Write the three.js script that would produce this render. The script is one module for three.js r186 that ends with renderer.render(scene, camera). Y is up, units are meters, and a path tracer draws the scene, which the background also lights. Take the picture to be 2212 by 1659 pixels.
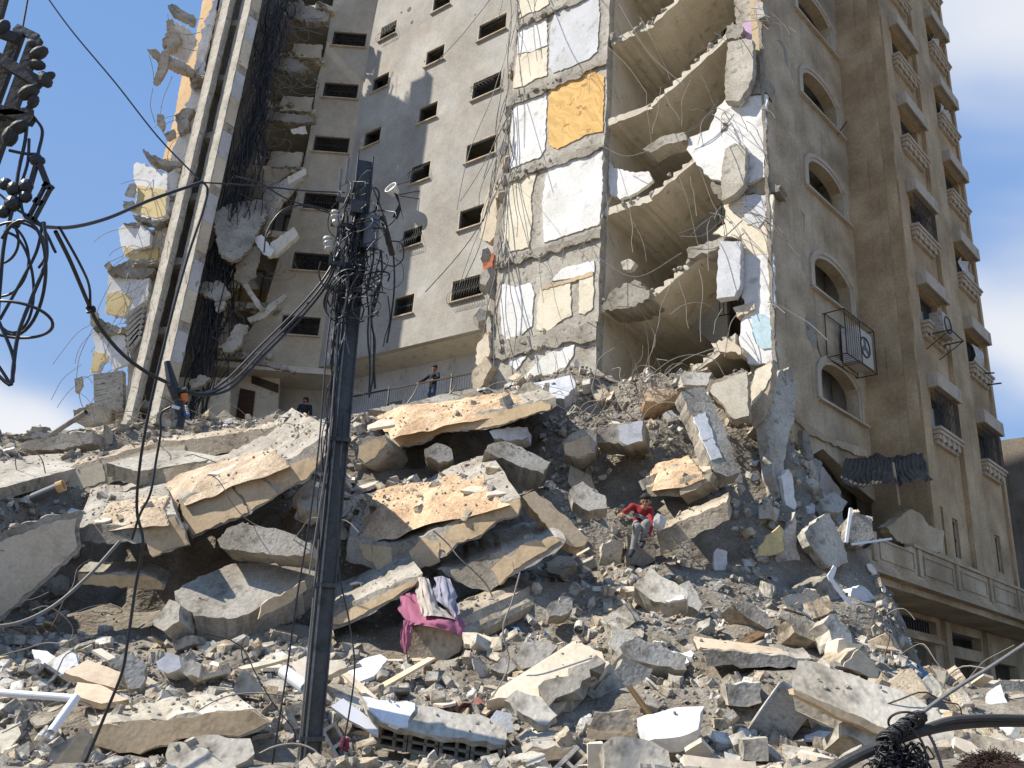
import * as THREE from 'three';
import { mergeGeometries, mergeVertices } from 'three/addons/utils/BufferGeometryUtils.js';
import { ConvexGeometry } from 'three/addons/geometries/ConvexGeometry.js';
import { MarchingCubes } from 'three/addons/objects/MarchingCubes.js';

// ---------------------------------------------------------------- camera, sky, sun, exposure
const scene = new THREE.Scene();
const PITCH = 19.907 * Math.PI / 180, ROLL = 4.223 * Math.PI / 180, EYE = 1.6, FOCAL = 1790, CX = 1106, CY = 829.5;
const camera = new THREE.PerspectiveCamera(2 * Math.atan(CY / FOCAL) * 180 / Math.PI, 4 / 3, 0.05, 3000);
camera.position.set(0, EYE, 0);
camera.rotation.order = 'YXZ';
camera.rotation.set(PITCH, 0, ROLL);
camera.updateMatrixWorld();

const renderer = new THREE.WebGLRenderer({ antialias: true });
renderer.toneMapping = THREE.LinearToneMapping;
renderer.toneMappingExposure = 1.48;
renderer.shadowMap.enabled = true;

const SUN_DIR = new THREE.Vector3(-0.70, 0.71, 0.02).normalize();
const sun = new THREE.DirectionalLight(new THREE.Color(1.0, 0.94, 0.84), 4.95);
sun.position.copy(SUN_DIR).multiplyScalar(80);
sun.target.position.set(0, 8, -18);
sun.position.add(sun.target.position);
sun.castShadow = true;
sun.shadow.radius = 1.2;
sun.shadow.mapSize.set(4096, 4096);
Object.assign(sun.shadow.camera, { left: -40, right: 40, top: 40, bottom: -40, near: 1, far: 200 });
scene.add(sun, sun.target);

// seeded randomness and noise
function mulberry(a) { return () => { a |= 0; a = a + 0x6D2B79F5 | 0; let t = Math.imul(a ^ a >>> 15, 1 | a); t = t + Math.imul(t ^ t >>> 7, 61 | t) ^ t; return ((t ^ t >>> 14) >>> 0) / 4294967296; }; }
const rnd = mulberry(20231);
const rr = (a, b) => a + (b - a) * rnd();
function hash3(x, y, z) { let h = Math.imul(x, 374761393) ^ Math.imul(y, 668265263) ^ Math.imul(z, 1274126177); h = Math.imul(h ^ h >>> 13, 1103515245); h ^= h >>> 16; return (h >>> 0) / 4294967296; }
const sm = t => t * t * (3 - 2 * t), mix = (a, b, t) => a + (b - a) * t, clamp = (x, a = 0, b = 1) => Math.min(b, Math.max(a, x));
function vnoise(x, y, z, per = 0) {
  const xi = Math.floor(x), yi = Math.floor(y), zi = Math.floor(z), u = sm(x - xi), v = sm(y - yi), w = sm(z - zi);
  const m = per ? (n => ((n % per) + per) % per) : (n => n);
  const c = (i, j, k) => hash3(m(xi + i), m(yi + j), zi + k);
  return mix(mix(mix(c(0, 0, 0), c(1, 0, 0), u), mix(c(0, 1, 0), c(1, 1, 0), u), v), mix(mix(c(0, 0, 1), c(1, 0, 1), u), mix(c(0, 1, 1), c(1, 1, 1), u), v), w);
}
function fbm(x, y, z, oct = 4, per = 0) { let s = 0, a = 0.5, t = 0; for (let i = 0; i < oct; i++) { s += a * vnoise(x, y, z + i * 17, per); t += a; a *= 0.5; x *= 2; y *= 2; z *= 2; if (per) per *= 2; } return s / t; }

// the sky: clear blue with thin streaky cloud, computed in every direction alike
{
  const BANKS = [[0.50, 0.66, -0.56, 11], [0.55, 0.46, -0.69, 26], [-0.50, 0.165, -0.85, 130], [-0.62, 0.2, -0.76, 80]], RB = mulberry(12);
  for (let k = 0; k < 9; k++) { const a = -1.9 + k * 0.48, e = 0.25 + RB() * 0.7; BANKS.push([Math.cos(e) * Math.sin(a), Math.sin(e), Math.cos(e) * Math.cos(a), 30 + RB() * 30]); } // banks all round
  const w = 1024, h = 512, d = new Float32Array(w * h * 4);
  for (let j = 0; j < h; j++) for (let i = 0; i < w; i++) {
    const el = ((j + 0.5) / h - 0.5) * Math.PI, az = ((i + 0.5) / w - 0.5) * 2 * Math.PI;
    const x = Math.cos(el) * Math.cos(az), y = Math.sin(el), z = Math.cos(el) * Math.sin(az);
    const up = Math.max(y, 0), k = Math.pow(1 - up, 2.2);
    let r = mix(0.145, 0.34, k), g = mix(0.30, 0.50, k), b = mix(0.68, 0.80, k);
    const q = 1 / (up + 0.45), px = x * q * 1.6 + 3.7, pz = z * q * 1.6 + 7.4;
    const warp = fbm(px * 1.3 + 3, pz * 1.3, 9, 3) - 0.5;
    const n = fbm(px * 1.2 + warp * 1.1, pz * 2.2 + warp, 4.2, 6);
    let bank = 0; for (const [bx, by, bz, w] of BANKS) bank = Math.max(bank, Math.exp((x * bx + y * by + z * bz - 1) * w));
    const c = sm(clamp((n + bank * 0.64 - 0.72) * 1.8)) * clamp(y * 9 + 0.2) * 0.8;
    const thick = sm(clamp(c * 1.15));
    r = mix(r, 0.80, thick * 0.85); g = mix(g, 0.83, thick * 0.85); b = mix(b, 0.90, thick * 0.85);
    if (y < 0) { const t = clamp(-y * 6); r = mix(r, 0.20, t); g = mix(g, 0.19, t); b = mix(b, 0.17, t); }
    const o = (j * w + i) * 4; d[o] = r * 0.84; d[o + 1] = g * 0.80; d[o + 2] = b * 0.725; d[o + 3] = 1;
  }
  const t = new THREE.DataTexture(d, w, h, THREE.RGBAFormat, THREE.FloatType);
  t.mapping = THREE.EquirectangularReflectionMapping; t.magFilter = t.minFilter = THREE.LinearFilter; t.needsUpdate = true;
  scene.background = t; scene.environment = t; scene.environmentIntensity = 1; scene.backgroundIntensity = 1;
}

// ---------------------------------------------------------------- helpers
const V3 = (x, y, z) => new THREE.Vector3(x, y, z);
function ray(u, v) { return V3((u - CX) / FOCAL, -(v - CY) / FOCAL, -1).applyQuaternion(camera.quaternion); }
const EYE_P = V3(0, EYE, 0);
function at(u, v, Z) { const r = ray(u, v); return r.multiplyScalar(Z / -r.z).add(EYE_P); }           // a point of the place, Z metres ahead
function onPlane(u, v, p, n) { const r = ray(u, v); return r.multiplyScalar(p.clone().sub(EYE_P).dot(n) / r.dot(n)).add(EYE_P); }
const used = {};
function numbered(name) { const k = used[name] = (used[name] ?? -1) + 1; return k ? name + '_' + String(k).padStart(3, '0') : name; }
function shadows(o) { o.traverse(m => { if (m.isMesh) m.castShadow = m.receiveShadow = true; }); return o; }
function tag(o, label, category, group, kind) { if (label) o.userData.label = label; if (category) o.userData.category = category; if (group) o.userData.group = group; if (kind) o.userData.kind = kind; return o; }
function thing(name, label, category, pos = [0, 0, 0], turn = 0, group) { const o = new THREE.Group(); o.name = numbered(name); o.position.set(...pos); o.rotation.y = turn; scene.add(o); return tag(o, label, category, group); }
function mesh(name, geo, mat, parent) { const m = new THREE.Mesh(geo, mat); m.name = parent ? name : numbered(name); m.castShadow = m.receiveShadow = true; (parent || scene).add(m); return m; }
// flat facets and texture coordinates in metres, chosen by the way each facet faces
function boxUV(g, s = 1) {
  g = g.index ? g.toNonIndexed() : g;
  g.computeVertexNormals();
  const p = g.attributes.position, n = g.attributes.normal, uv = new Float32Array(p.count * 2);
  for (let i = 0; i < p.count; i++) {
    const x = Math.abs(n.getX(i)), y = Math.abs(n.getY(i)), z = Math.abs(n.getZ(i));
    let a, b; if (y >= x && y >= z) { a = p.getX(i); b = p.getZ(i); } else if (x >= z) { a = p.getZ(i); b = p.getY(i); } else { a = p.getX(i); b = p.getY(i); }
    uv[2 * i] = a * s; uv[2 * i + 1] = b * s;
  }
  g.setAttribute('uv', new THREE.BufferAttribute(uv, 2));
  for (const k of Object.keys(g.attributes)) if (!['position', 'normal', 'uv', 'color'].includes(k)) g.deleteAttribute(k);
  return g;
}
const box = (sx, sy, sz, x = 0, y = 0, z = 0) => new THREE.BoxGeometry(sx, sy, sz).translate(x, y, z);
function boxAB(a, b) { return box(b[0] - a[0], b[1] - a[1], b[2] - a[2], (a[0] + b[0]) / 2, (a[1] + b[1]) / 2, (a[2] + b[2]) / 2); }
function merge(list) { return mergeGeometries(list.map(g => { const n = g.index ? g.toNonIndexed() : g; for (const k of Object.keys(n.attributes)) if (!['position', 'normal', 'uv'].includes(k)) n.deleteAttribute(k); return n; })); }
function bar(p, q, r, sides = 5) { const d = q.clone().sub(p), g = new THREE.CylinderGeometry(r, r, d.length(), sides, 1); g.applyQuaternion(new THREE.Quaternion().setFromUnitVectors(V3(0, 1, 0), d.clone().normalize())); return g.translate((p.x + q.x) / 2, (p.y + q.y) / 2, (p.z + q.z) / 2); }
function strip(p, q, w, t, upv = V3(0, 0, 1)) { const d = q.clone().sub(p), L = d.length(), y = d.normalize(), x = V3().crossVectors(y, upv).normalize(), z = V3().crossVectors(x, y); return new THREE.BoxGeometry(w, L, t).applyMatrix4(new THREE.Matrix4().makeBasis(x, y, z)).translate((p.x + q.x) / 2, (p.y + q.y) / 2, (p.z + q.z) / 2); }
function tube(pts, r, seg = 0, sides = 5) { return new THREE.TubeGeometry(new THREE.CatmullRomCurve3(pts, false, 'centripetal'), seg || Math.max(8, pts.length * 5), r, sides); }
// jagged outline: each edge broken into short runs that wander sideways
function jag(pts, step, amp, R = rnd) {
  const out = [];
  for (let i = 0; i < pts.length; i++) {
    const a = pts[i], b = pts[(i + 1) % pts.length], dx = b.x - a.x, dy = b.y - a.y, L = Math.hypot(dx, dy), n = Math.max(1, Math.round(L / step));
    for (let k = 0; k < n; k++) {
      const t = k / n + (k ? (R() - 0.5) * 0.5 / n : 0), w = k ? (R() - 0.5) * 2 * amp : (R() - 0.5) * amp;
      out.push(new THREE.Vector2(a.x + dx * t - dy / L * w, a.y + dy * t + dx / L * w));
    }
  }
  return out;
}
// a slab: outline in its own plane (2D), extruded by a vector, sides broken
function slabGeo(c2, e1, e2, ext, rings = 3, rough = 0.03) {
  if (THREE.ShapeUtils.area(c2) < 0) c2 = c2.slice().reverse();
  const tri = THREE.ShapeUtils.triangulateShape(c2, []), n = c2.length, pos = [];
  const P = [];
  const flip = V3().crossVectors(e1, e2).dot(ext) > 0;
  for (let k = 0; k <= rings; k++) { const row = []; for (let i = 0; i < n; i++) { const q = V3().addScaledVector(e1, c2[i].x).addScaledVector(e2, c2[i].y).addScaledVector(ext, k / rings); if (k) { q.x += (rnd() - 0.5) * rough * 2; q.y += (rnd() - 0.5) * rough * 2; q.z += (rnd() - 0.5) * rough * 2; } row.push(q); } P.push(row); }
  const push = (a, b, c) => flip ? pos.push(a.x, a.y, a.z, c.x, c.y, c.z, b.x, b.y, b.z) : pos.push(a.x, a.y, a.z, b.x, b.y, b.z, c.x, c.y, c.z);
  for (const [a, b, c] of tri) { push(P[0][a], P[0][b], P[0][c]); push(P[rings][a], P[rings][c], P[rings][b]); }
  for (let k = 0; k < rings; k++) for (let i = 0; i < n; i++) { const j = (i + 1) % n; push(P[k][i], P[k + 1][i], P[k + 1][j]); push(P[k][i], P[k + 1][j], P[k][j]); }
  const g = new THREE.BufferGeometry(); g.setAttribute('position', new THREE.Float32BufferAttribute(pos, 3));
  return boxUV(g);
}
const RAD = Math.PI / 180;
function normalOf(yaw, tilt) { return V3(Math.sin(yaw * RAD) * Math.cos(tilt * RAD), Math.sin(tilt * RAD), Math.cos(yaw * RAD) * Math.cos(tilt * RAD)); }
function basis(n) { const e1 = V3().crossVectors(V3(0, 1, 0), n).normalize(), e2 = V3().crossVectors(n, e1); return [e1, e2]; }
// ---------------------------------------------------------------- materials
function texture(size, fn, srgb, repeat = 1) {
  const d = new Uint8Array(size * size * 4);
  for (let j = 0; j < size; j++) for (let i = 0; i < size; i++) { const c = fn(i / size, j / size), o = (j * size + i) * 4; for (let k = 0; k < 3; k++) d[o + k] = clamp(Array.isArray(c) ? c[k] : c) * 255; d[o + 3] = 255; }
  const t = new THREE.DataTexture(d, size, size); t.wrapS = t.wrapT = THREE.RepeatWrapping; t.magFilter = THREE.LinearFilter; t.minFilter = THREE.LinearMipmapLinearFilter; t.generateMipmaps = true;
  if (srgb) t.colorSpace = THREE.SRGBColorSpace; t.repeat.set(repeat, repeat); t.needsUpdate = true; return t;
}
const P = (u, v, n, o, z = 0) => fbm(u * n, v * n, z, o, n);
// grey cement with sand grain, pits and blotches
const T_conc = texture(512, (u, v) => { const a = P(u, v, 4, 5, 1), g = P(u, v, 64, 2, 5), s = P(u, v, 14, 3, 8); const k = 0.86 + (a - 0.5) * 0.34 + (g - 0.5) * 0.22 - (s > 0.66 ? (s - 0.66) * 1.1 : 0); return [k, k * (0.985 + (a - 0.5) * 0.03), k * (0.955 + (a - 0.5) * 0.08)]; }, true, 0.5);
const T_concB = texture(512, (u, v) => { const a = P(u, v, 10, 5, 21), g = P(u, v, 70, 2, 25), h = P(u, v, 24, 3, 29); return 0.5 + (a - 0.5) * 0.6 + (g - 0.5) * 0.35 - (h > 0.64 ? (h - 0.64) * 2.2 : 0); }, false, 0.5);
// painted render: even, with fine sand and streaks of rain dirt
const T_pla = texture(512, (u, v) => { const a = P(u, v, 3, 5, 41), g = P(u, v, 90, 2, 45), b = P(u, v, 11, 4, 47); const k = 0.93 + (a - 0.5) * 0.2 + (g - 0.5) * 0.12 - (b > 0.63 ? (b - 0.63) * 0.7 : 0); return [k, k * 0.99, k * (0.97 + (a - 0.5) * 0.06)]; }, true, 0.4);
const T_plaB = texture(256, (u, v) => 0.5 + (P(u, v, 40, 3, 51) - 0.5) * 0.7, false, 0.6);
// facade render at a large scale: soot, rain marks, blotches
const T_fac = texture(1024, (u, v) => { const a = P(u, v, 3, 6, 61), b = P(u, v, 7, 4, 63), g = P(u, v, 128, 2, 65), dr = P(u * 1, v, 24, 2, 67); const k = 0.88 + (a - 0.5) * 0.3 + (b - 0.5) * 0.14 + (g - 0.5) * 0.1 + (dr - 0.5) * 0.07; return [k, k * (0.985 + (b - 0.5) * 0.05), k * (0.96 + (b - 0.5) * 0.1)]; }, true, 0.12);
const T_facDirt = texture(1024, (u, v) => { const a = P(u, v, 4, 6, 71), g = P(u, v, 128, 2, 75), e = P(u, v, 9, 5, 77), st = fbm(u * 60, v * 4, 79, 3, 0) * Math.min(1, Math.min(u, 1 - u) * 12); let k = 0.86 + (a - 0.5) * 0.36 + (g - 0.5) * 0.14 + (e - 0.5) * 0.25; if (st > 0.62) k -= (st - 0.62) * 0.4; return [k, k * (0.97 + (e - 0.5) * 0.06), k * (0.92 + (e - 0.5) * 0.14)]; }, true, 0.17);
// shuttered concrete with board lines
const T_brd = texture(512, (u, v) => { const l = Math.abs(((v * 12) % 1) - 0.5) * 2, a = P(u, v, 6, 5, 81), g = P(u, v, 64, 2, 85); return clamp(0.6 + (a - 0.5) * 0.5 + (g - 0.5) * 0.2 - (l > 0.86 ? (l - 0.86) * 2.4 : 0)); }, false, 0.55);
const T_sand = texture(512, (u, v) => { const a = P(u, v, 5, 5, 91), g = P(u, v, 80, 2, 95); const k = 0.86 + (a - 0.5) * 0.28 + (g - 0.5) * 0.3; return [k, k * (0.98 + (a - 0.5) * 0.06), k * (0.95 + (a - 0.5) * 0.12)]; }, true, 0.7);
const T_sandB = texture(256, (u, v) => P(u, v, 12, 5, 99), false, 0.9);
const T_wood = texture(256, (u, v) => { const s = fbm(u * 4, v * 60, 3, 3, 0); const k = 0.7 + (s - 0.5) * 0.6; return [k, k * 0.92, k * 0.8]; }, true, 0.8);
const T_ochre = texture(512, (u, v) => { const w = P(u, v, 5, 3, 101), s = fbm((u * 0.8 + v * 0.6 + w * 0.25) * 30, (v - u) * 4, 7, 3, 0), e = P(u, v, 9, 4, 103); const k = 0.9 + (s - 0.5) * 0.26; return e > 0.72 ? [0.72, 0.64, 0.56] : [k, k * (0.97), k * (0.92 + (s - 0.5) * 0.2)]; }, true, 0.45);
const lin = (r, g, b) => new THREE.Color().setRGB(r, g, b);
function std(name, color, map, bump, bs, rough = 0.95, extra = {}) { const m = new THREE.MeshStandardMaterial({ color, roughness: rough, ...extra }); m.name = name; if (map) m.map = map; if (bump) { m.bumpMap = bump; m.bumpScale = bs; } return m; }
const M = {
  conc: std('grey_concrete', lin(0.42, 0.39, 0.34), T_conc, T_concB, 0.012),
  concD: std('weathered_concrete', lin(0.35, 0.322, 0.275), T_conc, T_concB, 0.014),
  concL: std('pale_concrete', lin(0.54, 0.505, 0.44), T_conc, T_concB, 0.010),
  concW: std('warm_concrete', lin(0.50, 0.425, 0.325), T_conc, T_concB, 0.012),
  board: std('shuttered_concrete', lin(0.53, 0.50, 0.445), T_conc, T_brd, 0.012),
  beige: std('beige_render', lin(0.60, 0.465, 0.30), T_pla, T_plaB, 0.004),
  beigeL: std('pale_beige_render', lin(0.66, 0.575, 0.445), T_pla, T_plaB, 0.003),
  cream: std('cream_paint', lin(0.78, 0.71, 0.56), T_pla, T_plaB, 0.003, 0.85),
  yellow: std('yellow_paint', lin(0.72, 0.57, 0.27), T_pla, T_plaB, 0.003, 0.8),
  white: std('white_paint', lin(0.80, 0.80, 0.79), T_pla, T_plaB, 0.003, 0.85),
  greyW: std('grey_white_paint', lin(0.62, 0.64, 0.67), T_pla, T_plaB, 0.003, 0.85),
  ochre: std('ochre_sponged_paint', lin(0.83, 0.53, 0.17), T_ochre, T_plaB, 0.004, 0.8),
  lilac: std('lilac_paint', lin(0.60, 0.42, 0.66), T_pla, T_plaB, 0.003, 0.85),
  blue: std('pale_blue_paint', lin(0.50, 0.66, 0.73), T_pla, T_plaB, 0.003, 0.85),
  facade: std('sooty_facade_render', lin(0.53, 0.508, 0.465), T_fac, T_plaB, 0.006),
  wing: std('beige_facade_render', lin(0.66, 0.585, 0.46), T_fac, T_plaB, 0.006),
  street: std('brown_facade_render', lin(0.60, 0.465, 0.30), T_facDirt, T_plaB, 0.008),
  streetG: std('grey_facade_render', lin(0.60, 0.505, 0.37), T_facDirt, T_plaB, 0.008),
  trim: std('cast_stone_trim', lin(0.55, 0.475, 0.365), T_pla, T_plaB, 0.004),
  soffit: std('painted_soffit', lin(0.66, 0.61, 0.505), T_pla, T_plaB, 0.003),
  inner: std('room_paint', lin(0.55, 0.53, 0.48), T_pla, null, 0),
  orange: std('orange_beige_render', lin(0.66, 0.45, 0.24), T_pla, T_plaB, 0.004),
  sand: std('orange_sand', lin(0.74, 0.545, 0.36), T_sand, T_sandB, 0.03, 1),
  sandD: std('grey_sand_screed', lin(0.62, 0.51, 0.38), T_sand, T_sandB, 0.03, 1),
  dust: std('grey_rubble_dust', lin(0.29, 0.262, 0.218), T_sand, T_sandB, 0.05, 1),
  brick: std('red_clay', lin(0.50, 0.16, 0.08), T_conc, T_concB, 0.006),
  wood: std('bare_wood', lin(0.50, 0.35, 0.20), T_wood, null, 0, 0.8),
  door: std('brown_door', lin(0.10, 0.06, 0.035), T_wood, null, 0, 0.6),
  tile: std('beige_tile', lin(0.66, 0.52, 0.36), T_pla, null, 0, 0.6),
  tileP: std('pale_tile', lin(0.72, 0.64, 0.50), T_pla, null, 0, 0.6),
  steel: std('painted_steel', lin(0.10, 0.102, 0.104), T_conc, T_plaB, 0.002, 0.5, { metalness: 0.4 }),
  steelL: std('galvanised_steel', lin(0.30, 0.30, 0.29), T_conc, null, 0, 0.45, { metalness: 0.6 }),
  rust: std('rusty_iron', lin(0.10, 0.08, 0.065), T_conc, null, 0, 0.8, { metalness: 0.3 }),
  rebar: std('dusty_rebar', lin(0.24, 0.215, 0.185), null, null, 0, 0.85),
  grille: std('black_iron_grille', lin(0.025, 0.025, 0.025), null, null, 0, 0.6),
  cable: std('black_cable', lin(0.018, 0.018, 0.02), null, null, 0, 0.42),
  cableG: std('grey_cable', lin(0.16, 0.155, 0.15), null, null, 0, 0.6),
  ceramic: std('ceramic_insulator', lin(0.45, 0.43, 0.38), null, null, 0, 0.35),
  pvcW: std('white_plastic', lin(0.72, 0.73, 0.75), null, null, 0, 0.4),
  pvcG: std('grey_pipe', lin(0.13, 0.14, 0.15), null, null, 0, 0.45),
  dark: std('dark_cloth', lin(0.02, 0.02, 0.022), null, null, 0, 0.9),
  sheet: std('dark_corrugated_sheet', lin(0.10, 0.082, 0.06), T_conc, null, 0, 0.85, { metalness: 0.1 }),
  poleDark: std('silhouette_steel', lin(0.042, 0.039, 0.036), T_conc, T_plaB, 0.002, 0.7),  // steel toned down so the pole head reads as a dark silhouette
  glass: new THREE.MeshPhysicalMaterial({ color: lin(0.03, 0.035, 0.04), roughness: 0.08, name: 'dark_glass' }),
  curtain: std('pale_curtain', lin(0.6, 0.6, 0.58), T_pla, null, 0, 0.9),
};
// ---------------------------------------------------------------- the wrecked apartment building
const O = V3(2.14, 0, -20), E1 = V3(0.7963, 0, 0.6049), NB = V3(-0.6049, 0, 0.7963), YUP = V3(0, 1, 0);
const TH = -Math.atan2(0.6049, 0.7963);
const L = (a, y, b) => O.clone().addScaledVector(E1, a).addScaledVector(NB, b).setY(y);                // front axes: along the front, up, towards the street
const toL = p => { const q = p.clone().sub(O); return V3(q.dot(E1), p.y, q.dot(NB)); };
const onL = (u, v, b) => toL(onPlane(u, v, L(0, 0, b), NB));
const RC = L(4.68, 0, 0), RD = V3().addScaledVector(E1, 0.159).addScaledVector(NB, -0.987), RN = V3().addScaledVector(E1, 0.987).addScaledVector(NB, 0.159);
const THR = Math.atan2(-RD.z, RD.x);
const onR = (u, v, o) => { const p = onPlane(u, v, RC.clone().addScaledVector(RN, o), RN), q = p.clone().sub(RC); return V3(q.dot(RD), p.y, q.dot(RN)); };
const FLOOR = k => 10.5 + 2.97 * k, TOP = 33.5;
const bld = thing('apartment_building', 'tall beige apartment tower with its street front torn off, floors and stairs exposed', 'building', [O.x, 0, O.z]);
function addL(name, geo, mat, parent = bld) { const m = mesh(name, geo, mat, parent); if (parent === bld) m.rotation.y = TH; return m; }
function addR(name, geo, mat, parent = bld) { const m = mesh(name, geo, mat, parent); if (parent === bld) { m.position.set(RC.x - O.x, 0, RC.z - O.z); m.rotation.y = THR; } return m; }
function addW(name, geo, mat, parent = bld) { geo.translate(-O.x, 0, -O.z); return mesh(name, geo, mat, parent); }
function wallShape(x0, y0, x1, y1, holes, depth) {
  const s = new THREE.Shape(Array.isArray(x0) ? x0.map(p => new THREE.Vector2(p[0], p[1])) : [[x0, y0], [x1, y0], [x1, y1], [x0, y1]].map(p => new THREE.Vector2(...p)));
  for (const h of holes) s.holes.push(h.isPath ? h : new THREE.Path([[h[0], h[1]], [h[0], h[3]], [h[2], h[3]], [h[2], h[1]]].map(p => new THREE.Vector2(...p))));
  return boxUV(new THREE.ExtrudeGeometry(s, { depth, bevelEnabled: false, curveSegments: 14 }).translate(0, 0, -depth));
}
// a broken piece traced on a plane of the place: outline, depth, the way it faces and how thick it is
const slabs = [];
function piece(o) {
  const n = o.n || normalOf(o.yaw || 0, o.tilt || 0), [e1, e2] = basis(n);
  const cu = o.px.reduce((s, p) => s + p[0], 0) / o.px.length, cv = o.px.reduce((s, p) => s + p[1], 0) / o.px.length;
  if (!o.parent && o.Z < 11.3) { o.Z -= 0.35; if (o.bk) o.bk[4] -= 0.3; }
  const p0 = o.p || at(...(o.ref || [cu, cv]), o.Z);
  const c = onPlane(cu, cv, p0, n);
  const flat = px => px.map(([u, v]) => { const q = onPlane(u, v, p0, n).sub(c); return new THREE.Vector2(q.dot(e1), q.dot(e2)); });
  let ext = o.ext ? V3(...o.ext) : n.clone().multiplyScalar(-(o.T || 0.2));
  if (o.bk) ext = at(o.bk[2], o.bk[3], o.bk[4]).sub(onPlane(o.bk[0], o.bk[1], p0, n));
  const rings = o.rings || Math.max(2, Math.min(7, Math.round(ext.length() / 0.35)));
  const g = slabGeo(jag(flat(o.px), o.step || 0.10, o.amp ?? 0.026), e1, e2, ext, rings, o.rough ?? 0.013);
  const m = mesh(o.name, g, M[o.m || 'conc'], o.parent);
  m.position.copy(c); if (o.parent) m.position.sub(o.parent.getWorldPosition(V3()));
  if (!o.parent) { tag(m, o.label, o.cat, o.group, 'thing'); slabs.push(m); m.userData.px = o.px; }
  for (const f of o.pl || []) {
    const pg = slabGeo(jag(flat(f.px), f.step || 0.09, f.amp ?? 0.022).map(q => q), e1, e2, n.clone().multiplyScalar(-0.05), 1, 0.002);
    const pm = mesh('plaster_patch', pg.translate(n.x * 0.02, n.y * 0.02, n.z * 0.02), M[f.m || 'beige'], m);
    if (f.label) pm.userData.label = f.label;
  }
  if (o.top) o.top(m, c, ext);
  return m;
}
const part = (name, px, m, opt) => piece({ name, px, m, parent: bld, ...opt });
const onFront = (b) => ({ p: L(0, 0, b), n: NB });
const onStreet = (o) => ({ p: RC.clone().addScaledVector(RN, o), n: RN });
const z1 = (x, y) => [.3359 * x, .3359 * y], z2 = (x, y) => [734.4 + .3359 * x, .3359 * y], z3 = (x, y) => [1468.8 + .3359 * x, .3359 * y];
const z4 = (x, y) => [.3359 * x, 553 + .3359 * y], z5 = (x, y) => [734.4 + .3359 * x, 553 + .3359 * y], z6 = (x, y) => [1468.8 + .3359 * x, 553 + .3359 * y];
const z7 = (x, y) => [.3359 * x, 1105.6 + .3359 * y], z8 = (x, y) => [734.4 + .3359 * x, 1105.6 + .3359 * y], z9 = (x, y) => [1468.8 + .3359 * x, 1105.6 + .3359 * y];
const zz = (f, ...l) => l.map(p => f(...p));

// -- windows: a frame with sill and grille
function grilleGeo(w, h, kind) {
  const g = [], bars = Math.round(w / 0.11), bulge = kind === 'belly' ? 0.28 : 0;
  if (kind === 'mesh') {
    for (let i = -8; i < 16; i++) for (const s of [1, -1]) { const x0 = i * w / 8, pts = []; for (let k = 0; k <= 6; k++) { const x = x0 + s * k / 6 * h, y = k / 6 * h; if (x < 0 || x > w) continue; pts.push(V3(x - w / 2, y, 0.04 + 0.26 * Math.sin(Math.PI * Math.min(1, k / 5)) )); } if (pts.length > 1) g.push(tube(pts, 0.009, 6, 3)); }
    for (const y of [0, h]) g.push(bar(V3(-w / 2, y, 0.05), V3(w / 2, y, 0.05), 0.014, 4));
  } else {
    for (let i = 0; i <= bars; i++) { const x = -w / 2 + w * i / bars; g.push(bulge ? tube([V3(x, h, 0.02), V3(x, h * 0.55, 0.06), V3(x, h * 0.2, bulge), V3(x, -0.12, bulge * 0.9), V3(x + 0.03, -0.22, 0.1)], 0.009, 9, 3) : bar(V3(x, 0, 0), V3(x, h, 0), 0.010, 4)); }
    for (const y of [0.04, h * 0.5, h - 0.04]) g.push(bar(V3(-w / 2, y, 0), V3(w / 2, y, 0), 0.013, 4));
    for (let i = 0; i < bars; i += 2) g.push(new THREE.TorusGeometry(0.05, 0.008, 3, 8).translate(-w / 2 + w * (i + 0.5) / bars, h * 0.5, 0.0));
  }
  return merge(g);
}
function frameGeo(w, h, d = 0.1, t = 0.05) { return boxUV(merge([box(w, t, d, 0, t / 2, 0), box(w, t, d, 0, h - t / 2, 0), box(t, h - 2 * t, d, -w / 2 + t / 2, h / 2, 0), box(t, h - 2 * t, d, w / 2 - t / 2, h / 2, 0)])); }
const winKit = {};
function windowAt(place, w, h, grille, surround = true) {                                             // place(mesh) puts it
  const key = w + '|' + h; winKit[key] = winKit[key] || { f: frameGeo(w - 0.02, h - 0.02), s: boxUV(box(w + 0.16, 0.05, 0.14)), r: boxUV(merge([box(0.06, h, 0.02, -w / 2 - 0.035, h / 2, 0), box(0.06, h, 0.02, w / 2 + 0.035, h / 2, 0), box(w + 0.13, 0.06, 0.02, 0, h + 0.032, 0)])) };
  const k = winKit[key], f = mesh('window', k.f, M.steel, bld); place(f);
  const s = mesh('sill', k.s, M.trim, f); s.position.set(0, -0.03, 0.15);
  if (surround) { const r = mesh('surround', k.r, M.trim, f); r.position.set(0, 0, 0.112); }
  if (grille) { const gk = key + grille; winKit[gk] = winKit[gk] || grilleGeo(w - 0.04, h - 0.04, grille); const g = mesh('grille', winKit[gk], M.grille, f); g.position.set(0, 0.02, grille === 'bars' ? 0.06 : 0.1); }
  return f;
}
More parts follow.
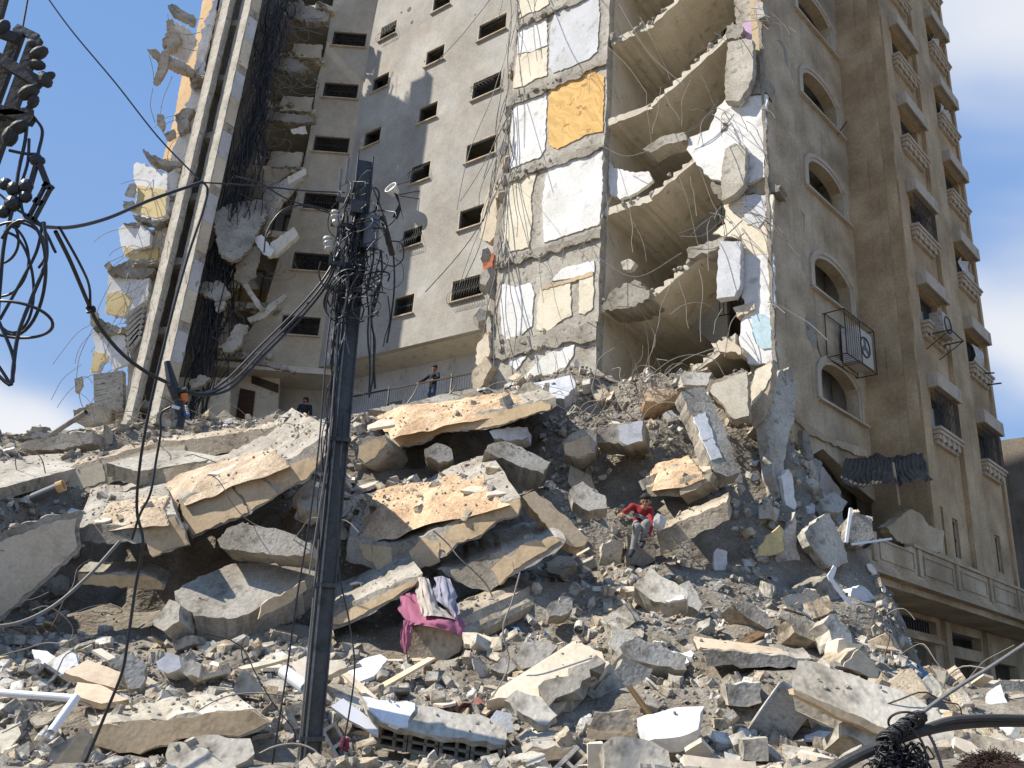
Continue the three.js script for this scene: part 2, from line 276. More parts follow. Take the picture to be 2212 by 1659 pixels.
// -- rear wall with small windows (set back from the torn front)
const WB = -3.1, rearWin = [];
for (let k = 0; k < 6; k++) {
  const y = 14.47 + 2.97 * k;
  rearWin.push([-8.10, y, 1.4, 0.85, [ 'belly', 0, 0, 'mesh', 0, 0][k]], [-11.0, y, 1.0, 0.82, ['bars', 'belly', 'mesh', 0, 0, 0][k]], [-14.27, y, 1.0, 0.82, [0, 0, 0, 0, 0, 'belly'][k]]);
}
addL('rear_wall', wallShape(-15.02, 13.12, -2.9, TOP, rearWin.map(([a, y, w, h]) => [a, y, a + w, y + h]), 0.24).translate(0, 0, WB), M.facade);
for (const [a, y, w, h, gr] of rearWin) windowAt(f => { f.rotation.y = TH; f.position.copy(L(a + w / 2, y, WB - 0.12).sub(V3(O.x, 0, O.z))); }, w, h, gr);
// shrapnel holes and peeled spots
for (const [x, y, s] of [[445, 60, 0.14], [462, 143, 0.1], [395, 80, 0.07], [545, 395, 0.05], [870, 95, 0.05]]) { const p = onL(...z2(x, y), WB); addL('shell_hole', boxUV(new THREE.DodecahedronGeometry(s, 0).scale(1, 1.1, 0.14)).translate(p.x, p.y, WB + 0.003), M.rust); }
// rooms behind it: floors, partitions, back
for (let k = 1; k < 8; k++) addL('floor_slab', boxUV(boxAB([-15.2, FLOOR(k) - 0.26, -8], [-0.3, FLOOR(k), WB - 0.245])), M.soffit);
for (const a of [-15.6, -12.4, -9.4, -5.6]) addL('partition_wall', boxUV(boxAB([a, 13.5, -7.9], [a + 0.15, TOP, WB - 0.26])), M.inner);
addL('inner_wall', boxUV(boxAB([-17.5, 6, -8.3], [6, TOP, -8.02])), M.inner);
for (let k = -1; k < 8; k++) addL('corridor_floor', boxUV(boxAB([0.05, FLOOR(k) - 0.25, -8], [4.2, FLOOR(k), -4.62])), M.soffit);  // floors deep inside, added to darken the openings behind the flights
addL('corridor_end_wall', boxUV(boxAB([4.22, 5, -8], [4.4, TOP, -2.2])), M.inner);
addL('sun_block_slab', boxUV(boxAB([-16, TOP + 0.005, -8.3], [-2.8, TOP + 0.3, WB + 0.05])), M.conc);  // unseen lid above the view, added to keep sun out of the rooms
// -- balcony gallery under the rear wall
addL('gallery_ceiling', boxUV(boxAB([-16.2, 13.115, -5.4], [-2.6, 13.35, WB - 0.25])), M.soffit);
addL('gallery_back_wall', wallShape(-16.4, 9, -2.9, 13.11, [[-9.4, 10.55, -8.3, 11.75], [-12.5, 10.55, -11.6, 11.75]], 0.2).translate(0, 0, -4.75), M.greyW);
addL('gallery_floor', boxUV(boxAB([-16.2, 10.2, -4.7], [-2.9, 10.55, -2.9])), M.concL);
{ // railing
  const g = [], a0 = -13.4, a1 = -6.3, y0 = 10.62, y1 = 11.45;
  const rail = addL('railing', boxUV(boxAB([a0, y1 - 0.03, -2.98], [a1, y1 + 0.02, -2.93])), M.rust);
  for (let a = a0; a < a1; a += 0.115) g.push(bar(V3(a, y0, -2.95), V3(a, y1, -2.95), 0.008, 4));
  g.push(bar(V3(a0, y0 + 0.03, -2.95), V3(a1, y0 + 0.03, -2.95), 0.012, 4));
  addL('baluster_row', merge(g), M.rust, rail).userData.kind = 'stuff';
  for (const a of [-13.3, -10.6, -7.6]) addL('railing_post', boxUV(boxAB([a, y0, -3.0], [a + 0.06, y1 + 0.12, -2.94])), M.steelL, rail);
}
// -- side wing: plain wall with barred windows, meets the rear wall in a corner
const WZ = -31.5, wingWin = [];
for (let k = 0; k < 6; k++) wingWin.push([-9.66, 14.45 + 2.96 * k, 1.58, 0.85]);
addW('wing_wall', wallShape([[-7.86, 13.0], [-7.86, TOP], [-9.98, TOP], [-9.9, 29], [-10.02, 27.2], [-9.9, 24], [-10.0, 21], [-10.25, 18], [-10.5, 15.5], [-11.1, 14.0], [-11.0, 13.3], [-9.6, 12.9]], 0, 0, 0, wingWin.map(([x, y, w, h]) => [x, y, x + w, y + h]), 0.24).translate(0, 0, WZ), M.wing);
wingWin.forEach(([x, y, w, h], k) => windowAt(f => f.position.set(x + w / 2 - O.x, y, WZ - 0.12 - O.z), w, h, 'bars'));
addW('wing_inner_wall', boxUV(boxAB([-10.0, 13, -35.5], [-9.75, TOP, WZ - 0.26])), M.inner);
addW('wing_back_wall', boxUV(boxAB([-14.8, 7, -34.6], [-6.5, TOP, -34.3])), M.greyW);
for (let k = 1; k < 8; k++) addW('wing_floor_slab', boxUV(boxAB([-9.74, FLOOR(k) - 0.26, -34.3], [-7.2, FLOOR(k), WZ - 0.25])), M.soffit);
addW('wing_top_lid', boxUV(boxAB([-16, TOP + 0.01, -35], [-7.4, TOP + 0.3, WZ + 0.1])), M.conc);  // unseen lid closing the wing where its modelled height ends
addW('wing_ceiling', boxUV(boxAB([-14.4, 12.82, -34.2], [-7.2, 13.08, WZ + 0.02])), M.soffit);

// -- shear wall with the torn-off rooms' plaster
const shear = addL('shear_wall', slabGeo(jag([[-3.5, 5], [0, 5], [0, TOP], [-3.62, TOP]].map(p => new THREE.Vector2(...p)), 0.3, 0.03), V3(1, 0, 0), V3(0, 1, 0), V3(0, 0, -0.28), 2, 0.01), M.board);
const panels = [
  ['cream', zz(z2, [1155, 0], [1330, -20], [1345, 25], [1270, 70], [1210, 85], [1150, 120])],
  ['white', zz(z2, [1150, 175], [1240, 110], [1330, 95], [1335, 290], [1240, 330], [1140, 345])],
  ['cream', zz(z2, [1140, 352], [1240, 336], [1336, 300], [1330, 485], [1250, 510], [1180, 555], [1115, 565])],
  ['greyW', zz(z2, [1390, 60], [1500, 10], [1560, -40], [1660, -60], [1670, 80], [1655, 330], [1600, 380], [1480, 430], [1370, 470], [1345, 440], [1350, 200])],
  ['ochre', zz(z2, [1350, 560], [1420, 510], [1520, 500], [1620, 445], [1650, 470], [1700, 490], [1690, 850], [1600, 860], [1500, 910], [1400, 960], [1345, 930], [1335, 750])],
  ['white', zz(z2, [1115, 680], [1200, 620], [1325, 560], [1330, 700], [1318, 960], [1290, 1010], [1200, 1040], [1100, 1085], [1095, 900])],
  ['white', zz(z2, [1335, 1080], [1500, 1020], [1690, 965], [1690, 1200], [1670, 1440], [1500, 1500], [1310, 1560], [1300, 1300])],
  ['cream', zz(z2, [1080, 1180], [1150, 1130], [1265, 1115], [1240, 1200], [1225, 1300], [1240, 1380], [1215, 1590], [1090, 1620], [1055, 1560], [1070, 1350])],
  ['white', zz(z5, [1045, 180], [1130, 200], [1225, 175], [1250, 230], [1235, 450], [1150, 520], [1090, 575], [1040, 500], [1030, 330])],
  ['cream', zz(z5, [1290, 215], [1480, 170], [1490, 380], [1400, 430], [1340, 490], [1265, 470], [1270, 320])],
  ['white', zz(z5, [1360, 160], [1430, 80], [1500, 60], [1630, 30], [1635, 105], [1480, 145])],
  ['cream', zz(z5, [1540, 150], [1632, 125], [1628, 330], [1570, 380], [1535, 370])],
  ['white', zz(z5, [1260, 690], [1380, 600], [1510, 570], [1500, 640], [1460, 700], [1430, 760], [1250, 800], [1180, 790])],
  ['white', zz(z5, [1085, 655], [1200, 640], [1160, 700], [1130, 735], [1090, 700])],
  ['beige', zz(z5, [1300, 205], [1630, 100], [1630, 125], [1300, 222])],
];
for (const [m, px] of panels) {
  const flat = px.map(([u, v]) => { const q = onL(u, v, 0.02); return new THREE.Vector2(q.x, q.y); });
  const g = slabGeo(jag(flat, 0.1, 0.025), V3(1, 0, 0), V3(0, 1, 0), V3(0, 0, -0.05), 1, 0.001); g.translate(0, 0, m === 'beige' ? 0.045 : 0.028);
  addL('plaster_panel', g, M[m], shear);
}
// stumps of the torn floor slabs along the shear wall
for (let k = -1; k < 6; k++) {
  const y = [7.9, 10.55, 13.35, 16.3, 19.25, 22.3, 25.2][k + 1], top = [], low = []; const dep = k === 0 ? 0.3 : 0.13;
  for (let i = 0; i <= 44; i++) { const a = -3.55 + 3.57 * i / 44; top.push([a, y + dep * 0.8 + (fbm(a * 3, k, 3, 3) - 0.5) * 0.3]); low.push([a, y - dep + (fbm(a * 3, k, 13, 3) - 0.5) * 0.32]); }
  const g = [slabGeo([...low, ...top.reverse()].map(p => new THREE.Vector2(...p)), V3(1, 0, 0), V3(0, 1, 0), V3(0, 0, -0.14), 3, 0.03).translate(0, 0, 0.09)];
  for (let i = 0; i < 14; i++) { const a = -3.5 + 3.5 * (i + rnd()) / 26, s = rr(0.03, 0.09); g.push(boxUV(new THREE.DodecahedronGeometry(s, 0).scale(rr(0.9, 1.9), rr(0.6, 1.1), rr(0.6, 1.2)).rotateZ(rr(0, 3))).translate(a, y + rr(-dep, dep), rr(0.04, 0.12))); }
  addL('slab_stump', boxUV(merge(g)), M.conc);
}
// -- left edge of the shear wall: broken masonry that hangs in lumps
for (let i = 0; i < 44; i++) {
  const y = rr(8.2, 28), s = rr(0.12, 0.34) * (y < 15 ? 1.3 : 0.9);
  const g = boxUV(new THREE.DodecahedronGeometry(s, 0).scale(rr(0.6, 1.1), rr(0.9, 1.8), rr(0.6, 1.1)).rotateY(rr(0, 3)));
  const m = addL('broken_masonry', g, [M.concW, M.conc, M.beigeL, M.conc][i % 4]); m.position.copy(L(-3.72 + rr(-0.22, 0.2) - (y < 14 ? rr(0, 0.35) : 0), y, rr(-0.7, 0)).sub(V3(O.x, 0, O.z)));
}
addL('column', slabGeo(jag([[-4.05, 6], [-3.52, 6], [-3.52, TOP], [-3.9, TOP]].map(p => new THREE.Vector2(...p)), 0.25, 0.09), V3(1, 0, 0), V3(0, 1, 0), V3(0, 0, -0.5), 2, 0.05).translate(0, 0, -0.35), M.concD);
part('brick_infill', zz(z5, [910, 0], [985, -20], [1000, 60], [960, 120], [925, 90]), 'brick', { ...onFront(-0.3), T: 0.2 });
part('broken_masonry', zz(z5, [930, 395], [960, 390], [975, 490], [945, 500]), 'conc', { ...onFront(0.1), T: 0.3 });
part('broken_masonry', zz(z5, [885, 560], [955, 500], [965, 620], [910, 720], [870, 690]), 'beigeL', { ...onFront(0.2), T: 0.35 });
part('broken_masonry', zz(z5, [850, 740], [940, 640], [975, 700], [900, 860], [850, 850]), 'concW', { ...onFront(0.3), T: 0.4 });
part('broken_masonry', zz(z2, [905, 1380], [960, 1210], [1000, 1200], [1010, 1500], [960, 1560], [900, 1530]), 'beigeL', { ...onFront(-0.5), T: 0.35 });
part('broken_masonry', zz(z2, [1000, 1030], [1035, 1010], [1050, 1120], [1000, 1180]), 'conc', { ...onFront(-0.4), T: 0.3 });

// -- stairwell: side wall, landings, flights, back wall with openings
addL('stair_side_wall', boxUV(boxAB([-0.27, 5, -8], [0.03, TOP, -0.285])), M.soffit);
addL('stair_back_wall', wallShape(0.03, 5, 1.75, TOP, [], 0.2).translate(0, 0, -4.6), M.soffit);
addL('stair_right_wall', boxUV(boxAB([3.86, 5, -2.15], [3.98, TOP, -0.95])), M.soffit);
for (let k = -2; k < 7; k++) {
  const y = 11.3 + 2.97 * k;
  const edge = (pts, b0, b1, rough) => slabGeo(jag(pts.map(p => new THREE.Vector2(...p)), 0.14, 0.035), V3(1, 0, 0), V3(0, 1, 0), V3(0, 0, b1 - b0), 6, rough).translate(0, 0, b0);
  const st = addL('landing', edge([[0.03, y - 0.22], [1.5, y - 0.2], [1.62, y], [0.03, y]], -0.02 + rr(-0.1, 0.1), -4.58, 0.012), M.soffit);
  // flight with broken front edge: steps above, smooth soffit below
  const pr = [[1.5, y - 0.2], [3.75, y + 1.12]]; const stp = []; const N = 8; for (let i = N; i >= 0; i--) { const a = 1.62 + 2.13 * i / N, h = y + 1.3 * i / N; stp.push([a, h + 0.08]); if (i) stp.push([a, h - 1.3 / N + 0.1]); }
  addL('stair_flight', edge([...pr, ...stp], rr(-0.12, 0.02), -2.1, 0.008), M.soffit);
  addL('half_landing', boxUV(boxAB([3.58, y + 1.18, -4.57], [3.85, y + 1.38, -0.9])), M.soffit);
  // crumbled concrete along the torn edge
  const g = []; for (let i = 0; i < 30; i++) { const t = rnd(), a = mix(0.1, 3.75, t), h = a < 1.6 ? y - 0.02 : y + (a - 1.6) * 0.6 + 0.05; g.push(new THREE.IcosahedronGeometry(rr(0.03, 0.12), 0).scale(rr(0.7, 1.6), rr(0.6, 1), 1).rotateZ(rr(0, 3)).translate(a, h + rr(-0.07, 0.1), rr(-0.35, 0.03))); }
  addL('crumbled_edge', boxUV(merge(g)), M.conc).userData.kind = 'stuff';
  if (k >= -1 && k < 5) { const g2 = []; for (let i = 0; i < 14; i++) g2.push(bar(V3(2.0 + i * 0.12, y + 0.62, -3.4), V3(2.0 + i * 0.12, y + 1.5, -3.4), 0.012, 4)); g2.push(bar(V3(1.95, y + 1.5, -3.4), V3(3.7, y + 1.5, -3.4), 0.02, 4), bar(V3(1.95, y + 0.62, -3.4), V3(3.7, y + 0.62, -3.4), 0.02, 4)); addL('stair_railing', merge(g2), M.grille); }
}
for (const [u, v] of [z2(1920, 290), z2(1950, 805), z2(2085, 1390), z2(1905, 1405)]) { const p = onL(u, v, -1.2); addL('ceiling_lamp_holder', boxUV(new THREE.CylinderGeometry(0.03, 0.06, 0.16, 8)).translate(p.x, p.y, p.z), M.rust); }
part('white_wall_remnant', zz(z2, [1730, 1040], [1760, 1080], [1900, 1110], [1985, 1100], [2010, 1160], [1900, 1240], [1800, 1280], [1735, 1250], [1725, 1150]), 'white', { ...onFront(-0.25), T: 0.12 });
part('hanging_slab', zz(z2, [1945, 960], [2060, 880], [2212, 850], [2230, 900], [2100, 925], [2000, 980]), 'conc', { ...onFront(0.15), T: 0.5 });
part('hanging_lump', zz(z5, [1805, 40], [1850, 18], [1895, 40], [1870, 85], [1820, 85]), 'concL', { ...onFront(0.1), T: 0.18 });
part('rubble_on_landing', zz(z5, [1690, 300], [1760, 220], [1900, 145], [1990, 220], [1985, 270], [1850, 340], [1700, 345]), 'concD', { ...onFront(0.12), T: 0.9, amp: 0.07 });

// -- corner strip: painted room walls and hanging columns
const corner = [
  ['lilac', -0.1, zz(z3, [375, 170], [430, 140], [520, 128], [522, 460], [470, 500], [455, 300], [380, 260])],
  ['white', 0.05, zz(z3, [290, 640], [440, 620], [560, 605], [552, 880], [545, 1135], [430, 1180], [300, 1175], [190, 1150], [100, 1040], [45, 960], [60, 880], [190, 835], [240, 690])],
  ['greyW', 0.06, zz(z3, [400, 1270], [480, 1245], [545, 1260], [555, 1400], [500, 1470], [430, 1440], [398, 1360])],
  ['cream', 0.035, zz(z3, [285, 1300], [400, 1260], [560, 1250], [600, 1250], [590, 1480], [590, 1640], [400, 1640], [395, 1530], [300, 1520], [210, 1500], [290, 1440])],
  ['white', 0.03, zz(z6, [400, -20], [600, -20], [605, 260], [590, 620], [600, 700], [440, 690], [380, 560], [390, 430], [440, 360], [400, 260])],
  ['blue', 0.055, zz(z6, [455, 385], [540, 370], [590, 420], [592, 595], [530, 600], [470, 530])],
];
for (const [m, b, px] of corner) part('painted_wall_remnant', px, m, { ...onFront(b), T: 0.1, step: 0.12, amp: 0.03 });
part('corner_column', zz(z3, [330, -40], [545, -40], [545, 480], [560, 600], [575, 900], [565, 1150], [610, 1260], [600, 1640], [470, 1640], [430, 1200], [470, 1100], [440, 500]), 'board', { ...onFront(-0.42), T: 0.35, amp: 0.05 });
part('corner_column', zz(z6, [470, -40], [600, -40], [620, 300], [630, 700], [600, 900], [480, 900], [440, 650]), 'board', { ...onFront(-0.42), T: 0.35, amp: 0.05 });
part('hanging_column', zz(z3, [310, 270], [400, 250], [468, 255], [465, 500], [440, 560], [380, 650], [290, 650], [288, 480]), 'concL', { ...onFront(0.32), T: 0.24, amp: 0.02, rough: 0.012 });
part('hanging_column', zz(z3, [290, 960], [350, 920], [420, 940], [415, 1180], [350, 1250], [270, 1290], [262, 1150]), 'concL', { ...onFront(0.32), T: 0.24, amp: 0.02, rough: 0.012 });
part('hanging_column', zz(z6, [255, -100], [390, -95], [385, 190], [350, 260], [235, 275], [240, 100]), 'greyW', { ...onFront(0.32), T: 0.24, amp: 0.02, rough: 0.012 });
part('hanging_column', zz(z3, [480, 20], [530, 10], [545, 100], [500, 125], [475, 90]), 'concL', { ...onFront(0.1), T: 0.4 });
part('torn_slab_edge', zz(z3, [200, 1170], [300, 1180], [560, 1160], [650, 1190], [640, 1230], [560, 1250], [400, 1240], [290, 1290], [215, 1250]), 'concD', { ...onFront(-0.05), T: 0.5, amp: 0.06 });
part('torn_slab_edge', zz(z3, [300, 170], [340, 140], [400, 170], [400, 240], [310, 250]), 'concD', { ...onFront(0.1), T: 0.4, amp: 0.06 });
part('torn_slab_edge', zz(z3, [440, 520], [570, 510], [565, 600], [450, 610], [380, 640]), 'concD', { ...onFront(0.02), T: 0.4, amp: 0.05 });
part('torn_slab_edge', zz(z3, [40, 1600], [180, 1550], [290, 1520], [300, 1590], [120, 1640], [50, 1660]), 'conc', { ...onFront(0.1), T: 0.5, amp: 0.06 });
part('torn_slab_edge', zz(z6, [340, 330], [470, 285], [480, 340], [370, 390]), 'beigeL', { ...onFront(0.1), T: 0.4, amp: 0.05 });
part('torn_slab_edge', zz(z6, [200, 560], [300, 530], [410, 590], [400, 630], [230, 600]), 'beigeL', { ...onFront(0.3), T: 0.5, amp: 0.05 });

// -- street side: arched openings, bay with hooded windows
const arch = (t0, y0, w, h) => { const p = new THREE.Path(); p.moveTo(t0, y0); p.lineTo(t0, y0 + h * 0.58); p.absellipse(t0 + w / 2, y0 + h * 0.58, w / 2, h * 0.42, Math.PI, 0, true); p.lineTo(t0 + w, y0); p.lineTo(t0, y0); p.isPath = true; return p; };
const archY = [0, 1, 2, 3, 4, 5, 6, 7].map(k => 8.56 + 2.97 * k);
addR('street_wall', wallShape([[0, 6.6], [0.6, 7.2], [1.3, 6.9], [2.1, 7.3], [3.0, 7.1], [3.6, 6.8], [4.88, 6.6], [4.88, TOP], [0, TOP]], 0, 0, 0, archY.map(y => arch(2.2, y, 2.1, 1.12)), 0.3), M.streetG);
{
  const ring = (grow, d, w, h) => { // a band round the opening, feet on the sill
    const run = (g, n = 16) => { const W = w / 2 + g, s = h * 0.58, H = h * 0.42 + g, p = [[-W, 0]]; for (let i = 0; i <= n; i++) { const t = Math.PI * (1 - i / n); p.push([W * Math.cos(t), s + H * Math.sin(t)]); } p.push([W, 0]); return p; };
    const s = new THREE.Shape([...run(grow), ...run(grow - 0.13).reverse()].map(([x, y]) => new THREE.Vector2(2.2 + w / 2 + x, y)));
    return new THREE.ExtrudeGeometry(s, { depth: d, bevelEnabled: false }); };
  const outer = boxUV(ring(0.24, 0.055, 2.1, 1.12)), inner = boxUV(ring(0.128, 0.03, 2.1, 1.12));
  const sill = boxUV(box(2.75, 0.06, 0.14, 3.37, -0.04, 0.03));
  for (const y of archY) { const t = addR('arch_trim', outer, M.trim); t.position.y = y; mesh('inner_trim', inner, M.trim, t); mesh('sill', sill, M.trim, t); }
}
addR('loggia_wall', boxUV(boxAB([1.0, 6.7, -0.95], [5.4, TOP, -0.82])), M.greyW);
for (let k = -1; k < 8; k++) addR('loggia_floor', boxUV(boxAB([1.0, FLOOR(k) - 0.25, -0.81], [5.0, FLOOR(k), -0.31])), M.soffit);
for (const y of archY.slice(0, 5)) addR('loggia_side', boxUV(boxAB([4.6, y - 1.0, -0.8], [4.75, y + 1.6, -0.31])), M.inner);
addL('torn_wall_edge', slabGeo(jag([[4.62, 6.4], [4.7, 6.4], [4.71, TOP], [4.63, TOP]].map(p => new THREE.Vector2(...p)), 0.12, 0.025), V3(1, 0, 0), V3(0, 1, 0), V3(0, 0, -0.12), 2, 0.02).translate(0, 0, 0.06), M.concD);
// curtain and blind behind two of the arches
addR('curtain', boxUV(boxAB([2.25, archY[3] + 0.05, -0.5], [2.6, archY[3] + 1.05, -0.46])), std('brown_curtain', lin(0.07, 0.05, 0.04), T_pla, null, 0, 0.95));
{ const g = []; for (let i = 0; i < 10; i++) g.push(boxAB([2.4, archY[0] + 0.35 + i * 0.055, -0.78], [3.3, archY[0] + 0.39 + i * 0.055, -0.74])); addR('louvre_blind', boxUV(merge(g)), M.rust); }
// cracks and peeled render as thin shards
for (const [px, m] of [[zz(z3, [625, 255], [660, 270], [690, 330], [695, 430], [680, 400], [668, 310]), 'concD'], [zz(z6, [820, 370], [865, 420], [890, 580], [860, 590], [815, 500], [808, 420]), 'concD'], [zz(z6, [865, 420], [880, 520], [900, 620], [925, 660], [905, 640], [885, 590], [872, 480]), 'rust'], [zz(z3, [780, 1350], [800, 1375], [805, 1440], [795, 1490], [795, 1400]), 'concD']]) part('peeled_patch', px, m, { ...onStreet(0.008), T: 0.02, step: 0.1, amp: 0.02 });
addR('bay_wall', wallShape(4.88, 5.0, 11.2, TOP, [].concat(...[0, 1].map(c => [0, 1, 2, 3, 4, 5, 6].map(k => [5.75 + c * 3.62, 8.55 + 2.97 * k, 7.1 + c * 3.62, 9.6 + 2.97 * k])), [[6.35, 5.35, 6.75, 6.35], [9.7, 5.45, 10.15, 6.5], [5.05, 5.3, 5.75, 6.5]]), 0.3).translate(0, 0, 1.3), M.street);
addR('bay_side_wall', boxUV(boxAB([4.88, 4.9, -0.1], [5.1, TOP, 0.995])), M.street);
addR('bay_inner_wall', boxUV(boxAB([5.2, 4.9, -0.6], [11.2, TOP, -0.4])), M.inner);
addR('bay_end_wall', boxUV(boxAB([10.95, 4.9, -6], [11.2, TOP, 0.99])), M.street);
addR('bay_pilaster', boxUV(boxAB([4.9, 5.2, 1.303], [5.42, TOP, 1.36])), M.street);
addR('bay_pilaster', boxUV(boxAB([7.5, 5.2, 1.303], [8.9, TOP, 1.42])), M.street);
addR('bay_pilaster', boxUV(boxAB([11.0, 5.2, 1.303], [11.2, TOP, 1.38])), M.street);
{
  const hood = boxUV(merge([box(1.75, 0.06, 0.40, 0, 0.37, 0.20), box(0.07, 0.34, 0.40, -0.84, 0.17, 0.20), box(0.07, 0.34, 0.40, 0.84, 0.17, 0.20), box(1.61, 0.34, 0.06, 0, 0.17, 0.37), box(1.61, 0.05, 0.34, 0, 0.1, 0.17)]));
  const steps = []; [[1.75, 0.07, 0.36, 0], [1.66, 0.09, 0.30, 0.075], [1.56, 0.12, 0.22, 0.17], [1.46, 0.12, 0.13, 0.295]].forEach(([w, h, d, y]) => steps.push(box(w, h, d, 0, -y - h / 2, d / 2)));
  for (let i = 0; i < 4; i++) steps.push(box(0.12, 0.24, 0.05, -0.55 + i * 0.37, -0.25, 0.24));
  const sill = boxUV(merge(steps)), fr = frameGeo(1.33, 1.03, 0.08, 0.06), pane = boxUV(box(1.2, 0.9, 0.02));
  const cage = grilleGeo(1.6, 1.0, 'bars');
  for (let c = 0; c < 2; c++) for (let k = 0; k < 7; k++) {
    const t = 6.425 + 3.62 * c, y = 8.55 + 2.97 * k;
    const f = addR('bay_window', fr, M.steelL); f.position.add(V3().addScaledVector(RD, t).addScaledVector(RN, 1.12)); f.position.y = y + 0.01;
    const h = mesh('hood', hood, M.trim, f); h.position.set(0, 1.05, 0.185); h.scale.z = 0.72;
    const s = mesh('sill_corbel', sill, M.trim, f); s.position.set(0, -0.02, 0.185); s.scale.z = 0.68;
    const p = mesh('pane', pane, M.glass, f); p.position.set(0, 0.51, -0.03);
    if ((c === 0 && (k === 0 || k === 2)) || (c === 1 && k === 0)) { const g = mesh('window_cage', cage, M.grille, f); g.position.set(0, 0.0, 0.36); }
    if (c === 1 && (k === 1 || k === 2 || k === 4 || k === 5)) { const g = mesh('curtain_rag', boxUV(new THREE.PlaneGeometry(0.9, 0.8, 6, 6)), M.curtain, f); const a = g.geometry.attributes.position; for (let i = 0; i < a.count; i++) a.setZ(i, (vnoise(a.getX(i) * 5, a.getY(i) * 4, k) - 0.5) * 0.25); g.geometry.computeVertexNormals(); g.position.set(0.1, 0.35, 0.25); }
  }
}
for (const [t0, y0, t1, y1] of [[6.35, 5.35, 6.75, 6.35], [9.7, 5.45, 10.15, 6.5]]) { const w = t1 - t0, h = y1 - y0, f = addR('small_window', frameGeo(w, h, 0.08, 0.04), M.trim); f.position.add(V3().addScaledVector(RD, (t0 + t1) / 2).addScaledVector(RN, 1.2)); f.position.y = y0; const g = mesh('grille', grilleGeo(w - 0.05, h - 0.05, 'bars'), M.grille, f); g.position.z = 0.03; }
// -- first-floor balcony band over the shops
addR('balcony_slab', slabGeo(jag([[-0.6, -0.1], [15, -0.1], [15, 1.55], [-0.3, 1.55]].map(p => new THREE.Vector2(p[0], -p[1])), 0.3, 0.02), V3(1, 0, 0), V3(0, 0, -1), V3(0, -0.14, 0), 1, 0.01).translate(0, 4.14, 0), M.streetG);
addR('parapet', slabGeo(jag([[-0.2, 4.38], [15, 4.38], [15, 5.0], [2.6, 5.0], [2.0, 4.86], [1.2, 4.9], [0.5, 4.62]].map(p => new THREE.Vector2(...p)), 0.3, 0.012), V3(1, 0, 0), V3(0, 1, 0), V3(0, 0, -0.14), 1, 0.006).translate(0, 0, 1.6), M.streetG);
for (const [y, h, o] of [[4.145, 0.07, 1.76], [4.22, 0.07, 1.71], [4.295, 0.08, 1.66]]) addR('cornice_step', boxUV(boxAB([-0.55, y, 1.4], [15, y + h, o])), M.streetG);
addR('parapet_coping', boxUV(boxAB([2.7, 5.005, 1.42], [15, 5.08, 1.64])), M.streetG);
for (let i = 0; i < 6; i++) { const t = 0.7 + i * 2.35; addR('parapet_pier', boxUV(boxAB([t - 0.18, 4.4, 1.606], [t, 4.98, 1.65])), M.streetG); addR('parapet_panel', boxUV(merge([boxAB([t + 0.2, 4.48, 1.604], [t + 2.0, 4.52, 1.625]), boxAB([t + 0.2, 4.86, 1.604], [t + 2.0, 4.9, 1.625]), boxAB([t + 0.2, 4.52, 1.604], [t + 0.24, 4.86, 1.625]), boxAB([t + 1.96, 4.52, 1.604], [t + 2.0, 4.86, 1.625])])), M.streetG); }
addR('shop_wall', wallShape(0.8, -0.2, 15, 3.99, [[4.9, 0, 7.2, 3.3], [4.9, 3.55, 7.4, 3.88], [8.5, 0, 10.6, 3.1], [8.5, 3.4, 10.8, 3.75], [11.6, 0, 14.0, 3.2]], 0.25).translate(0, 0, 0.3), M.streetG);
for (const t of [4.2, 7.75, 11.0]) addR('shop_pier', boxUV(boxAB([t, 0, 0.303], [t + 0.35, 3.95, 0.42])), M.streetG);
addR('shop_lintel', boxUV(boxAB([4.8, 3.32, 0.303], [7.5, 3.42, 0.45])), M.streetG);
addR('shop_inner_wall', boxUV(boxAB([0.8, -0.2, -1.6], [15, 4, -1.4])), M.inner);
addR('shop_end_wall', boxUV(boxAB([14.8, -0.2, -1.39], [15, 3.98, 0.04])), M.inner);
addR('shop_ceiling', boxUV(boxAB([0.8, 3.992, -1.5], [15, 4.3, -0.11])), M.inner);
addR('vent_grille', (() => { const g = []; for (let i = 0; i < 14; i++) g.push(boxAB([4.95 + i * 0.17, 3.56, 0.16], [4.99 + i * 0.17, 3.87, 0.19])); return boxUV(merge(g)); })(), M.grille);
addR('downpipe', boxUV(bar(V3(3.7, 0.5, 0.38), V3(3.7, 3.9, 0.38), 0.05, 8)), M.pvcG);
// rooms torn open under the street wall
addR('painted_wall_remnant', slabGeo(jag([[0.3, 4.2], [3.6, 4.2], [3.5, 6.6], [2.6, 7.0], [1.2, 7.0], [0.3, 7.1]].map(p => new THREE.Vector2(...p)), 0.15, 0.04), V3(1, 0, 0), V3(0, 1, 0), V3(0, 0, -0.12), 1, 0.01).translate(0, 0, -0.25), M.white);
part('painted_wall_remnant', zz(z6, [720, 1330], [850, 1310], [890, 1390], [895, 1480], [870, 1600], [745, 1600]), 'concL', { ...onStreet(0.15), T: 0.15 });
part('torn_wall_edge', zz(z6, [790, 1120], [830, 1130], [860, 1300], [900, 1310], [915, 1330], [890, 1560], [875, 1560], [888, 1400], [850, 1320], [800, 1300]), 'concD', { ...onStreet(0.12), T: 0.15 });
part('torn_wall_edge', zz(z6, [740, 1050], [840, 1150], [960, 1200], [1140, 1280], [1210, 1290], [1210, 1240], [1000, 1180], [860, 1110], [760, 1040]), 'streetG', { ...onStreet(0.06), T: 0.25 });
part('broken_wall', zz(z9, [1330, 100], [1480, -20], [1560, 20], [1600, 90], [1700, 120], [1690, 260], [1560, 250], [1400, 190]), 'streetG', { ...onStreet(1.45), T: 0.2 });
// -- left end: twin pillars, torn rooms, hanging slabs
const PZ = 30;
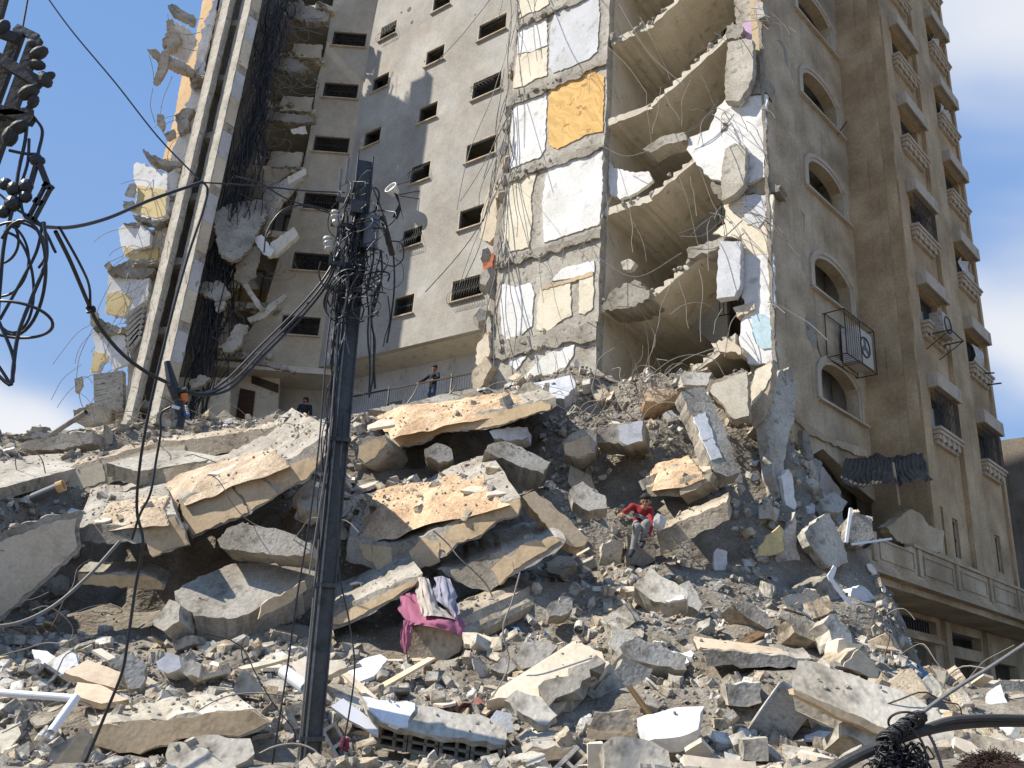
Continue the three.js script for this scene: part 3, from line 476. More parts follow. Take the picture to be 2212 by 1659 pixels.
// pillars stand square to the front: a lit front face and a shaded side face
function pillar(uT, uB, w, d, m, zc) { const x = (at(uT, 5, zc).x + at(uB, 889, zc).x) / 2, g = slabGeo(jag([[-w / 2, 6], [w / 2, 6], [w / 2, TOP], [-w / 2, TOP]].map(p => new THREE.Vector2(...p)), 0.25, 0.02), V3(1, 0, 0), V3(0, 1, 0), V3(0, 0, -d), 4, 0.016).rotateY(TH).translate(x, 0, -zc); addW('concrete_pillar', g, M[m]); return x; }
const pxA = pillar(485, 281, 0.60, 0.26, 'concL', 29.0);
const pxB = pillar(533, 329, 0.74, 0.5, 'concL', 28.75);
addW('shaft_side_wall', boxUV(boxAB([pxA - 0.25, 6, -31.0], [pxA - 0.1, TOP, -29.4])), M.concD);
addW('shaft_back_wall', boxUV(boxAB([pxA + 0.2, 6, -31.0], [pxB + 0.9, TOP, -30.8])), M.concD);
for (let k = 0; k < 8; k++) addW('shaft_beam', slabGeo(jag([[-0.1, FLOOR(k) - 0.3], [0.62, FLOOR(k) - 0.26], [0.62, FLOOR(k)], [-0.1, FLOOR(k) + 0.02]].map(p => new THREE.Vector2(...p)), 0.15, 0.03), V3(1, 0, 0), V3(0, 1, 0), V3(0, 0, -0.35), 2, 0.02).rotateY(TH * 0.3).translate(pxA + 0.2, 0, -29.35), M.concL);
// pillar's side face with two-tone paint, and collars of torn slab
for (let k = 0; k < 8; k++) {
  const y = FLOOR(k);
  for (const [y0, y1, m] of [[y + 0.05, y + 1.35, k % 2 ? M.cream : M.beigeL], [y + 1.36, y + 2.6, M.greyW]]) addW('pillar_paint', boxUV(boxAB([0.372, y0, -0.48], [0.392, y1, -0.04])).rotateY(TH).translate(pxB, 0, -28.75), m);
}
// recess between pillars and wing: back walls with doors, broken floors
addW('recess_side_wall', boxUV(boxAB([-14.9, 7, -34.2], [-14.7, TOP, -31.0])), M.cream);
const doorGeo = boxUV(box(0.85, 1.95, 0.06)), doorFrame = frameGeo(1.0, 2.08, 0.1, 0.07);
for (let k = 0; k < 8; k++) {
  const y = FLOOR(k);
  addW('two_tone_wall', boxUV(boxAB([-13.4, y + 0.02, -34.29], [-9.8, y + 1.2, -34.2])), M.yellow);
  for (const [x, m, open] of [[-12.1, 'door', 1], [-10.7, 'door', 0]]) { const f = addW('door_frame', doorFrame.clone(), M.wood); f.position.set(x, y + 0.02, -34.1); const d = mesh('door', doorGeo, M[m], f); d.position.set(0, 1.0, -0.01); }
  if (k === 0) continue;
  const sag = [0, 0, 0.7, 0.35, 0.1, 0, 0, 0][k], xl = [0, -13.4, -12.6, -13.2, -13.5, -13.5, -13.5, -13.5][k];
  const outline = [[xl, -34.2], [-9.8, -34.2], [-9.75, -31.2], [-10.6, -30.9 - rr(0, 0.4)], [-11.6, -31.3 - rr(0, 0.8)], [-12.5, -30.9 - rr(0, 0.7)], [xl, -31.1]].map(p => new THREE.Vector2(p[0], -p[1]));
  const g = slabGeo(jag(outline, 0.2, 0.1), V3(1, 0, 0), V3(0, 0, -1), V3(0, -0.28, 0), 3, 0.05);
  const a = g.attributes.position; for (let i = 0; i < a.count; i++) { const t = clamp((a.getZ(i) + 34.2) / 3.2); a.setY(i, a.getY(i) + y - sag * t * t * 1.4 + (a.getX(i) + 11.5) * 0.05 * sag); }
  addW('broken_floor', boxUV(g), M.soffit);
  const e = []; for (let i = 0; i < 34; i++) { const x = rr(xl, -9.9); e.push(new THREE.IcosahedronGeometry(rr(0.05, 0.18), 0).scale(rr(0.8, 1.7), rr(0.5, 1), 1).rotateY(rr(0, 3)).translate(x, y - sag * 1.4 + (x + 11.5) * 0.05 * sag - rr(0, 0.3), -31.15 + rr(-0.35, 0.25))); }
  addW('crumbled_edge', boxUV(merge(e)), M.conc).userData.kind = 'stuff';
  if (k > 3 && k !== 7) addW('parapet_stub', slabGeo(jag([[-11.3, y - 0.35], [-9.95, y - 0.25], [-9.9, y + 0.5], [-11.25, y + 0.45]].map(p => new THREE.Vector2(...p)), 0.15, 0.04), V3(1, 0, 0), V3(0, 1, 0), V3(0, 0, -0.16), 1, 0.02).translate(0, 0, -31.0), M.wing);
}
const LP = (name, f, pts, m, Z, opt = {}) => part(name, zz(f, ...pts), m, { ...opt, T: (opt.T || 0.2) * (/hanging|torn/.test(name) ? 0.55 : 1), Z: (name === 'painted_room_wall' && f(...pts[0])[0] < 440 ? -0.35 : 0) + ( Z < 31.3 && f(...pts[0])[0] < 440 ? Z - 0.5 : Z - (Z < 31 ? 0.3 : 0)) });
// hanging floor pieces in the recess
LP('hanging_slab', z1, [[1360, 1370], [1500, 1300], [1700, 1280], [1720, 1380], [1650, 1500], [1610, 1600], [1500, 1680], [1420, 1640], [1390, 1500]], 'conc', 29.6, { yaw: 15, tilt: 20, T: 0.3, amp: 0.06 });
LP('hanging_slab', z1, [[1480, 1060], [1700, 1070], [1880, 1090], [1760, 1200], [1700, 1290], [1560, 1230]], 'concD', 30.4, { yaw: 10, tilt: -30, T: 0.28, amp: 0.06 });
LP('hanging_slab', z1, [[1700, 1230], [1960, 1080], [1975, 1120], [1800, 1300], [1700, 1480], [1640, 1500]], 'concL', 30.2, { yaw: -25, T: 0.3, amp: 0.05, pl: [{ px: zz(z1, [1850, 1140], [1965, 1085], [1972, 1120], [1855, 1190]), m: 'cream' }] });
LP('hanging_slab', z1, [[1740, 1560], [1890, 1460], [1920, 1510], [1780, 1640], [1720, 1650]], 'cream', 30.1, { yaw: -10, tilt: 10, T: 0.3 });
LP('hanging_plaster', z1, [[1620, 1530], [1680, 1510], [1760, 1610], [1740, 1650], [1700, 1640]], 'white', 29.9, { T: 0.08 });
LP('hanging_plaster', z1, [[1870, 830], [1960, 810], [1975, 860], [1880, 860]], 'white', 30.9, { T: 0.08, tilt: -30 });
LP('hanging_slab', z4, [[1280, 170], [1420, 160], [1480, 250], [1400, 290], [1290, 240]], 'conc', 29.8, { T: 0.3, tilt: 15, amp: 0.06 });
LP('hanging_slab', z4, [[1530, 20], [1620, -60], [1700, -60], [1640, 140], [1570, 180], [1500, 150]], 'concD', 29.9, { T: 0.35, yaw: 20, amp: 0.06 });
LP('hanging_beam', z4, [[1550, 180], [1590, 175], [1700, 340], [1670, 350]], 'concL', 29.7, { T: 0.3, amp: 0.03 });
LP('hanging_beam', z4, [[1590, 400], [1640, 380], [1830, 240], [1850, 260], [1700, 400], [1610, 430]], 'concL', 29.9, { T: 0.3, amp: 0.03 });
LP('hanging_slab', z4, [[1420, 580], [1470, 520], [1520, 440], [1600, 450], [1550, 560], [1500, 620], [1440, 620]], 'conc', 29.6, { T: 0.35, amp: 0.06 });
LP('hanging_slab', z4, [[1380, 300], [1450, 290], [1440, 340], [1390, 360]], 'conc', 29.5, { T: 0.3 });
LP('hanging_slab', z4, [[1215, 810], [1290, 760], [1350, 780], [1300, 830], [1225, 860]], 'concD', 29.3, { T: 0.35, amp: 0.05 });
LP('hanging_slab', z4, [[1600, 640], [1700, 660], [1900, 740], [1890, 750], [1700, 700], [1580, 680]], 'concD', 30.6, { T: 0.4, amp: 0.04 });
LP('concrete_lump', z4, [[1450, -20], [1560, -30], [1540, 60], [1480, 50]], 'concD', 30.0, { T: 0.4, amp: 0.06 });
// upper recess wreckage
LP('hanging_slab', z1, [[1780, 20], [1900, 10], [2120, 90], [2110, 140], [2020, 150], [1880, 110]], 'concD', 30.6, { T: 0.5, amp: 0.08 });
LP('hanging_slab', z1, [[1720, 380], [1900, 380], [1990, 440], [1900, 470], [1760, 440]], 'concD', 30.9, { T: 0.5, amp: 0.07 });
LP('hanging_slab', z1, [[1640, 690], [1760, 720], [1990, 740], [2030, 780], [1900, 790], [1720, 770]], 'concD', 30.9, { T: 0.4, amp: 0.06 });
// left-hand rooms: bits of ceiling and two-tone walls seen against the sky
LP('painted_room_wall', z1, [[860, 1060], [890, 1040], [1075, 1120], [1070, 1390], [1000, 1415], [850, 1370], [885, 1260], [865, 1170]], 'white', 30.6, { yaw: -20, T: 0.16, amp: 0.05, pl: [{ px: zz(z1, [878, 1190], [1068, 1220], [1066, 1385], [1000, 1405], [865, 1360], [890, 1260]), m: 'yellow' }] });
LP('painted_room_wall', z1, [[1075, 1120], [1170, 1060], [1140, 1180], [1120, 1390], [1070, 1395]], 'white', 30.5, { yaw: 25, T: 0.16 });
LP('torn_ceiling', z1, [[915, 960], [960, 985], [1060, 1030], [1170, 1040], [1170, 1060], [1075, 1070], [950, 1020]], 'conc', 30.0, { T: 1.0, amp: 0.05 });
LP('torn_floor', z1, [[850, 1380], [1000, 1425], [1100, 1370], [1120, 1390], [1000, 1450], [860, 1400]], 'conc', 30.1, { T: 0.8, amp: 0.05 });
LP('hanging_lump', z1, [[830, 1185], [870, 1180], [860, 1260], [800, 1250]], 'concL', 30.2, { T: 0.3 });
LP('hanging_lump', z1, [[790, 1295], [850, 1290], [860, 1340], [795, 1335]], 'conc', 30.2, { T: 0.4, amp: 0.06 });
LP('painted_room_wall', z1, [[760, 1470], [790, 1445], [910, 1450], [970, 1500], [960, 1580], [880, 1600], [800, 1650], [775, 1560]], 'white', 30.6, { yaw: -15, T: 0.16, pl: [{ px: zz(z1, [790, 1590], [870, 1600], [805, 1645]), m: 'yellow' }] });
LP('painted_room_wall', z1, [[900, 1570], [985, 1480], [1100, 1400], [1050, 1640], [960, 1680], [880, 1660]], 'cream', 30.8, { yaw: 10, T: 0.16 });
LP('torn_ceiling', z1, [[790, 1435], [900, 1430], [985, 1480], [960, 1510], [900, 1470]], 'conc', 30.2, { T: 0.7, amp: 0.05 });
LP('painted_room_wall', z4, [[820, 0], [1020, -60], [1000, 80], [900, 110], [880, 60]], 'yellow', 30.7, { T: 0.16 });
LP('torn_floor', z4, [[690, 90], [750, 60], [830, 20], [930, 60], [1000, 90], [920, 150], [700, 110]], 'concD', 30.2, { T: 0.8, amp: 0.06 });
LP('painted_room_wall', z4, [[700, 120], [900, 150], [960, 140], [950, 280], [850, 340], [790, 400], [720, 380], [675, 360], [690, 240]], 'white', 30.7, { yaw: -10, T: 0.16, amp: 0.04, pl: [{ px: zz(z4, [690, 245], [760, 225], [850, 270], [800, 390], [720, 380], [680, 360]), m: 'yellow' }] });
LP('hanging_lump', z4, [[735, 330], [770, 300], [790, 370], [740, 400]], 'conc', 30.4, { T: 0.2 });
LP('torn_floor', z4, [[640, 400], [760, 460], [805, 480], [800, 500], [690, 490], [600, 470]], 'concD', 30.1, { T: 0.8, amp: 0.06 });
LP('hanging_lump', z4, [[580, 370], [600, 345], [625, 360], [625, 440], [600, 460], [580, 440]], 'concW', 30.0, { T: 0.25 });
LP('hanging_lump', z4, [[668, 60], [700, 30], [715, 60], [690, 90]], 'concW', 30.0, { T: 0.25 });
LP('painted_room_wall', z4, [[590, 490], [690, 500], [800, 510], [830, 690], [720, 730], [700, 670], [650, 690], [635, 750], [578, 748], [620, 620]], 'white', 30.6, { yaw: -10, T: 0.16, amp: 0.04, pl: [{ px: zz(z4, [605, 610], [700, 640], [690, 665], [645, 690], [630, 742], [585, 740]), m: 'yellow' }] });
LP('hanging_lump', z4, [[478, 790], [525, 772], [528, 830], [500, 885], [480, 870]], 'concW', 29.5, { T: 0.2 });
LP('torn_floor', z4, [[470, 990], [600, 950], [720, 980], [700, 1060], [560, 1090], [480, 1060]], 'concW', 29.4, { T: 0.8, amp: 0.06 });
// ribbed floor slabs that hang edge-on
for (const [n, q] of [[7, [[945, 300], [815, 395], [835, 640], [905, 540]]], [8, [[800, 745], [612, 770], [620, 1060], [800, 1000]]]]) {
  const c = q.map(p => at(...z4(...p), 29.3)), base = slabGeo([0, 1, 2, 3].map(i => new THREE.Vector2(c[i].x - c[0].x, c[i].y - c[0].y)), V3(1, 0, 0), V3(0, 1, 0), V3(0, 0, -0.15), 1, 0.01).translate(c[0].x, c[0].y, c[0].z);
  const b = addW('ribbed_slab', base, M.concL);
  for (let i = 0; i < n; i++) { const t = (i + 0.5) / n, p = c[0].clone().lerp(c[3], t), r = c[1].clone().lerp(c[2], t); p.z += 0.06; r.z += 0.06; const s = strip(p, r, 0.2, 0.2); s.translate(-O.x, 0, -O.z); mesh('slab_rib', boxUV(s), M.concL, b); }
}
// what is left of the floors that ran out to the left flank
for (const [k, u, v] of [[0, 158, 885], [1, 205, 711], [2, 236, 583], [3, 288, 466], [5, 395, 140]]) {
  const y = FLOOR(k), xl = at(u, v, 28.8).x, w = pxA + 0.35 - xl, o = [[xl, -29.6 - rr(0, 0.4)], [xl + w * 0.3, -29.35 - rr(0, 0.3)], [xl + w * 0.62, -29.4 - rr(0, 0.5)], [pxA + 0.3, -29.5], [pxA + 0.3, -31.6], [xl + 0.5, -31.4], [xl + 0.1, -30.2]].map(p => new THREE.Vector2(p[0], -p[1]));
  const g = slabGeo(jag(o, 0.16, 0.11), V3(1, 0, 0), V3(0, 0, -1), V3(0, -0.2, 0), 3, 0.03), a = g.attributes.position; for (let i = 0; i < a.count; i++) { const t = clamp((pxA - a.getX(i)) / 2.5); a.setY(i, a.getY(i) + y - 0.35 * t * t); }
  addW('broken_floor', boxUV(g), M.conc);
}
// outer side wall of the building's left flank
LP('flank_wall', z1, [[1305, 0], [1390, 0], [1250, 560], [1180, 800], [1095, 1030], [1048, 1022], [1120, 760], [1170, 480], [1255, 250]], 'orange', 31.4, { yaw: -35, T: 0.3, amp: 0.03 });
LP('painted_room_wall', z1, [[1135, 140], [1210, 190], [1260, 260], [1230, 330], [1200, 400], [1100, 360], [1120, 250]], 'white', 30.6, { tilt: -35, T: 0.2, amp: 0.04 });
LP('hanging_slab', z1, [[1078, 35], [1110, 20], [1170, 65], [1250, 100], [1240, 150], [1180, 120], [1100, 80]], 'conc', 30.0, { T: 0.6, amp: 0.04 });
LP('hanging_slab', z1, [[1070, 130], [1110, 120], [1150, 220], [1160, 260], [1120, 320], [1080, 330], [1070, 290], [1045, 300], [1045, 250], [1075, 210]], 'concW', 30.0, { T: 0.4, amp: 0.05 });
LP('hanging_slab', z1, [[942, 312], [1000, 315], [1030, 345], [1100, 365], [1180, 395], [1250, 450], [1240, 480], [1150, 450], [1080, 420], [1000, 375]], 'concW', 29.9, { T: 0.6, amp: 0.04 });
LP('hanging_slab', z1, [[1040, 325], [1085, 320], [1080, 430], [1025, 530], [1000, 545], [985, 530], [1010, 440]], 'concW', 29.7, { T: 0.25, amp: 0.03 });
LP('hanging_slab', z1, [[1210, 480], [1290, 480], [1290, 540], [1240, 570]], 'concD', 30.2, { T: 0.3 });
LP('hanging_lump', z1, [[1010, 735], [1050, 735], [1060, 800], [1045, 845], [1010, 800]], 'concW', 29.8, { T: 0.25 });
LP('hanging_lump', z1, [[1050, 860], [1120, 830], [1130, 870], [1080, 900]], 'concW', 29.9, { T: 0.3 });
LP('torn_floor', z1, [[1120, 740], [1200, 690], [1250, 700], [1210, 760], [1210, 830], [1150, 860]], 'conc', 30.3, { T: 0.8, amp: 0.06 });
LP('painted_room_wall', z1, [[1150, 870], [1220, 820], [1260, 850], [1190, 1040], [1100, 1030], [1110, 960]], 'white', 30.9, { T: 0.15 });
LP('painted_room_wall', z1, [[1230, 600], [1290, 530], [1330, 500], [1280, 680], [1190, 720]], 'white', 30.9, { T: 0.15 });
LP('painted_room_wall', z1, [[1300, 220], [1360, 100], [1390, 60], [1330, 330], [1290, 420], [1240, 480]], 'white', 31.0, { T: 0.15 });
// ground gallery left of the wing: cream walls, door, vent
LP('painted_room_wall', z4, [[1090, 780], [1480, 780], [1470, 1080], [1080, 1080]], 'cream', 31.2, { T: 0.15 });
LP('painted_room_wall', z4, [[1480, 700], [1800, 760], [1780, 1080], [1480, 1080]], 'cream', 32.4, { T: 0.15, amp: 0.01 });
{ const d = LP('door', z4, [[1545, 850], [1640, 870], [1615, 1075], [1510, 1080]], 'door', 32.25, { T: 0.06, amp: 0, step: 3 }); d.material = std('red_brown_door', lin(0.14, 0.06, 0.03), T_wood, null, 0, 0.6); }
LP('vent_window', z4, [[1620, 768], [1790, 825], [1785, 875], [1615, 815]], 'rust', 32.3, { T: 0.08, amp: 0, step: 3 });  // flat panel; the dark of the vent opening is put into its colour
LP('gallery_side_wall', z4, [[1790, 800], [2212, 780], [2212, 1100], [1780, 1100]], 'inner', 33.6, { T: 0.2, amp: 0 });
part('painted_room_wall', [[480, -30], [446, 40], [428, 110], [420, 160], [398, 250], [392, 300], [366, 400], [350, 520], [322, 590], [312, 690], [280, 760], [268, 850], [262, 900], [300, 900], [340, 700], [440, 230]], 'greyW', { Z: 30.4, T: 0.2, step: 0.2, amp: 0.12 });
part('painted_room_wall', [[440, 120], [424, 180], [400, 270], [384, 340], [400, 345], [425, 250], [445, 180]], 'white', { Z: 30.1, T: 0.1, amp: 0.06 });
for (const [a, b, c] of [[[372, 15], [405, 40], [440, 40]], [[372, 60], [400, 75], [432, 70]], [[370, 95], [400, 105], [425, 110]], [[330, 108], [360, 125], [415, 150]], [[342, 170], [345, 130], [355, 120]], [[330, 190], [325, 230], [335, 265]], [[345, 250], [352, 215], [372, 165]], [[348, 275], [370, 262], [402, 255]], [[372, 292], [392, 285], [405, 270]], [[310, 330], [345, 345], [385, 350]], [[285, 400], [310, 410], [330, 405]], [[268, 440], [290, 445], [320, 450]], [[165, 815], [172, 770], [200, 710]], [[168, 830], [175, 870], [190, 900]], [[205, 690], [215, 660], [240, 610]], [[228, 570], [250, 560], [290, 540]], [[240, 650], [262, 640], [300, 620]], [[362, 30], [366, 60], [368, 90]], [[322, 118], [330, 150], [333, 185]]]) addW('rebar', tube([at(...a, 29.2), at(...b, 29.35), at(...c, 29.7)], 0.014, 12, 4), M.rebar);
// loose cables and bars that hang down the torn recess: a tangle nobody could count
{
  const g = [], R = mulberry(77);
  for (let i = 0; i < 170; i++) {
    const x0 = pxB + 0.62 + R() * 1.2 * (R() < 0.75 ? 0.6 : 1), yT = 14 + R() * 19, len = 2 + R() * 9, z0 = -29.3 - R() * 1.0, pts = [];
    const n = 6; for (let k = 0; k <= n; k++) { const t = k / n; pts.push(V3(x0 + (R() - 0.5) * 0.5 + Math.sin(t * 3 + i) * 0.25, yT - len * t, z0 + (R() - 0.5) * 0.3)); }
    g.push(tube(pts, 0.009 + R() * R() * 0.03, 18, 4));
  }
  addW('hanging_cables', merge(g), M.cable).userData.kind = 'stuff';
  const g2 = [];
  for (let i = 0; i < 60; i++) { // loops of wire round the floor edges
    const k = 1 + Math.floor(R() * 6), c = V3(pxB + 0.4 + R() * 2.6, FLOOR(k) + R() * 0.8, -29.6 - R() * 0.8), pts = []; const r = 0.25 + R() * 0.6; const ph = R() * 6; for (let j = 0; j <= 8; j++) { const t = ph + j / 8 * (3 + R() * 2); pts.push(V3(c.x + Math.cos(t) * r * 1.2, c.y + Math.sin(t) * r * 0.7, c.z + Math.cos(t * 1.7) * 0.2)); }
    g2.push(tube(pts, 0.009 + R() * 0.008, 16, 4));
  }
  addW('wire_loops', merge(g2), M.cableG).userData.kind = 'stuff';
}
// torn reinforcement: single bars that stick out or hang
function rebar(p, dir, len, droop, r = 0.011) { const R = rnd, pts = [p.clone()], d = dir.clone().normalize(); let q = p.clone(); for (let k = 1; k <= 5; k++) { d.add(V3((R() - 0.5) * 0.5, -droop * 0.25 + (R() - 0.5) * 0.3, (R() - 0.5) * 0.4)).normalize(); q = q.clone().addScaledVector(d, len / 5); pts.push(q); } return tube(pts, r, 12, 4); }
for (let i = 0; i < 16; i++) { const k = Math.floor(rr(0, 6)), a = rr(-3.6, -0.1), g = rebar(L(a, [10.55, 13.35, 16.3, 19.25, 22.3, 25.2][k], 0.08), V3(rr(-0.5, 0.7), rr(-1.2, 0.2), 0.7), rr(0.7, 2.2), 1.2, 0.007); addW('rebar', g, M.rebar); }
for (let i = 0; i < 40; i++) { const g = rebar(L(rr(-4.0, -3.3), rr(14, 30), rr(-0.1, 0.25)), V3(rr(-0.3, 0.3), -1, 0.15), rr(2, 6), 0.8, rr(0.009, 0.016)); addW('hanging_wire', g, i % 3 ? M.cableG : M.cable); }
for (let i = 0; i < 40; i++) { const k = Math.floor(rr(0, 4)), y = [10.3, 12.9, 15.9, 18.6][k], g = rebar(L(rr(3.2, 4.7), y + rr(-0.2, 0.2), rr(0, 0.4)), V3(rr(-0.9, 1.1), rr(-1, 0.4), 0.6), rr(0.5, 1.9), 1.1, 0.009); addW('rebar', g, M.rebar); }
for (let i = 0; i < 18; i++) { const k = Math.floor(rr(0, 4)), y = 11.3 + 2.97 * k, g = rebar(L(rr(0.1, 3), y + rr(0, 0.4), 0.05), V3(rr(-0.4, 0.8), -1, 0.3), rr(0.8, 3.4), 0.8, 0.008); addW('rebar', g, M.rebar); }
for (let i = 0; i < 40; i++) { const y = rr(11, 24), p = at(...[rr(230, 400), 0], 30); const u = 430 - (y - 8) * -2, x = -16.3 + (y - 10) * 0.14 + rr(-0.6, 1.2); addW('rebar', rebar(V3(x, y, -29.9), V3(rr(-1, 0.3), rr(-0.7, 0.3), 0.3), rr(0.8, 2.6), 1.4, 0.012), M.rebar); }
// sagging wires across the stairwell
for (const [a, b, m] of [[z2(1790, 20), z2(2212, 550), -0.25], [z2(1720, 300), z2(1975, 600), 0.3], [z2(1690, 940), z2(1990, 970), -0.1], [z3(0, 870), z3(230, 700), 0], [z3(0, 1500), z3(290, 1310), 0], [z5(1640, 0), z5(2200, -20), -0.5], [z3(40, 850), z3(250, 640), 0], [z3(0, 1520), z3(300, 1390), -0.1]]) { const p = onL(...a, 0.3), q = onL(...b, 0.3), c = p.clone().add(q).multiplyScalar(0.5); c.y += m - 0.15; const w = [p, c, q].map(v => L(v.x, v.y, v.z)); addW('sagging_wire', tube(w, 0.010, 20, 4), M.cableG); }
// -- fittings on the facades
{
  const ac = addR('air_conditioner', boxUV(boxAB([3.35, 9.85, 0.1], [4.25, 10.8, 0.5])), std('dirty_white_casing', lin(0.60, 0.58, 0.53), T_pla, null, 0, 0.6));
  addR('fan_grille', boxUV(new THREE.TorusGeometry(0.27, 0.02, 5, 20).translate(3.78, 10.33, 0.51)), M.grille, ac);
  addR('fan_blades', boxUV(merge([0, 1, 2].map(i => box(0.12, 0.24, 0.015, 0, 0.12, 0).rotateZ(i * 2.094).translate(3.78, 10.33, 0.506)))), M.pvcG, ac);
  const cg = []; const x0 = 2.55, x1 = 4.3, y0 = 9.75, y1 = 10.95, o1 = 0.55; for (const o of [0.05, o1]) { cg.push(bar(V3(x0, y0, o), V3(x1, y0, o), 0.018, 4), bar(V3(x0, y1, o), V3(x1, y1, o), 0.018, 4)); for (const x of [x0, (x0 + x1) / 2, x1]) cg.push(bar(V3(x, y0, o), V3(x, y1, o), 0.016, 4)); } for (const x of [x0, x1]) for (const y of [y0, y1]) cg.push(bar(V3(x, y, 0), V3(x, y, o1), 0.016, 4)); for (let i = 1; i < 7; i++) cg.push(bar(V3(x0 + i * 0.125, y0, o1), V3(x0 + i * 0.125, y1, o1), 0.007, 3), bar(V3(x0 + i * 0.125, y0, 0), V3(x0 + i * 0.125, y0, o1), 0.008, 3));
  addR('cage', merge(cg), M.rust, ac);
  const ac2 = addR('air_conditioner', boxUV(boxAB([5.95, 11.25, 1.42], [6.7, 11.85, 1.75])), M.concL);
  addR('fan_grille', boxUV(new THREE.TorusGeometry(0.24, 0.02, 5, 20).translate(6.32, 11.55, 1.76)), M.grille, ac2);
  addR('bracket', merge([bar(V3(5.85, 11.2, 1.3), V3(5.85, 11.2, 1.95), 0.02, 4), bar(V3(6.8, 11.2, 1.3), V3(6.8, 11.2, 1.95), 0.02, 4), bar(V3(5.85, 11.2, 1.95), V3(6.8, 11.2, 1.95), 0.02, 4), bar(V3(5.85, 10.8, 1.3), V3(5.85, 11.2, 1.95), 0.015, 4), bar(V3(6.8, 10.8, 1.3), V3(6.8, 11.2, 1.95), 0.015, 4)]), M.rust, ac2);
  // crumpled corrugated awning over the first floor
  const q = [onR(...z6(1010, 1470), 1.1), onR(...z6(1080, 1285), 0.06), onR(...z6(1550, 1285), 1.36), onR(...z6(1640, 1425), 2.1)], g = new THREE.PlaneGeometry(1, 1, 60, 12), a = g.attributes.position;
  for (let i = 0; i < a.count; i++) { const s = a.getX(i) + 0.5, t = 0.5 - a.getY(i); const p = q[1].clone().lerp(q[2], s).lerp(q[0].clone().lerp(q[3], s), t); p.y += Math.sin(s * 130) * 0.018 + (fbm(s * 5, t * 4, 3, 3) - 0.5) * 0.35 - (s > 0.6 && t > 0.6 ? (t - 0.6) * 0.3 * vnoise(s * 20, 1, 2) : 0); p.z += (fbm(s * 4, t * 4, 9, 3) - 0.5) * 0.3; a.setXYZ(i, p.x, p.y, p.z); }
  addR('corrugated_awning', boxUV(g), M.sheet);
  addR('awning_pole', boxUV(bar(onR(...z6(1370, 1330), 1.6), onR(...z6(1410, 1600), 1.5), 0.03, 6)), M.trim);
  addR('protruding_bar', boxUV(bar(onR(...z3(1018, 860), 0.05), onR(...z3(1075, 780), 0.25), 0.02, 5)), M.rust);
  addR('protruding_bar', boxUV(bar(onR(...z6(1960, 755), 1.5), onR(...z6(2020, 752), 1.9), 0.025, 5)), M.steel);
  addR('protruding_bar', boxUV(bar(onR(...z6(1985, 828), 1.5), onR(...z6(2065, 818), 2.1), 0.025, 5)), M.steel);
  // outdoor floodlight with bracket on the rear wall
  const p = onL(...z2(365, 1255), WB + 0.5), lp = addL('wall_lamp', boxUV(new THREE.LatheGeometry([[0.0, 0], [0.12, 0.0], [0.2, 0.1], [0.26, 0.34], [0.28, 0.42], [0.25, 0.42], [0.18, 0.12]].map(k => new THREE.Vector2(...k)), 14).rotateX(1.2).translate(p.x, p.y, p.z)), M.pvcW);
  addL('lamp_glass', boxUV(new THREE.CylinderGeometry(0.2, 0.2, 0.03, 14).rotateX(1.2).translate(p.x, p.y - 0.02 + 0.12, p.z + 0.3)), M.pvcG, lp);
  addL('bracket', merge([bar(V3(p.x, p.y, p.z), V3(p.x + 0.75, p.y + 0.25, WB), 0.02, 4), bar(V3(p.x + 0.2, p.y - 0.1, p.z), V3(p.x + 0.8, p.y - 0.15, WB), 0.02, 4), bar(V3(p.x - 0.1, p.y + 0.5, p.z), V3(p.x + 0.4, p.y + 0.9, WB), 0.012, 4)]), M.rust, lp);
}
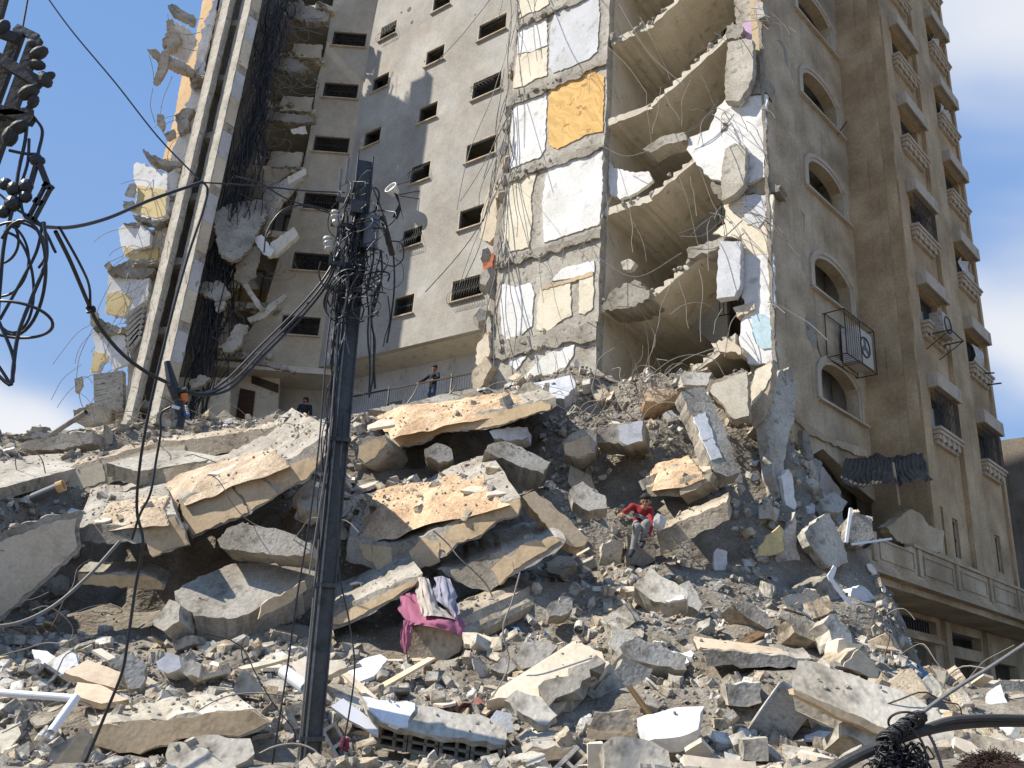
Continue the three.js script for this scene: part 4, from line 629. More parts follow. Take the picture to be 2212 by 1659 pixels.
// ---------------------------------------------------------------- ground and rubble heap
const heapPts = [
  // image point and distance ahead -> points of the heap's surface
  [720, 1655, 8.4], [1100, 1655, 8.3], [1500, 1655, 8.0], [1900, 1655, 7.6], [2200, 1640, 7.4], [300, 1655, 8.4], [0, 1655, 8.4],
  [0, 1520, 9.6], [300, 1500, 9.9], [650, 1500, 10.0], [1100, 1500, 10.0], [1450, 1480, 10.0], [1700, 1440, 10.4], [1950, 1500, 10.0], [2190, 1560, 10.4],
  [0, 1420, 11.4], [300, 1410, 11.6], [600, 1410, 11.7], [900, 1430, 11.6], [1150, 1390, 11.8], [1400, 1350, 12.0], [1650, 1340, 12.0], [1850, 1400, 12.2], [2050, 1480, 12.6], [2200, 1520, 13.2],
  [0, 1395, 13.4], [150, 1385, 13.6], [300, 1380, 13.4], [440, 1385, 13.2], [0, 1375, 14.8], [150, 1370, 14.9], [300, 1365, 14.8], [600, 1350, 13.6], [820, 1350, 14.4], [1000, 1315, 14.8], [1200, 1275, 14.0], [1350, 1240, 14.8], [1550, 1255, 14.6], [1750, 1290, 14.4], [1860, 1330, 14.8],
  [-150, 1010, 12.4], [-320, 960, 12.4], [-220, 960, 14.2], [-60, 1080, 15.4], [40, 1075, 16.6], [220, 1050, 17.9], [330, 1345, 16.8], [180, 1350, 16.8], [60, 1360, 16.2], [450, 1040, 17.8], [480, 1340, 15.4], [700, 1050, 15.8], [900, 1055, 16.8], [1050, 1025, 18.2], [880, 1025, 18.2], [1200, 1070, 16.6], [1350, 1110, 16.0], [1500, 1070, 16.2], [1620, 1100, 15.9], [1740, 1120, 15.8], [1800, 1130, 15.6], [1835, 1190, 15.0],  // leftmost points: unseen mound outside the view, raised to shade the hollow
  [0, 985, 18.5], [200, 985, 18.5], [420, 985, 17.8], [620, 960, 18.2], [800, 910, 18.6], [1000, 890, 19.0], [1180, 870, 19.2], [1300, 900, 18.2], [1450, 900, 17.2], [1580, 900, 16.6], [1680, 950, 16.6],
  [0, 950, 20.5], [150, 940, 20.5], [300, 925, 21], [450, 918, 21.5], [620, 918, 21.5], [800, 905, 22], [950, 885, 21.8], [1060, 852, 21.2], [1180, 822, 20.6], [1250, 800, 20.0], [1400, 805, 18.9], [1500, 800, 18.0], [1600, 790, 17.2],
  [1900, 1408, 12.4], [2000, 1472, 12.2], [2100, 1512, 12.2], [2200, 1534, 12.4],
].map(p => at(...p));
for (const [x, y, z] of [[-30, 6, -22], [-30, 3, -14], [-20, 1, -6], [0, 0.1, -5.0], [-8, 0.1, -5], [8, 0.1, -4.8], [16, 0.05, -8], [20, 0, -16], [14, 0.6, -14], [13.5, 0.2, -19], [16, 0, -26], [7.6, 0.9, -14.2], [9.2, 0.4, -14.2], [11, 0.3, -14], [8, 0.5, -15.8], [9.6, 0.3, -16.5], [12, 0.2, -16.4], [9.5, 0.2, -19], [0, 8.6, -26], [-6, 8.8, -30], [-12, 8.6, -27], [-10, 8.6, -31], [-30, 5, -32], [-20, 6.5, -30], [-18, 7, -34], [12, 0, -34], [12, 0, -24]]) heapPts.push(V3(x, y, z));
const smooth = (x, z) => { let s = 0, w = 0; for (const p of heapPts) { const d2 = (p.x - x) ** 2 + ((p.z - z) * 1.15) ** 2 + 0.12, k = 1 / (d2 * d2); s += p.y * k; w += k; } return s / w; };
const heapAt = (x, z) => smooth(x, z) + clamp((-z - 5.5) / 3) * ((fbm(x * 0.9 + 40, z * 0.9 + 40, 3.3, 4) - 0.5) * 0.55 + (fbm(x * 4 + 9, z * 4 + 60, 8.1, 3) - 0.5) * 0.2);
{
  const g = new THREE.PlaneGeometry(1600, 1600, 1, 1).rotateX(-Math.PI / 2); g.translate(0, -0.02, 0);
  tag(mesh('ground', boxUV(g), std('dust_covered_street', lin(0.25, 0.218, 0.175), T_sand, T_sandB, 0.02, 1)), 'dust-covered street under and round the rubble', null, null, 'structure');
  const x0 = -30, x1 = 20, za = -4.2, zb = -34, nx = 250, nz = 170, pos = [], idx = [], uv = [];
  for (let j = 0; j <= nz; j++) for (let i = 0; i <= nx; i++) { const x = mix(x0, x1, i / nx), z = mix(za, zb, Math.pow(j / nz, 1.15)), e = Math.min(1, i / 6, (nx - i) / 6, j / 8); const y = mix(-0.15, heapAt(x, z), e); pos.push(x, y, z); uv.push(x + 0.15 * y, y - z); }
  for (let j = 0; j < nz; j++) for (let i = 0; i < nx; i++) { const a = j * (nx + 1) + i, b = a + 1, c = a + nx + 1, d = c + 1; idx.push(a, b, c, b, d, c); }
  const h = new THREE.BufferGeometry(); h.setAttribute('position', new THREE.Float32BufferAttribute(pos, 3)); h.setAttribute('uv', new THREE.Float32BufferAttribute(uv, 2)); h.setIndex(idx); h.computeVertexNormals();
  tag(mesh('rubble_heap', h, M.dust), 'steep heap of grey dust and crushed concrete', null, null, 'structure');
}
// a layer of loose orange sand on a slab's top: grid between four corners
function sandLayer(corners, n = 26, amp = 0.1, base = 0.03) {
  const mid = corners.reduce((s, p) => s.add(p), V3()).multiplyScalar(0.25); const [a, b, c, d] = corners.map(p => p.clone().lerp(mid, 0.07)), g = new THREE.PlaneGeometry(1, 1, n * 2, n), p = g.attributes.position;
  for (let i = 0; i < p.count; i++) { const s = p.getX(i) + 0.5, t = p.getY(i) + 0.5, q = a.clone().lerp(b, s).lerp(d.clone().lerp(c, s), t); const e = Math.min(1, Math.min(s, 1 - s) * 7, Math.min(t, 1 - t) * 7) ; q.y += base - 0.02 + e * (amp * fbm(q.x * 2.2, q.z * 2.2, 5, 4) * 1.1 + 0.06 * fbm(q.x * 9, q.z * 9, 2, 2)) - (1 - e) * (0.10 + 0.16 * vnoise(q.x * 3, q.z * 3, 3)); p.setXYZ(i, q.x, q.y, q.z); }
  return boxUV(g);
}
const sandOn = (px, opt = {}) => (m, c, ext) => { const cs = px.map(([u, v, Z]) => at(u, v, Z).sub(m.position)); const s = mesh('sand_layer', sandLayer(cs, opt.n || 26, opt.amp ?? 0.1, opt.base ?? 0.03), M[opt.m || 'sand'], m); s.userData.label = opt.label || 'loose orange sand on top'; };

// -- the big broken slabs, one by one
piece({ name: 'concrete_floor_slab', label: 'long tilted floor slab topped with orange sand, right of the pole below the railing', cat: 'floor slab',
  px: zz(z5, [290, 1150], [600, 1060], [1000, 985], [1390, 905], [1395, 965], [1360, 990], [1080, 1080], [900, 1120], [660, 1140], [540, 1205], [370, 1240], [335, 1220]), Z: 16.6, yaw: -32, bk: [1070, 884, 1055, 856, 19.8], m: 'conc',
  pl: [{ px: zz(z5, [345, 1180], [600, 1090], [1000, 1005], [1300, 935], [1360, 960], [1355, 985], [1080, 1072], [900, 1112], [650, 1132], [530, 1198], [365, 1232]), m: 'beige' }],
  top: sandOn([[838, 934, 17.15], [1185, 862, 15.75], [1155, 846, 17.7], [800, 885, 19.0]]) });
piece({ name: 'concrete_floor_slab', label: 'short broken slab end with plaster, right of the pole under the sandy slab', cat: 'floor slab',
  px: zz(z5, [120, 1170], [290, 1150], [312, 1215], [235, 1310], [155, 1342], [112, 1310]), Z: 16.7, yaw: -15, T: 1.2, m: 'conc', pl: [{ px: zz(z5, [125, 1225], [230, 1180], [300, 1200], [225, 1300], [160, 1335], [118, 1300]), m: 'beige' }] });
piece({ name: 'concrete_floor_slab', label: 'wide sand-covered slab in the middle of the heap with a scalloped plaster edge', cat: 'floor slab',
  px: [[754, 1159], [818, 1174], [862, 1174], [902, 1163], [970, 1132], [1027, 1106], [1126, 1074], [1124, 1112], [1117, 1116], [1074, 1129], [1037, 1163], [990, 1176], [966, 1200], [909, 1230], [882, 1230], [852, 1243], [815, 1237], [791, 1223], [746, 1210]], Z: 13.4, ref: [940, 1150], yaw: -26, bk: [940, 1150, 918, 1040, 16.8], m: 'conc', rings: 6,
  pl: [{ px: zz(z8, [640, 175], [720, 100], [900, 20], [1120, -70], [1160, -80], [1145, 20], [1010, 62], [890, 160], [760, 202], [690, 272], [650, 240]) , m: 'beige' }, { px: zz(z8, [450, 260], [530, 165], [640, 200], [640, 320], [520, 365], [450, 350]), m: 'beige' }, { px: zz(z8, [210, 215], [330, 230], [335, 340], [240, 385], [215, 330]), m: 'beige' }, { px: zz(z8, [125, 195], [200, 215], [215, 320], [150, 290]), m: 'beige' }],
  top: sandOn([[762, 1160, 14.1], [1118, 1072, 12.55], [1098, 1020, 15.8], [765, 1062, 16.9]], { amp: 0.2, n: 34 }) });
piece({ name: 'plaster_wall_plate', label: 'pointed beige wall plate leaning right of the sandy middle slab', cat: 'wall plate', px: [[1128, 1073], [1155, 1061], [1190, 1085], [1232, 1124], [1273, 1163], [1262, 1179], [1230, 1179], [1192, 1152], [1170, 1125]], Z: 13.3, yaw: 8, tilt: 18, T: 0.22, m: 'beige' });
piece({ name: 'concrete_floor_slab', label: 'grey slab with patchy plaster tucked under the sandy middle slab', cat: 'floor slab', px: [[943, 1229], [1003, 1223], [1037, 1206], [1097, 1186], [1205, 1159], [1222, 1165], [1211, 1186], [1154, 1220], [1111, 1240], [1087, 1260], [1057, 1278], [1033, 1273], [996, 1260]], Z: 13.0, yaw: -22, bk: [1080, 1195, 1070, 1150, 14.4], m: 'conc', pl: [{ px: zz(z8, [980, 370], [1060, 280], [1110, 310], [1120, 380], [1050, 455], [1030, 470]), m: 'beige' }, { px: zz(z8, [1110, 300], [1160, 215], [1380, 160], [1420, 190], [1250, 290], [1120, 370]), m: 'beige' }] });
piece({ name: 'concrete_beam', label: 'thick grey beam lying in shade with the pink blanket over its end', cat: 'beam', px: [[872, 1356], [966, 1352], [1000, 1384], [992, 1408], [963, 1425], [886, 1421], [868, 1395]], Z: 11.5, yaw: -8, bk: [966, 1354, 1152, 1266, 13.3], m: 'concW', amp: 0.02, rough: 0.015 });
piece({ name: 'concrete_floor_slab', label: 'plastered slab edge running from behind the pole up to the blankets', cat: 'floor slab', px: [[690, 1345], [734, 1312], [830, 1270], [912, 1238], [906, 1262], [820, 1315], [734, 1358], [690, 1380]], Z: 12.6, yaw: -28, bk: [820, 1275, 800, 1232, 14.0], m: 'conc', pl: [{ px: [[700, 1350], [735, 1325], [830, 1284], [905, 1250], [900, 1260], [820, 1308], [734, 1350]], m: 'beige' }] });
piece({ name: 'concrete_floor_slab', label: 'long cracked slab bending up to the steel pole, plaster face with two dark cracks', cat: 'floor slab',
  px: [[386, 1077], [504, 1037], [571, 1012], [638, 985], [722, 925], [728, 962], [697, 990], [668, 1037], [611, 1064], [541, 1110], [467, 1139], [416, 1163], [396, 1130]], Z: 13.5, yaw: -22, bk: [504, 1040, 470, 968, 18.2], m: 'conc',
  pl: [{ px: [[390, 1085], [500, 1046], [503, 1058], [525, 1080], [537, 1108], [467, 1135], [418, 1158], [400, 1128]], m: 'beige' }, { px: [[508, 1046], [567, 1024], [572, 1038], [590, 1052], [601, 1066], [545, 1102], [530, 1076], [510, 1058]], m: 'beige' }, { px: [[574, 1026], [640, 1000], [690, 985], [694, 992], [664, 1034], [610, 1060], [595, 1045], [578, 1036]], m: 'beige' }],
  top: sandOn([[396, 1078, 13.9], [640, 984, 13.0], [640, 955, 15.3], [330, 1040, 16.4]], { amp: 0.1, m: 'sandD', label: 'dusty screed and sand on top' }) });
piece({ name: 'concrete_floor_slab', label: 'sandy slab end overhanging the dark hollow at left, square plaster patch on its edge', cat: 'floor slab', px: [[168, 1142], [200, 1132], [275, 1133], [330, 1118], [380, 1112], [403, 1149], [411, 1176], [353, 1195], [330, 1206], [316, 1174], [275, 1170], [215, 1175], [172, 1167]], Z: 12.8, yaw: -12, bk: [290, 1132, 285, 1040, 17.8], m: 'conc', pl: [{ px: [[309, 1150], [378, 1116], [400, 1149], [409, 1175], [353, 1192], [331, 1203], [318, 1172]], m: 'beige' }], top: sandOn([[180, 1138, 13.0], [378, 1112, 12.4], [400, 1065, 14.8], [210, 1095, 15.2]], { amp: 0.1, m: 'sandD', label: 'dusty screed and sand on top' }) });
piece({ name: 'concrete_beam', label: 'long low wall strip across the upper left of the heap, cracked in the middle', cat: 'wall strip', px: [[96, 1020], [180, 1000], [349, 953], [433, 946], [618, 919], [628, 935], [625, 947], [520, 968], [433, 993], [330, 1018], [249, 1040], [161, 1070], [128, 1062], [100, 1043]], Z: 17.2, yaw: -12, bk: [349, 955, 352, 944, 17.7], m: 'concW', pl: [{ px: [[232, 1000], [345, 966], [400, 962], [404, 985], [330, 1010], [240, 1034]], m: 'beigeL' }, { px: [[110, 1030], [222, 1003], [228, 1040], [165, 1062], [125, 1050]], m: 'beigeL' }] });
piece({ name: 'concrete_beam', label: 'cracked grey beam on top of the heap against the sky at far left', cat: 'beam', px: [[42, 955], [128, 939], [198, 932], [199, 957], [130, 970], [47, 974]], Z: 18.6, yaw: -8, T: 0.5, m: 'conc' });
piece({ name: 'concrete_beam', label: 'thin grey strip behind the cracked beam at far left', cat: 'beam', px: [[32, 944], [70, 935], [112, 932], [112, 940], [34, 951]], Z: 19.4, T: 0.7, m: 'conc' });
piece({ name: 'concrete_floor_slab', label: 'pale flat slab sloping down to the left edge of the photo', cat: 'floor slab', px: [[-30, 1003], [60, 985], [180, 975], [220, 985], [170, 1010], [90, 1030], [-30, 1062]], Z: 17.6, tilt: 62, T: 0.25, m: 'concL' });
piece({ name: 'concrete_floor_slab', label: 'big slab at the left edge slanting down into the dark hollow', cat: 'floor slab', px: [[-40, 1165], [0, 1153], [90, 1118], [182, 1104], [172, 1148], [178, 1182], [120, 1240], [50, 1300], [-40, 1375]], Z: 12.5, yaw: 28, tilt: -8, T: 0.5, m: 'conc', pl: [{ px: [[-35, 1185], [0, 1172], [90, 1135], [166, 1118], [160, 1150], [168, 1180], [110, 1238], [40, 1298], [-35, 1360]], m: 'beigeL' }] });
piece({ name: 'concrete_floor_slab', label: 'flat slab inside the dark hollow with a thin beige edge', cat: 'floor slab', px: [[165, 1236], [240, 1238], [322, 1243], [357, 1262], [354, 1275], [260, 1268], [166, 1264]], Z: 13.0, bk: [260, 1240, 280, 1215, 14.6], m: 'conc', pl: [{ px: [[172, 1239], [322, 1245], [354, 1263], [350, 1273], [172, 1262]], m: 'orange' }] });
piece({ name: 'concrete_floor_slab', label: 'large tipped slab left of the pole with a sunlit pale corner', cat: 'floor slab', px: [[376, 1277], [430, 1245], [500, 1218], [600, 1214], [668, 1206], [684, 1235], [660, 1256], [600, 1290], [550, 1318], [510, 1336], [420, 1330], [392, 1308]], Z: 12.9, tilt: 52, yaw: 6, ext: [0.05, -0.42, -0.22], m: 'conc' });
piece({ name: 'plaster_strip', label: 'beige plaster edge under the large tipped slab, nearest the pole', cat: 'plaster edge', px: zz(z7, [1680, 600], [1960, 445], [1975, 500], [1830, 600], [1665, 692]), Z: 12.35, yaw: 25, T: 0.1, m: 'beige' });
piece({ name: 'plaster_strip', label: 'small beige plaster edge under the left corner of the tipped slab', cat: 'plaster edge', px: zz(z7, [1160, 625], [1210, 630], [1245, 665], [1250, 720], [1165, 670]), Z: 12.4, T: 0.1, m: 'beige' });
piece({ name: 'concrete_beam', label: 'round-ended grey beam pointing left, beside the pole above the tipped slab', cat: 'beam', px: [[470, 1166], [490, 1143], [524, 1129], [615, 1146], [672, 1173], [668, 1196], [621, 1203], [540, 1192], [477, 1182]], Z: 12.85, yaw: -10, tilt: 12, T: 0.5, m: 'conc' });
piece({ name: 'concrete_chunk', label: 'broken grey block wedged at the left corner of the tipped slab', cat: 'concrete block', px: zz(z7, [985, 700], [1090, 560], [1160, 600], [1150, 700], [1060, 765], [990, 730]), Z: 12.0, yaw: -20, tilt: 20, T: 0.4, m: 'conc' });
piece({ name: 'concrete_wall_slab', label: 'long slab in the lower left foreground, rough grey top and beige front', cat: 'wall slab', px: [[198, 1569], [380, 1548], [551, 1529], [588, 1559], [537, 1586], [386, 1599], [302, 1633], [201, 1612]], Z: 8.9, yaw: -8, bk: [380, 1548, 350, 1512, 9.7], m: 'concL', pl: [{ px: [[200, 1571], [380, 1551], [548, 1534], [584, 1559], [535, 1584], [386, 1596], [302, 1630], [203, 1609]], m: 'beige' }] });
piece({ name: 'concrete_chunk', label: 'upright broken wedge with a beige face at the bottom left edge', cat: 'concrete block', px: zz(z7, [300, 1680], [340, 1500], [480, 1430], [555, 1385], [600, 1450], [520, 1680]), Z: 8.2, yaw: 18, tilt: 15, T: 0.5, m: 'conc', pl: [{ px: zz(z7, [310, 1670], [470, 1470], [555, 1400], [590, 1450], [515, 1670]), m: 'beige' }] });
piece({ name: 'concrete_chunk', label: 'layered slab fragment at the bottom, left of the pole foot', cat: 'slab fragment', px: zz(z7, [1060, 1560], [1090, 1480], [1170, 1470], [1330, 1530], [1520, 1640], [1460, 1700], [1060, 1700]), Z: 8.0, yaw: -15, tilt: 22, T: 0.35, m: 'concL' });
piece({ name: 'concrete_chunk', label: 'flat grey slab fragment lying behind the layered fragment at the bottom', cat: 'slab fragment', px: zz(z7, [1180, 1470], [1400, 1430], [1600, 1460], [1640, 1560], [1500, 1640], [1340, 1550]), Z: 8.3, tilt: 50, T: 0.15, m: 'conc' });
// slab of hollow blocks in front of the pole
{
  const m = piece({ name: 'hollow_block_slab', label: 'slab of hollow blocks with white paint at one end, bottom centre beside the pole', cat: 'block slab', px: [[778, 1505], [899, 1522], [1053, 1549], [1094, 1569], [1090, 1609], [892, 1579], [820, 1562], [795, 1535]], Z: 9.0, tilt: 48, yaw: 10, T: 0.06, m: 'concL', amp: 0.02, pl: [{ px: [[782, 1508], [897, 1523], [880, 1574], [822, 1560], [798, 1535]], m: 'white' }] });
  const a = at(818, 1566, 8.72), b = at(1087, 1613, 8.6), dir = b.clone().sub(a), Lx = dir.length(); dir.normalize();
  const n = normalOf(10, 0), dn = V3(0, -1, 0).addScaledVector(n, -0.15).normalize(), cells = 4, g = [], y1 = 0.2;
  const put = (x, y, w, h, d) => { const q = box(w, h, d); const M4 = new THREE.Matrix4().makeBasis(dir, dn.clone().negate(), V3().crossVectors(dir, dn.clone().negate())); return q.translate(x + w / 2, -(y + h / 2), -d / 2).applyMatrix4(M4).translate(a.x, a.y, a.z); };
  for (let i = 0; i < cells; i++) { const w = Lx / cells, x = i * w; const parts = [put(x, 0, w - 0.012, 0.03, 0.24), put(x, y1 * 0.5 - 0.012, w - 0.012, 0.026, 0.24), put(x, y1 - 0.03, w - 0.012, 0.03, 0.24), put(x, 0.03, 0.035, y1 - 0.06, 0.24), put(x + w * 0.5, 0.03, 0.03, y1 - 0.06, 0.24), put(x + w - 0.047, 0.03, 0.035, y1 - 0.06, 0.24), put(x, 0, w - 0.012, y1, 0.02).translate(0, 0, -0.23)]; const gg = merge(parts); gg.translate(-m.position.x, -m.position.y, -m.position.z); mesh('hollow_block', boxUV(gg), M.concD, m); }
}
// fluted plaster slab, sunlit, pointing to the upper right
{
  const m = piece({ name: 'fluted_slab', label: 'sunlit fluted cream slab lying diagonally in the lower centre', cat: 'fluted slab', px: zz(z8, [945, 1215], [1100, 1110], [1250, 1010], [1400, 920], [1530, 845], [1690, 900], [1720, 990], [1560, 1120], [1370, 1290], [1240, 1310], [1150, 1190]), Z: 9.8, tilt: 48, yaw: -10, T: 0.22, m: 'beigeL' });
  for (const [p, q] of [[[960, 1212], [1520, 855]], [[1010, 1200], [1570, 865]], [[1065, 1195], [1620, 885]]]) { const s = strip(at(...z8(...p), 9.72), at(...z8(...q), 10.0), 0.10, 0.05, V3(0, 0.8, 0.6)); s.translate(-m.position.x, -m.position.y, -m.position.z); mesh('flute', boxUV(s), M.beigeL, m); }
}
piece({ name: 'concrete_chunk', label: 'rough mortar lump stuck on the fluted slab', cat: 'mortar lump', px: zz(z8, [1280, 1130], [1400, 1060], [1520, 1000], [1640, 930], [1700, 960], [1560, 1090], [1450, 1170], [1350, 1250], [1300, 1190]), Z: 9.55, tilt: 40, T: 0.22, m: 'concD', amp: 0.06, rough: 0.06 });
piece({ name: 'white_wall_piece', label: 'flat off-white plaster piece leaning on the lower end of the fluted slab', cat: 'plaster piece', px: zz(z8, [1050, 1210], [1140, 1140], [1290, 1190], [1400, 1310], [1330, 1370], [1180, 1300]), Z: 9.1, tilt: 42, T: 0.1, m: 'concL' });
piece({ name: 'concrete_wall_slab', label: 'long pale beam-like slab with a beige lower edge, lower right foreground', cat: 'wall slab', px: [[1711, 1472], [1724, 1428], [1751, 1428], [1850, 1460], [1956, 1495], [2023, 1536], [2063, 1589], [2053, 1630], [1939, 1583], [1820, 1533], [1714, 1487]], Z: 8.2, tilt: 42, yaw: -4, ref: [1880, 1530], ext: [0.02, -0.2, -0.02], m: 'concL', amp: 0.02 });
piece({ name: 'plaster_strip', label: 'beige plaster edge along the long slab in the lower right', cat: 'plaster edge', px: [[1714, 1488], [1820, 1534], [1939, 1584], [2052, 1631], [2046, 1652], [1936, 1602], [1815, 1551], [1717, 1500]], Z: 8.02, ref: [1880, 1558], tilt: 4, yaw: 0, T: 0.1, m: 'beige', amp: 0.012 });
piece({ name: 'concrete_floor_slab', label: 'horizontal slab topped with a thin beige tile strip, right of centre', cat: 'floor slab', px: zz(z9, [150, 890], [400, 905], [640, 915], [850, 945], [760, 1010], [500, 1000], [170, 992]), Z: 10.2, yaw: -6, bk: [1600, 1410, 1590, 1388, 10.9], m: 'conc' });
piece({ name: 'tile_strip', label: 'thin beige tile strip lying on the horizontal slab right of centre', cat: 'tile strip', px: zz(z9, [90, 800], [350, 835], [640, 878], [710, 912], [400, 900], [130, 870]), Z: 10.4, tilt: 60, T: 0.05, m: 'tile', amp: 0.015 });
piece({ name: 'concrete_beam', label: 'grey plank-like beam with white plaster patches, leaning below the stairwell', cat: 'beam', px: zz(z6, [5, 870], [70, 850], [155, 845], [290, 1120], [385, 1390], [300, 1420], [220, 1385], [120, 1130]), Z: 15.2, yaw: 10, tilt: 22, T: 0.35, m: 'conc', pl: [{ px: zz(z6, [85, 1040], [160, 1005], [215, 1170], [150, 1200]), m: 'white' }, { px: zz(z6, [140, 1190], [205, 1170], [270, 1300], [200, 1315]), m: 'white' }] });
piece({ name: 'concrete_wall_slab', label: 'upright cream wall square standing on the heap below the corner', cat: 'wall piece', px: zz(z6, [200, 800], [300, 770], [435, 738], [448, 880], [450, 1045], [330, 1055], [270, 960], [180, 870]), Z: 15.7, yaw: -20, T: 0.3, m: 'concW', pl: [{ px: zz(z6, [205, 830], [430, 745], [442, 1030], [335, 1050], [280, 960], [195, 870]), m: 'cream' }] });
piece({ name: 'concrete_wall_slab', label: 'pale flat-topped block lying on the crest left of the cream wall square', cat: 'wall piece', px: zz(z6, [0, 770], [80, 745], [205, 750], [170, 830], [20, 830]), Z: 16.0, tilt: 30, T: 0.25, m: 'concL' });
piece({ name: 'concrete_wall_slab', label: 'tilted cream wall shard beside the street corner', cat: 'wall shard', px: zz(z6, [595, 665], [600, 760], [560, 900], [530, 1060], [470, 1100], [455, 1000], [450, 850], [480, 740]), Z: 15.9, yaw: -38, T: 0.28, m: 'concW', pl: [{ px: zz(z6, [590, 680], [592, 760], [520, 900], [470, 960], [458, 850], [490, 745]), m: 'cream' }] });
piece({ name: 'concrete_wall_slab', label: 'tall narrow wall slab leaning against the street corner', cat: 'wall slab', px: zz(z6, [640, 740], [720, 715], [745, 900], [735, 1050], [690, 1200], [660, 1400], [640, 1560], [590, 1360], [560, 1120], [545, 950], [590, 850]), Z: 16.2, yaw: 35, tilt: 8, T: 0.25, m: 'concL' });
piece({ name: 'concrete_wall_slab', label: 'white plaster shard standing at the foot of the street corner', cat: 'wall shard', px: zz(z6, [650, 1420], [690, 1370], [720, 1400], [745, 1580], [740, 1680], [690, 1660], [670, 1560]), Z: 15.7, yaw: 15, T: 0.12, m: 'white' });
piece({ name: 'concrete_floor_slab', label: 'sand-strewn slab above the seated boy', cat: 'floor slab', px: [[1395, 1052], [1440, 1040], [1535, 1012], [1542, 1030], [1470, 1072], [1400, 1072]], Z: 14.9, yaw: -20, bk: [1470, 1032, 1465, 1000, 16.2], m: 'concW', top: sandOn([[1405, 1050, 14.9], [1530, 1014, 14.4], [1500, 985, 16], [1400, 1010, 16]], { amp: 0.12, n: 16 }) });
piece({ name: 'concrete_beam', label: 'grey beam at the right hand of the seated boy', cat: 'beam', px: [[1418, 1152], [1490, 1118], [1570, 1085], [1576, 1122], [1500, 1160], [1425, 1197]], Z: 13.7, yaw: -14, bk: [1490, 1118, 1500, 1096, 14.4], m: 'concW' });
piece({ name: 'concrete_chunk', label: 'block with a beige plaster face in the shaded hollow right of centre', cat: 'concrete block', px: zz(z5, [1430, 1180], [1530, 1120], [1650, 1110], [1640, 1270], [1530, 1310], [1440, 1280]), Z: 15.9, yaw: -10, T: 0.7, m: 'conc', pl: [{ px: zz(z5, [1445, 1205], [1600, 1150], [1625, 1265], [1530, 1302], [1450, 1270]), m: 'beige' }] });
piece({ name: 'concrete_chunk', label: 'slab lump with white plaster flaking off, upper heap right of centre', cat: 'concrete block', px: zz(z5, [1600, 1130], [1780, 1080], [1950, 1055], [1955, 1190], [1840, 1225], [1790, 1200], [1640, 1200]), Z: 16.0, yaw: -18, T: 0.9, m: 'conc', pl: [{ px: zz(z5, [1785, 1090], [1945, 1062], [1948, 1190], [1850, 1215], [1800, 1190]), m: 'greyW' }] });
piece({ name: 'concrete_chunk', label: 'louvred grey block tipped over in the shade under the sandy slab', cat: 'concrete block', px: zz(z5, [930, 1255], [950, 1215], [1070, 1190], [1230, 1260], [1355, 1325], [1310, 1400], [1130, 1340]), Z: 15.6, yaw: 10, tilt: 30, T: 0.5, m: 'conc' });
piece({ name: 'white_wall_piece', label: 'white-topped slab lying on the crest at the foot of the shear wall', cat: 'wall piece', px: zz(z5, [1170, 835], [1330, 800], [1490, 768], [1515, 835], [1440, 920], [1290, 905], [1180, 870]), Z: 18.7, yaw: -12, tilt: 35, T: 0.4, m: 'greyW' });
piece({ name: 'stone_boulder', label: 'tan boulder on the crest in front of the white-topped slab', cat: 'boulder', px: zz(z5, [1118, 890], [1160, 840], [1230, 808], [1300, 840], [1270, 885], [1190, 915]), Z: 18.2, tilt: 20, T: 0.6, m: 'concW', amp: 0.05 });
piece({ name: 'stone_boulder', label: 'smaller tan boulder beside the white-topped slab on the crest', cat: 'boulder', px: zz(z5, [1280, 890], [1320, 820], [1350, 815], [1345, 870], [1310, 910]), Z: 18.0, tilt: 10, T: 0.4, m: 'concW', amp: 0.04 });
piece({ name: 'concrete_floor_slab', label: 'grey ledge below the gallery railing with bent rails on it', cat: 'floor slab', px: zz(z5, [180, 985], [420, 950], [700, 880], [900, 845], [930, 900], [700, 940], [330, 1000]), Z: 21.2, tilt: 45, T: 0.3, m: 'conc' });
piece({ name: 'concrete_wall_slab', label: 'large grey plate leaning below the torn street corner', cat: 'wall plate', px: [[1738, 1150], [1765, 1120], [1791, 1109], [1822, 1173], [1833, 1216], [1812, 1225], [1791, 1223], [1750, 1178]], Z: 14.9, yaw: 22, tilt: 12, T: 0.2, m: 'concL' });
piece({ name: 'concrete_wall_slab', label: 'upright blue-grey plate under the balcony band', cat: 'wall plate', px: zz(z9, [1110, 490], [1180, 475], [1260, 560], [1245, 740], [1180, 755], [1130, 700], [1090, 620]), Z: 14.6, yaw: 25, tilt: 5, T: 0.2, m: 'greyW' });
piece({ name: 'concrete_chunk', label: 'dark shaded block below the balcony band with a bent white trim on it', cat: 'concrete block', px: zz(z9, [860, 480], [950, 410], [1000, 480], [1085, 590], [1000, 620], [900, 560]), Z: 14.2, yaw: 25, T: 0.5, m: 'concD' });
piece({ name: 'bent_trim', label: 'bent white metal trim in front of the shaded block', cat: 'metal trim', px: zz(z9, [950, 410], [990, 345], [1010, 360], [985, 430], [1135, 630], [1120, 640], [960, 440]), Z: 13.9, T: 0.03, m: 'pvcW', amp: 0.005 });
piece({ name: 'concrete_chunk', label: 'big beige block with a curved broken top, right slope beside the long slab', cat: 'concrete block', px: zz(z9, [1040, 960], [1080, 900], [1140, 870], [1190, 915], [1275, 990], [1265, 1090], [1150, 1040], [1030, 1000]), Z: 10.2, yaw: 8, T: 0.5, m: 'concW', pl: [{ px: zz(z9, [1050, 965], [1140, 885], [1265, 995], [1258, 1080], [1150, 1030], [1045, 995]), m: 'beigeL' }] });
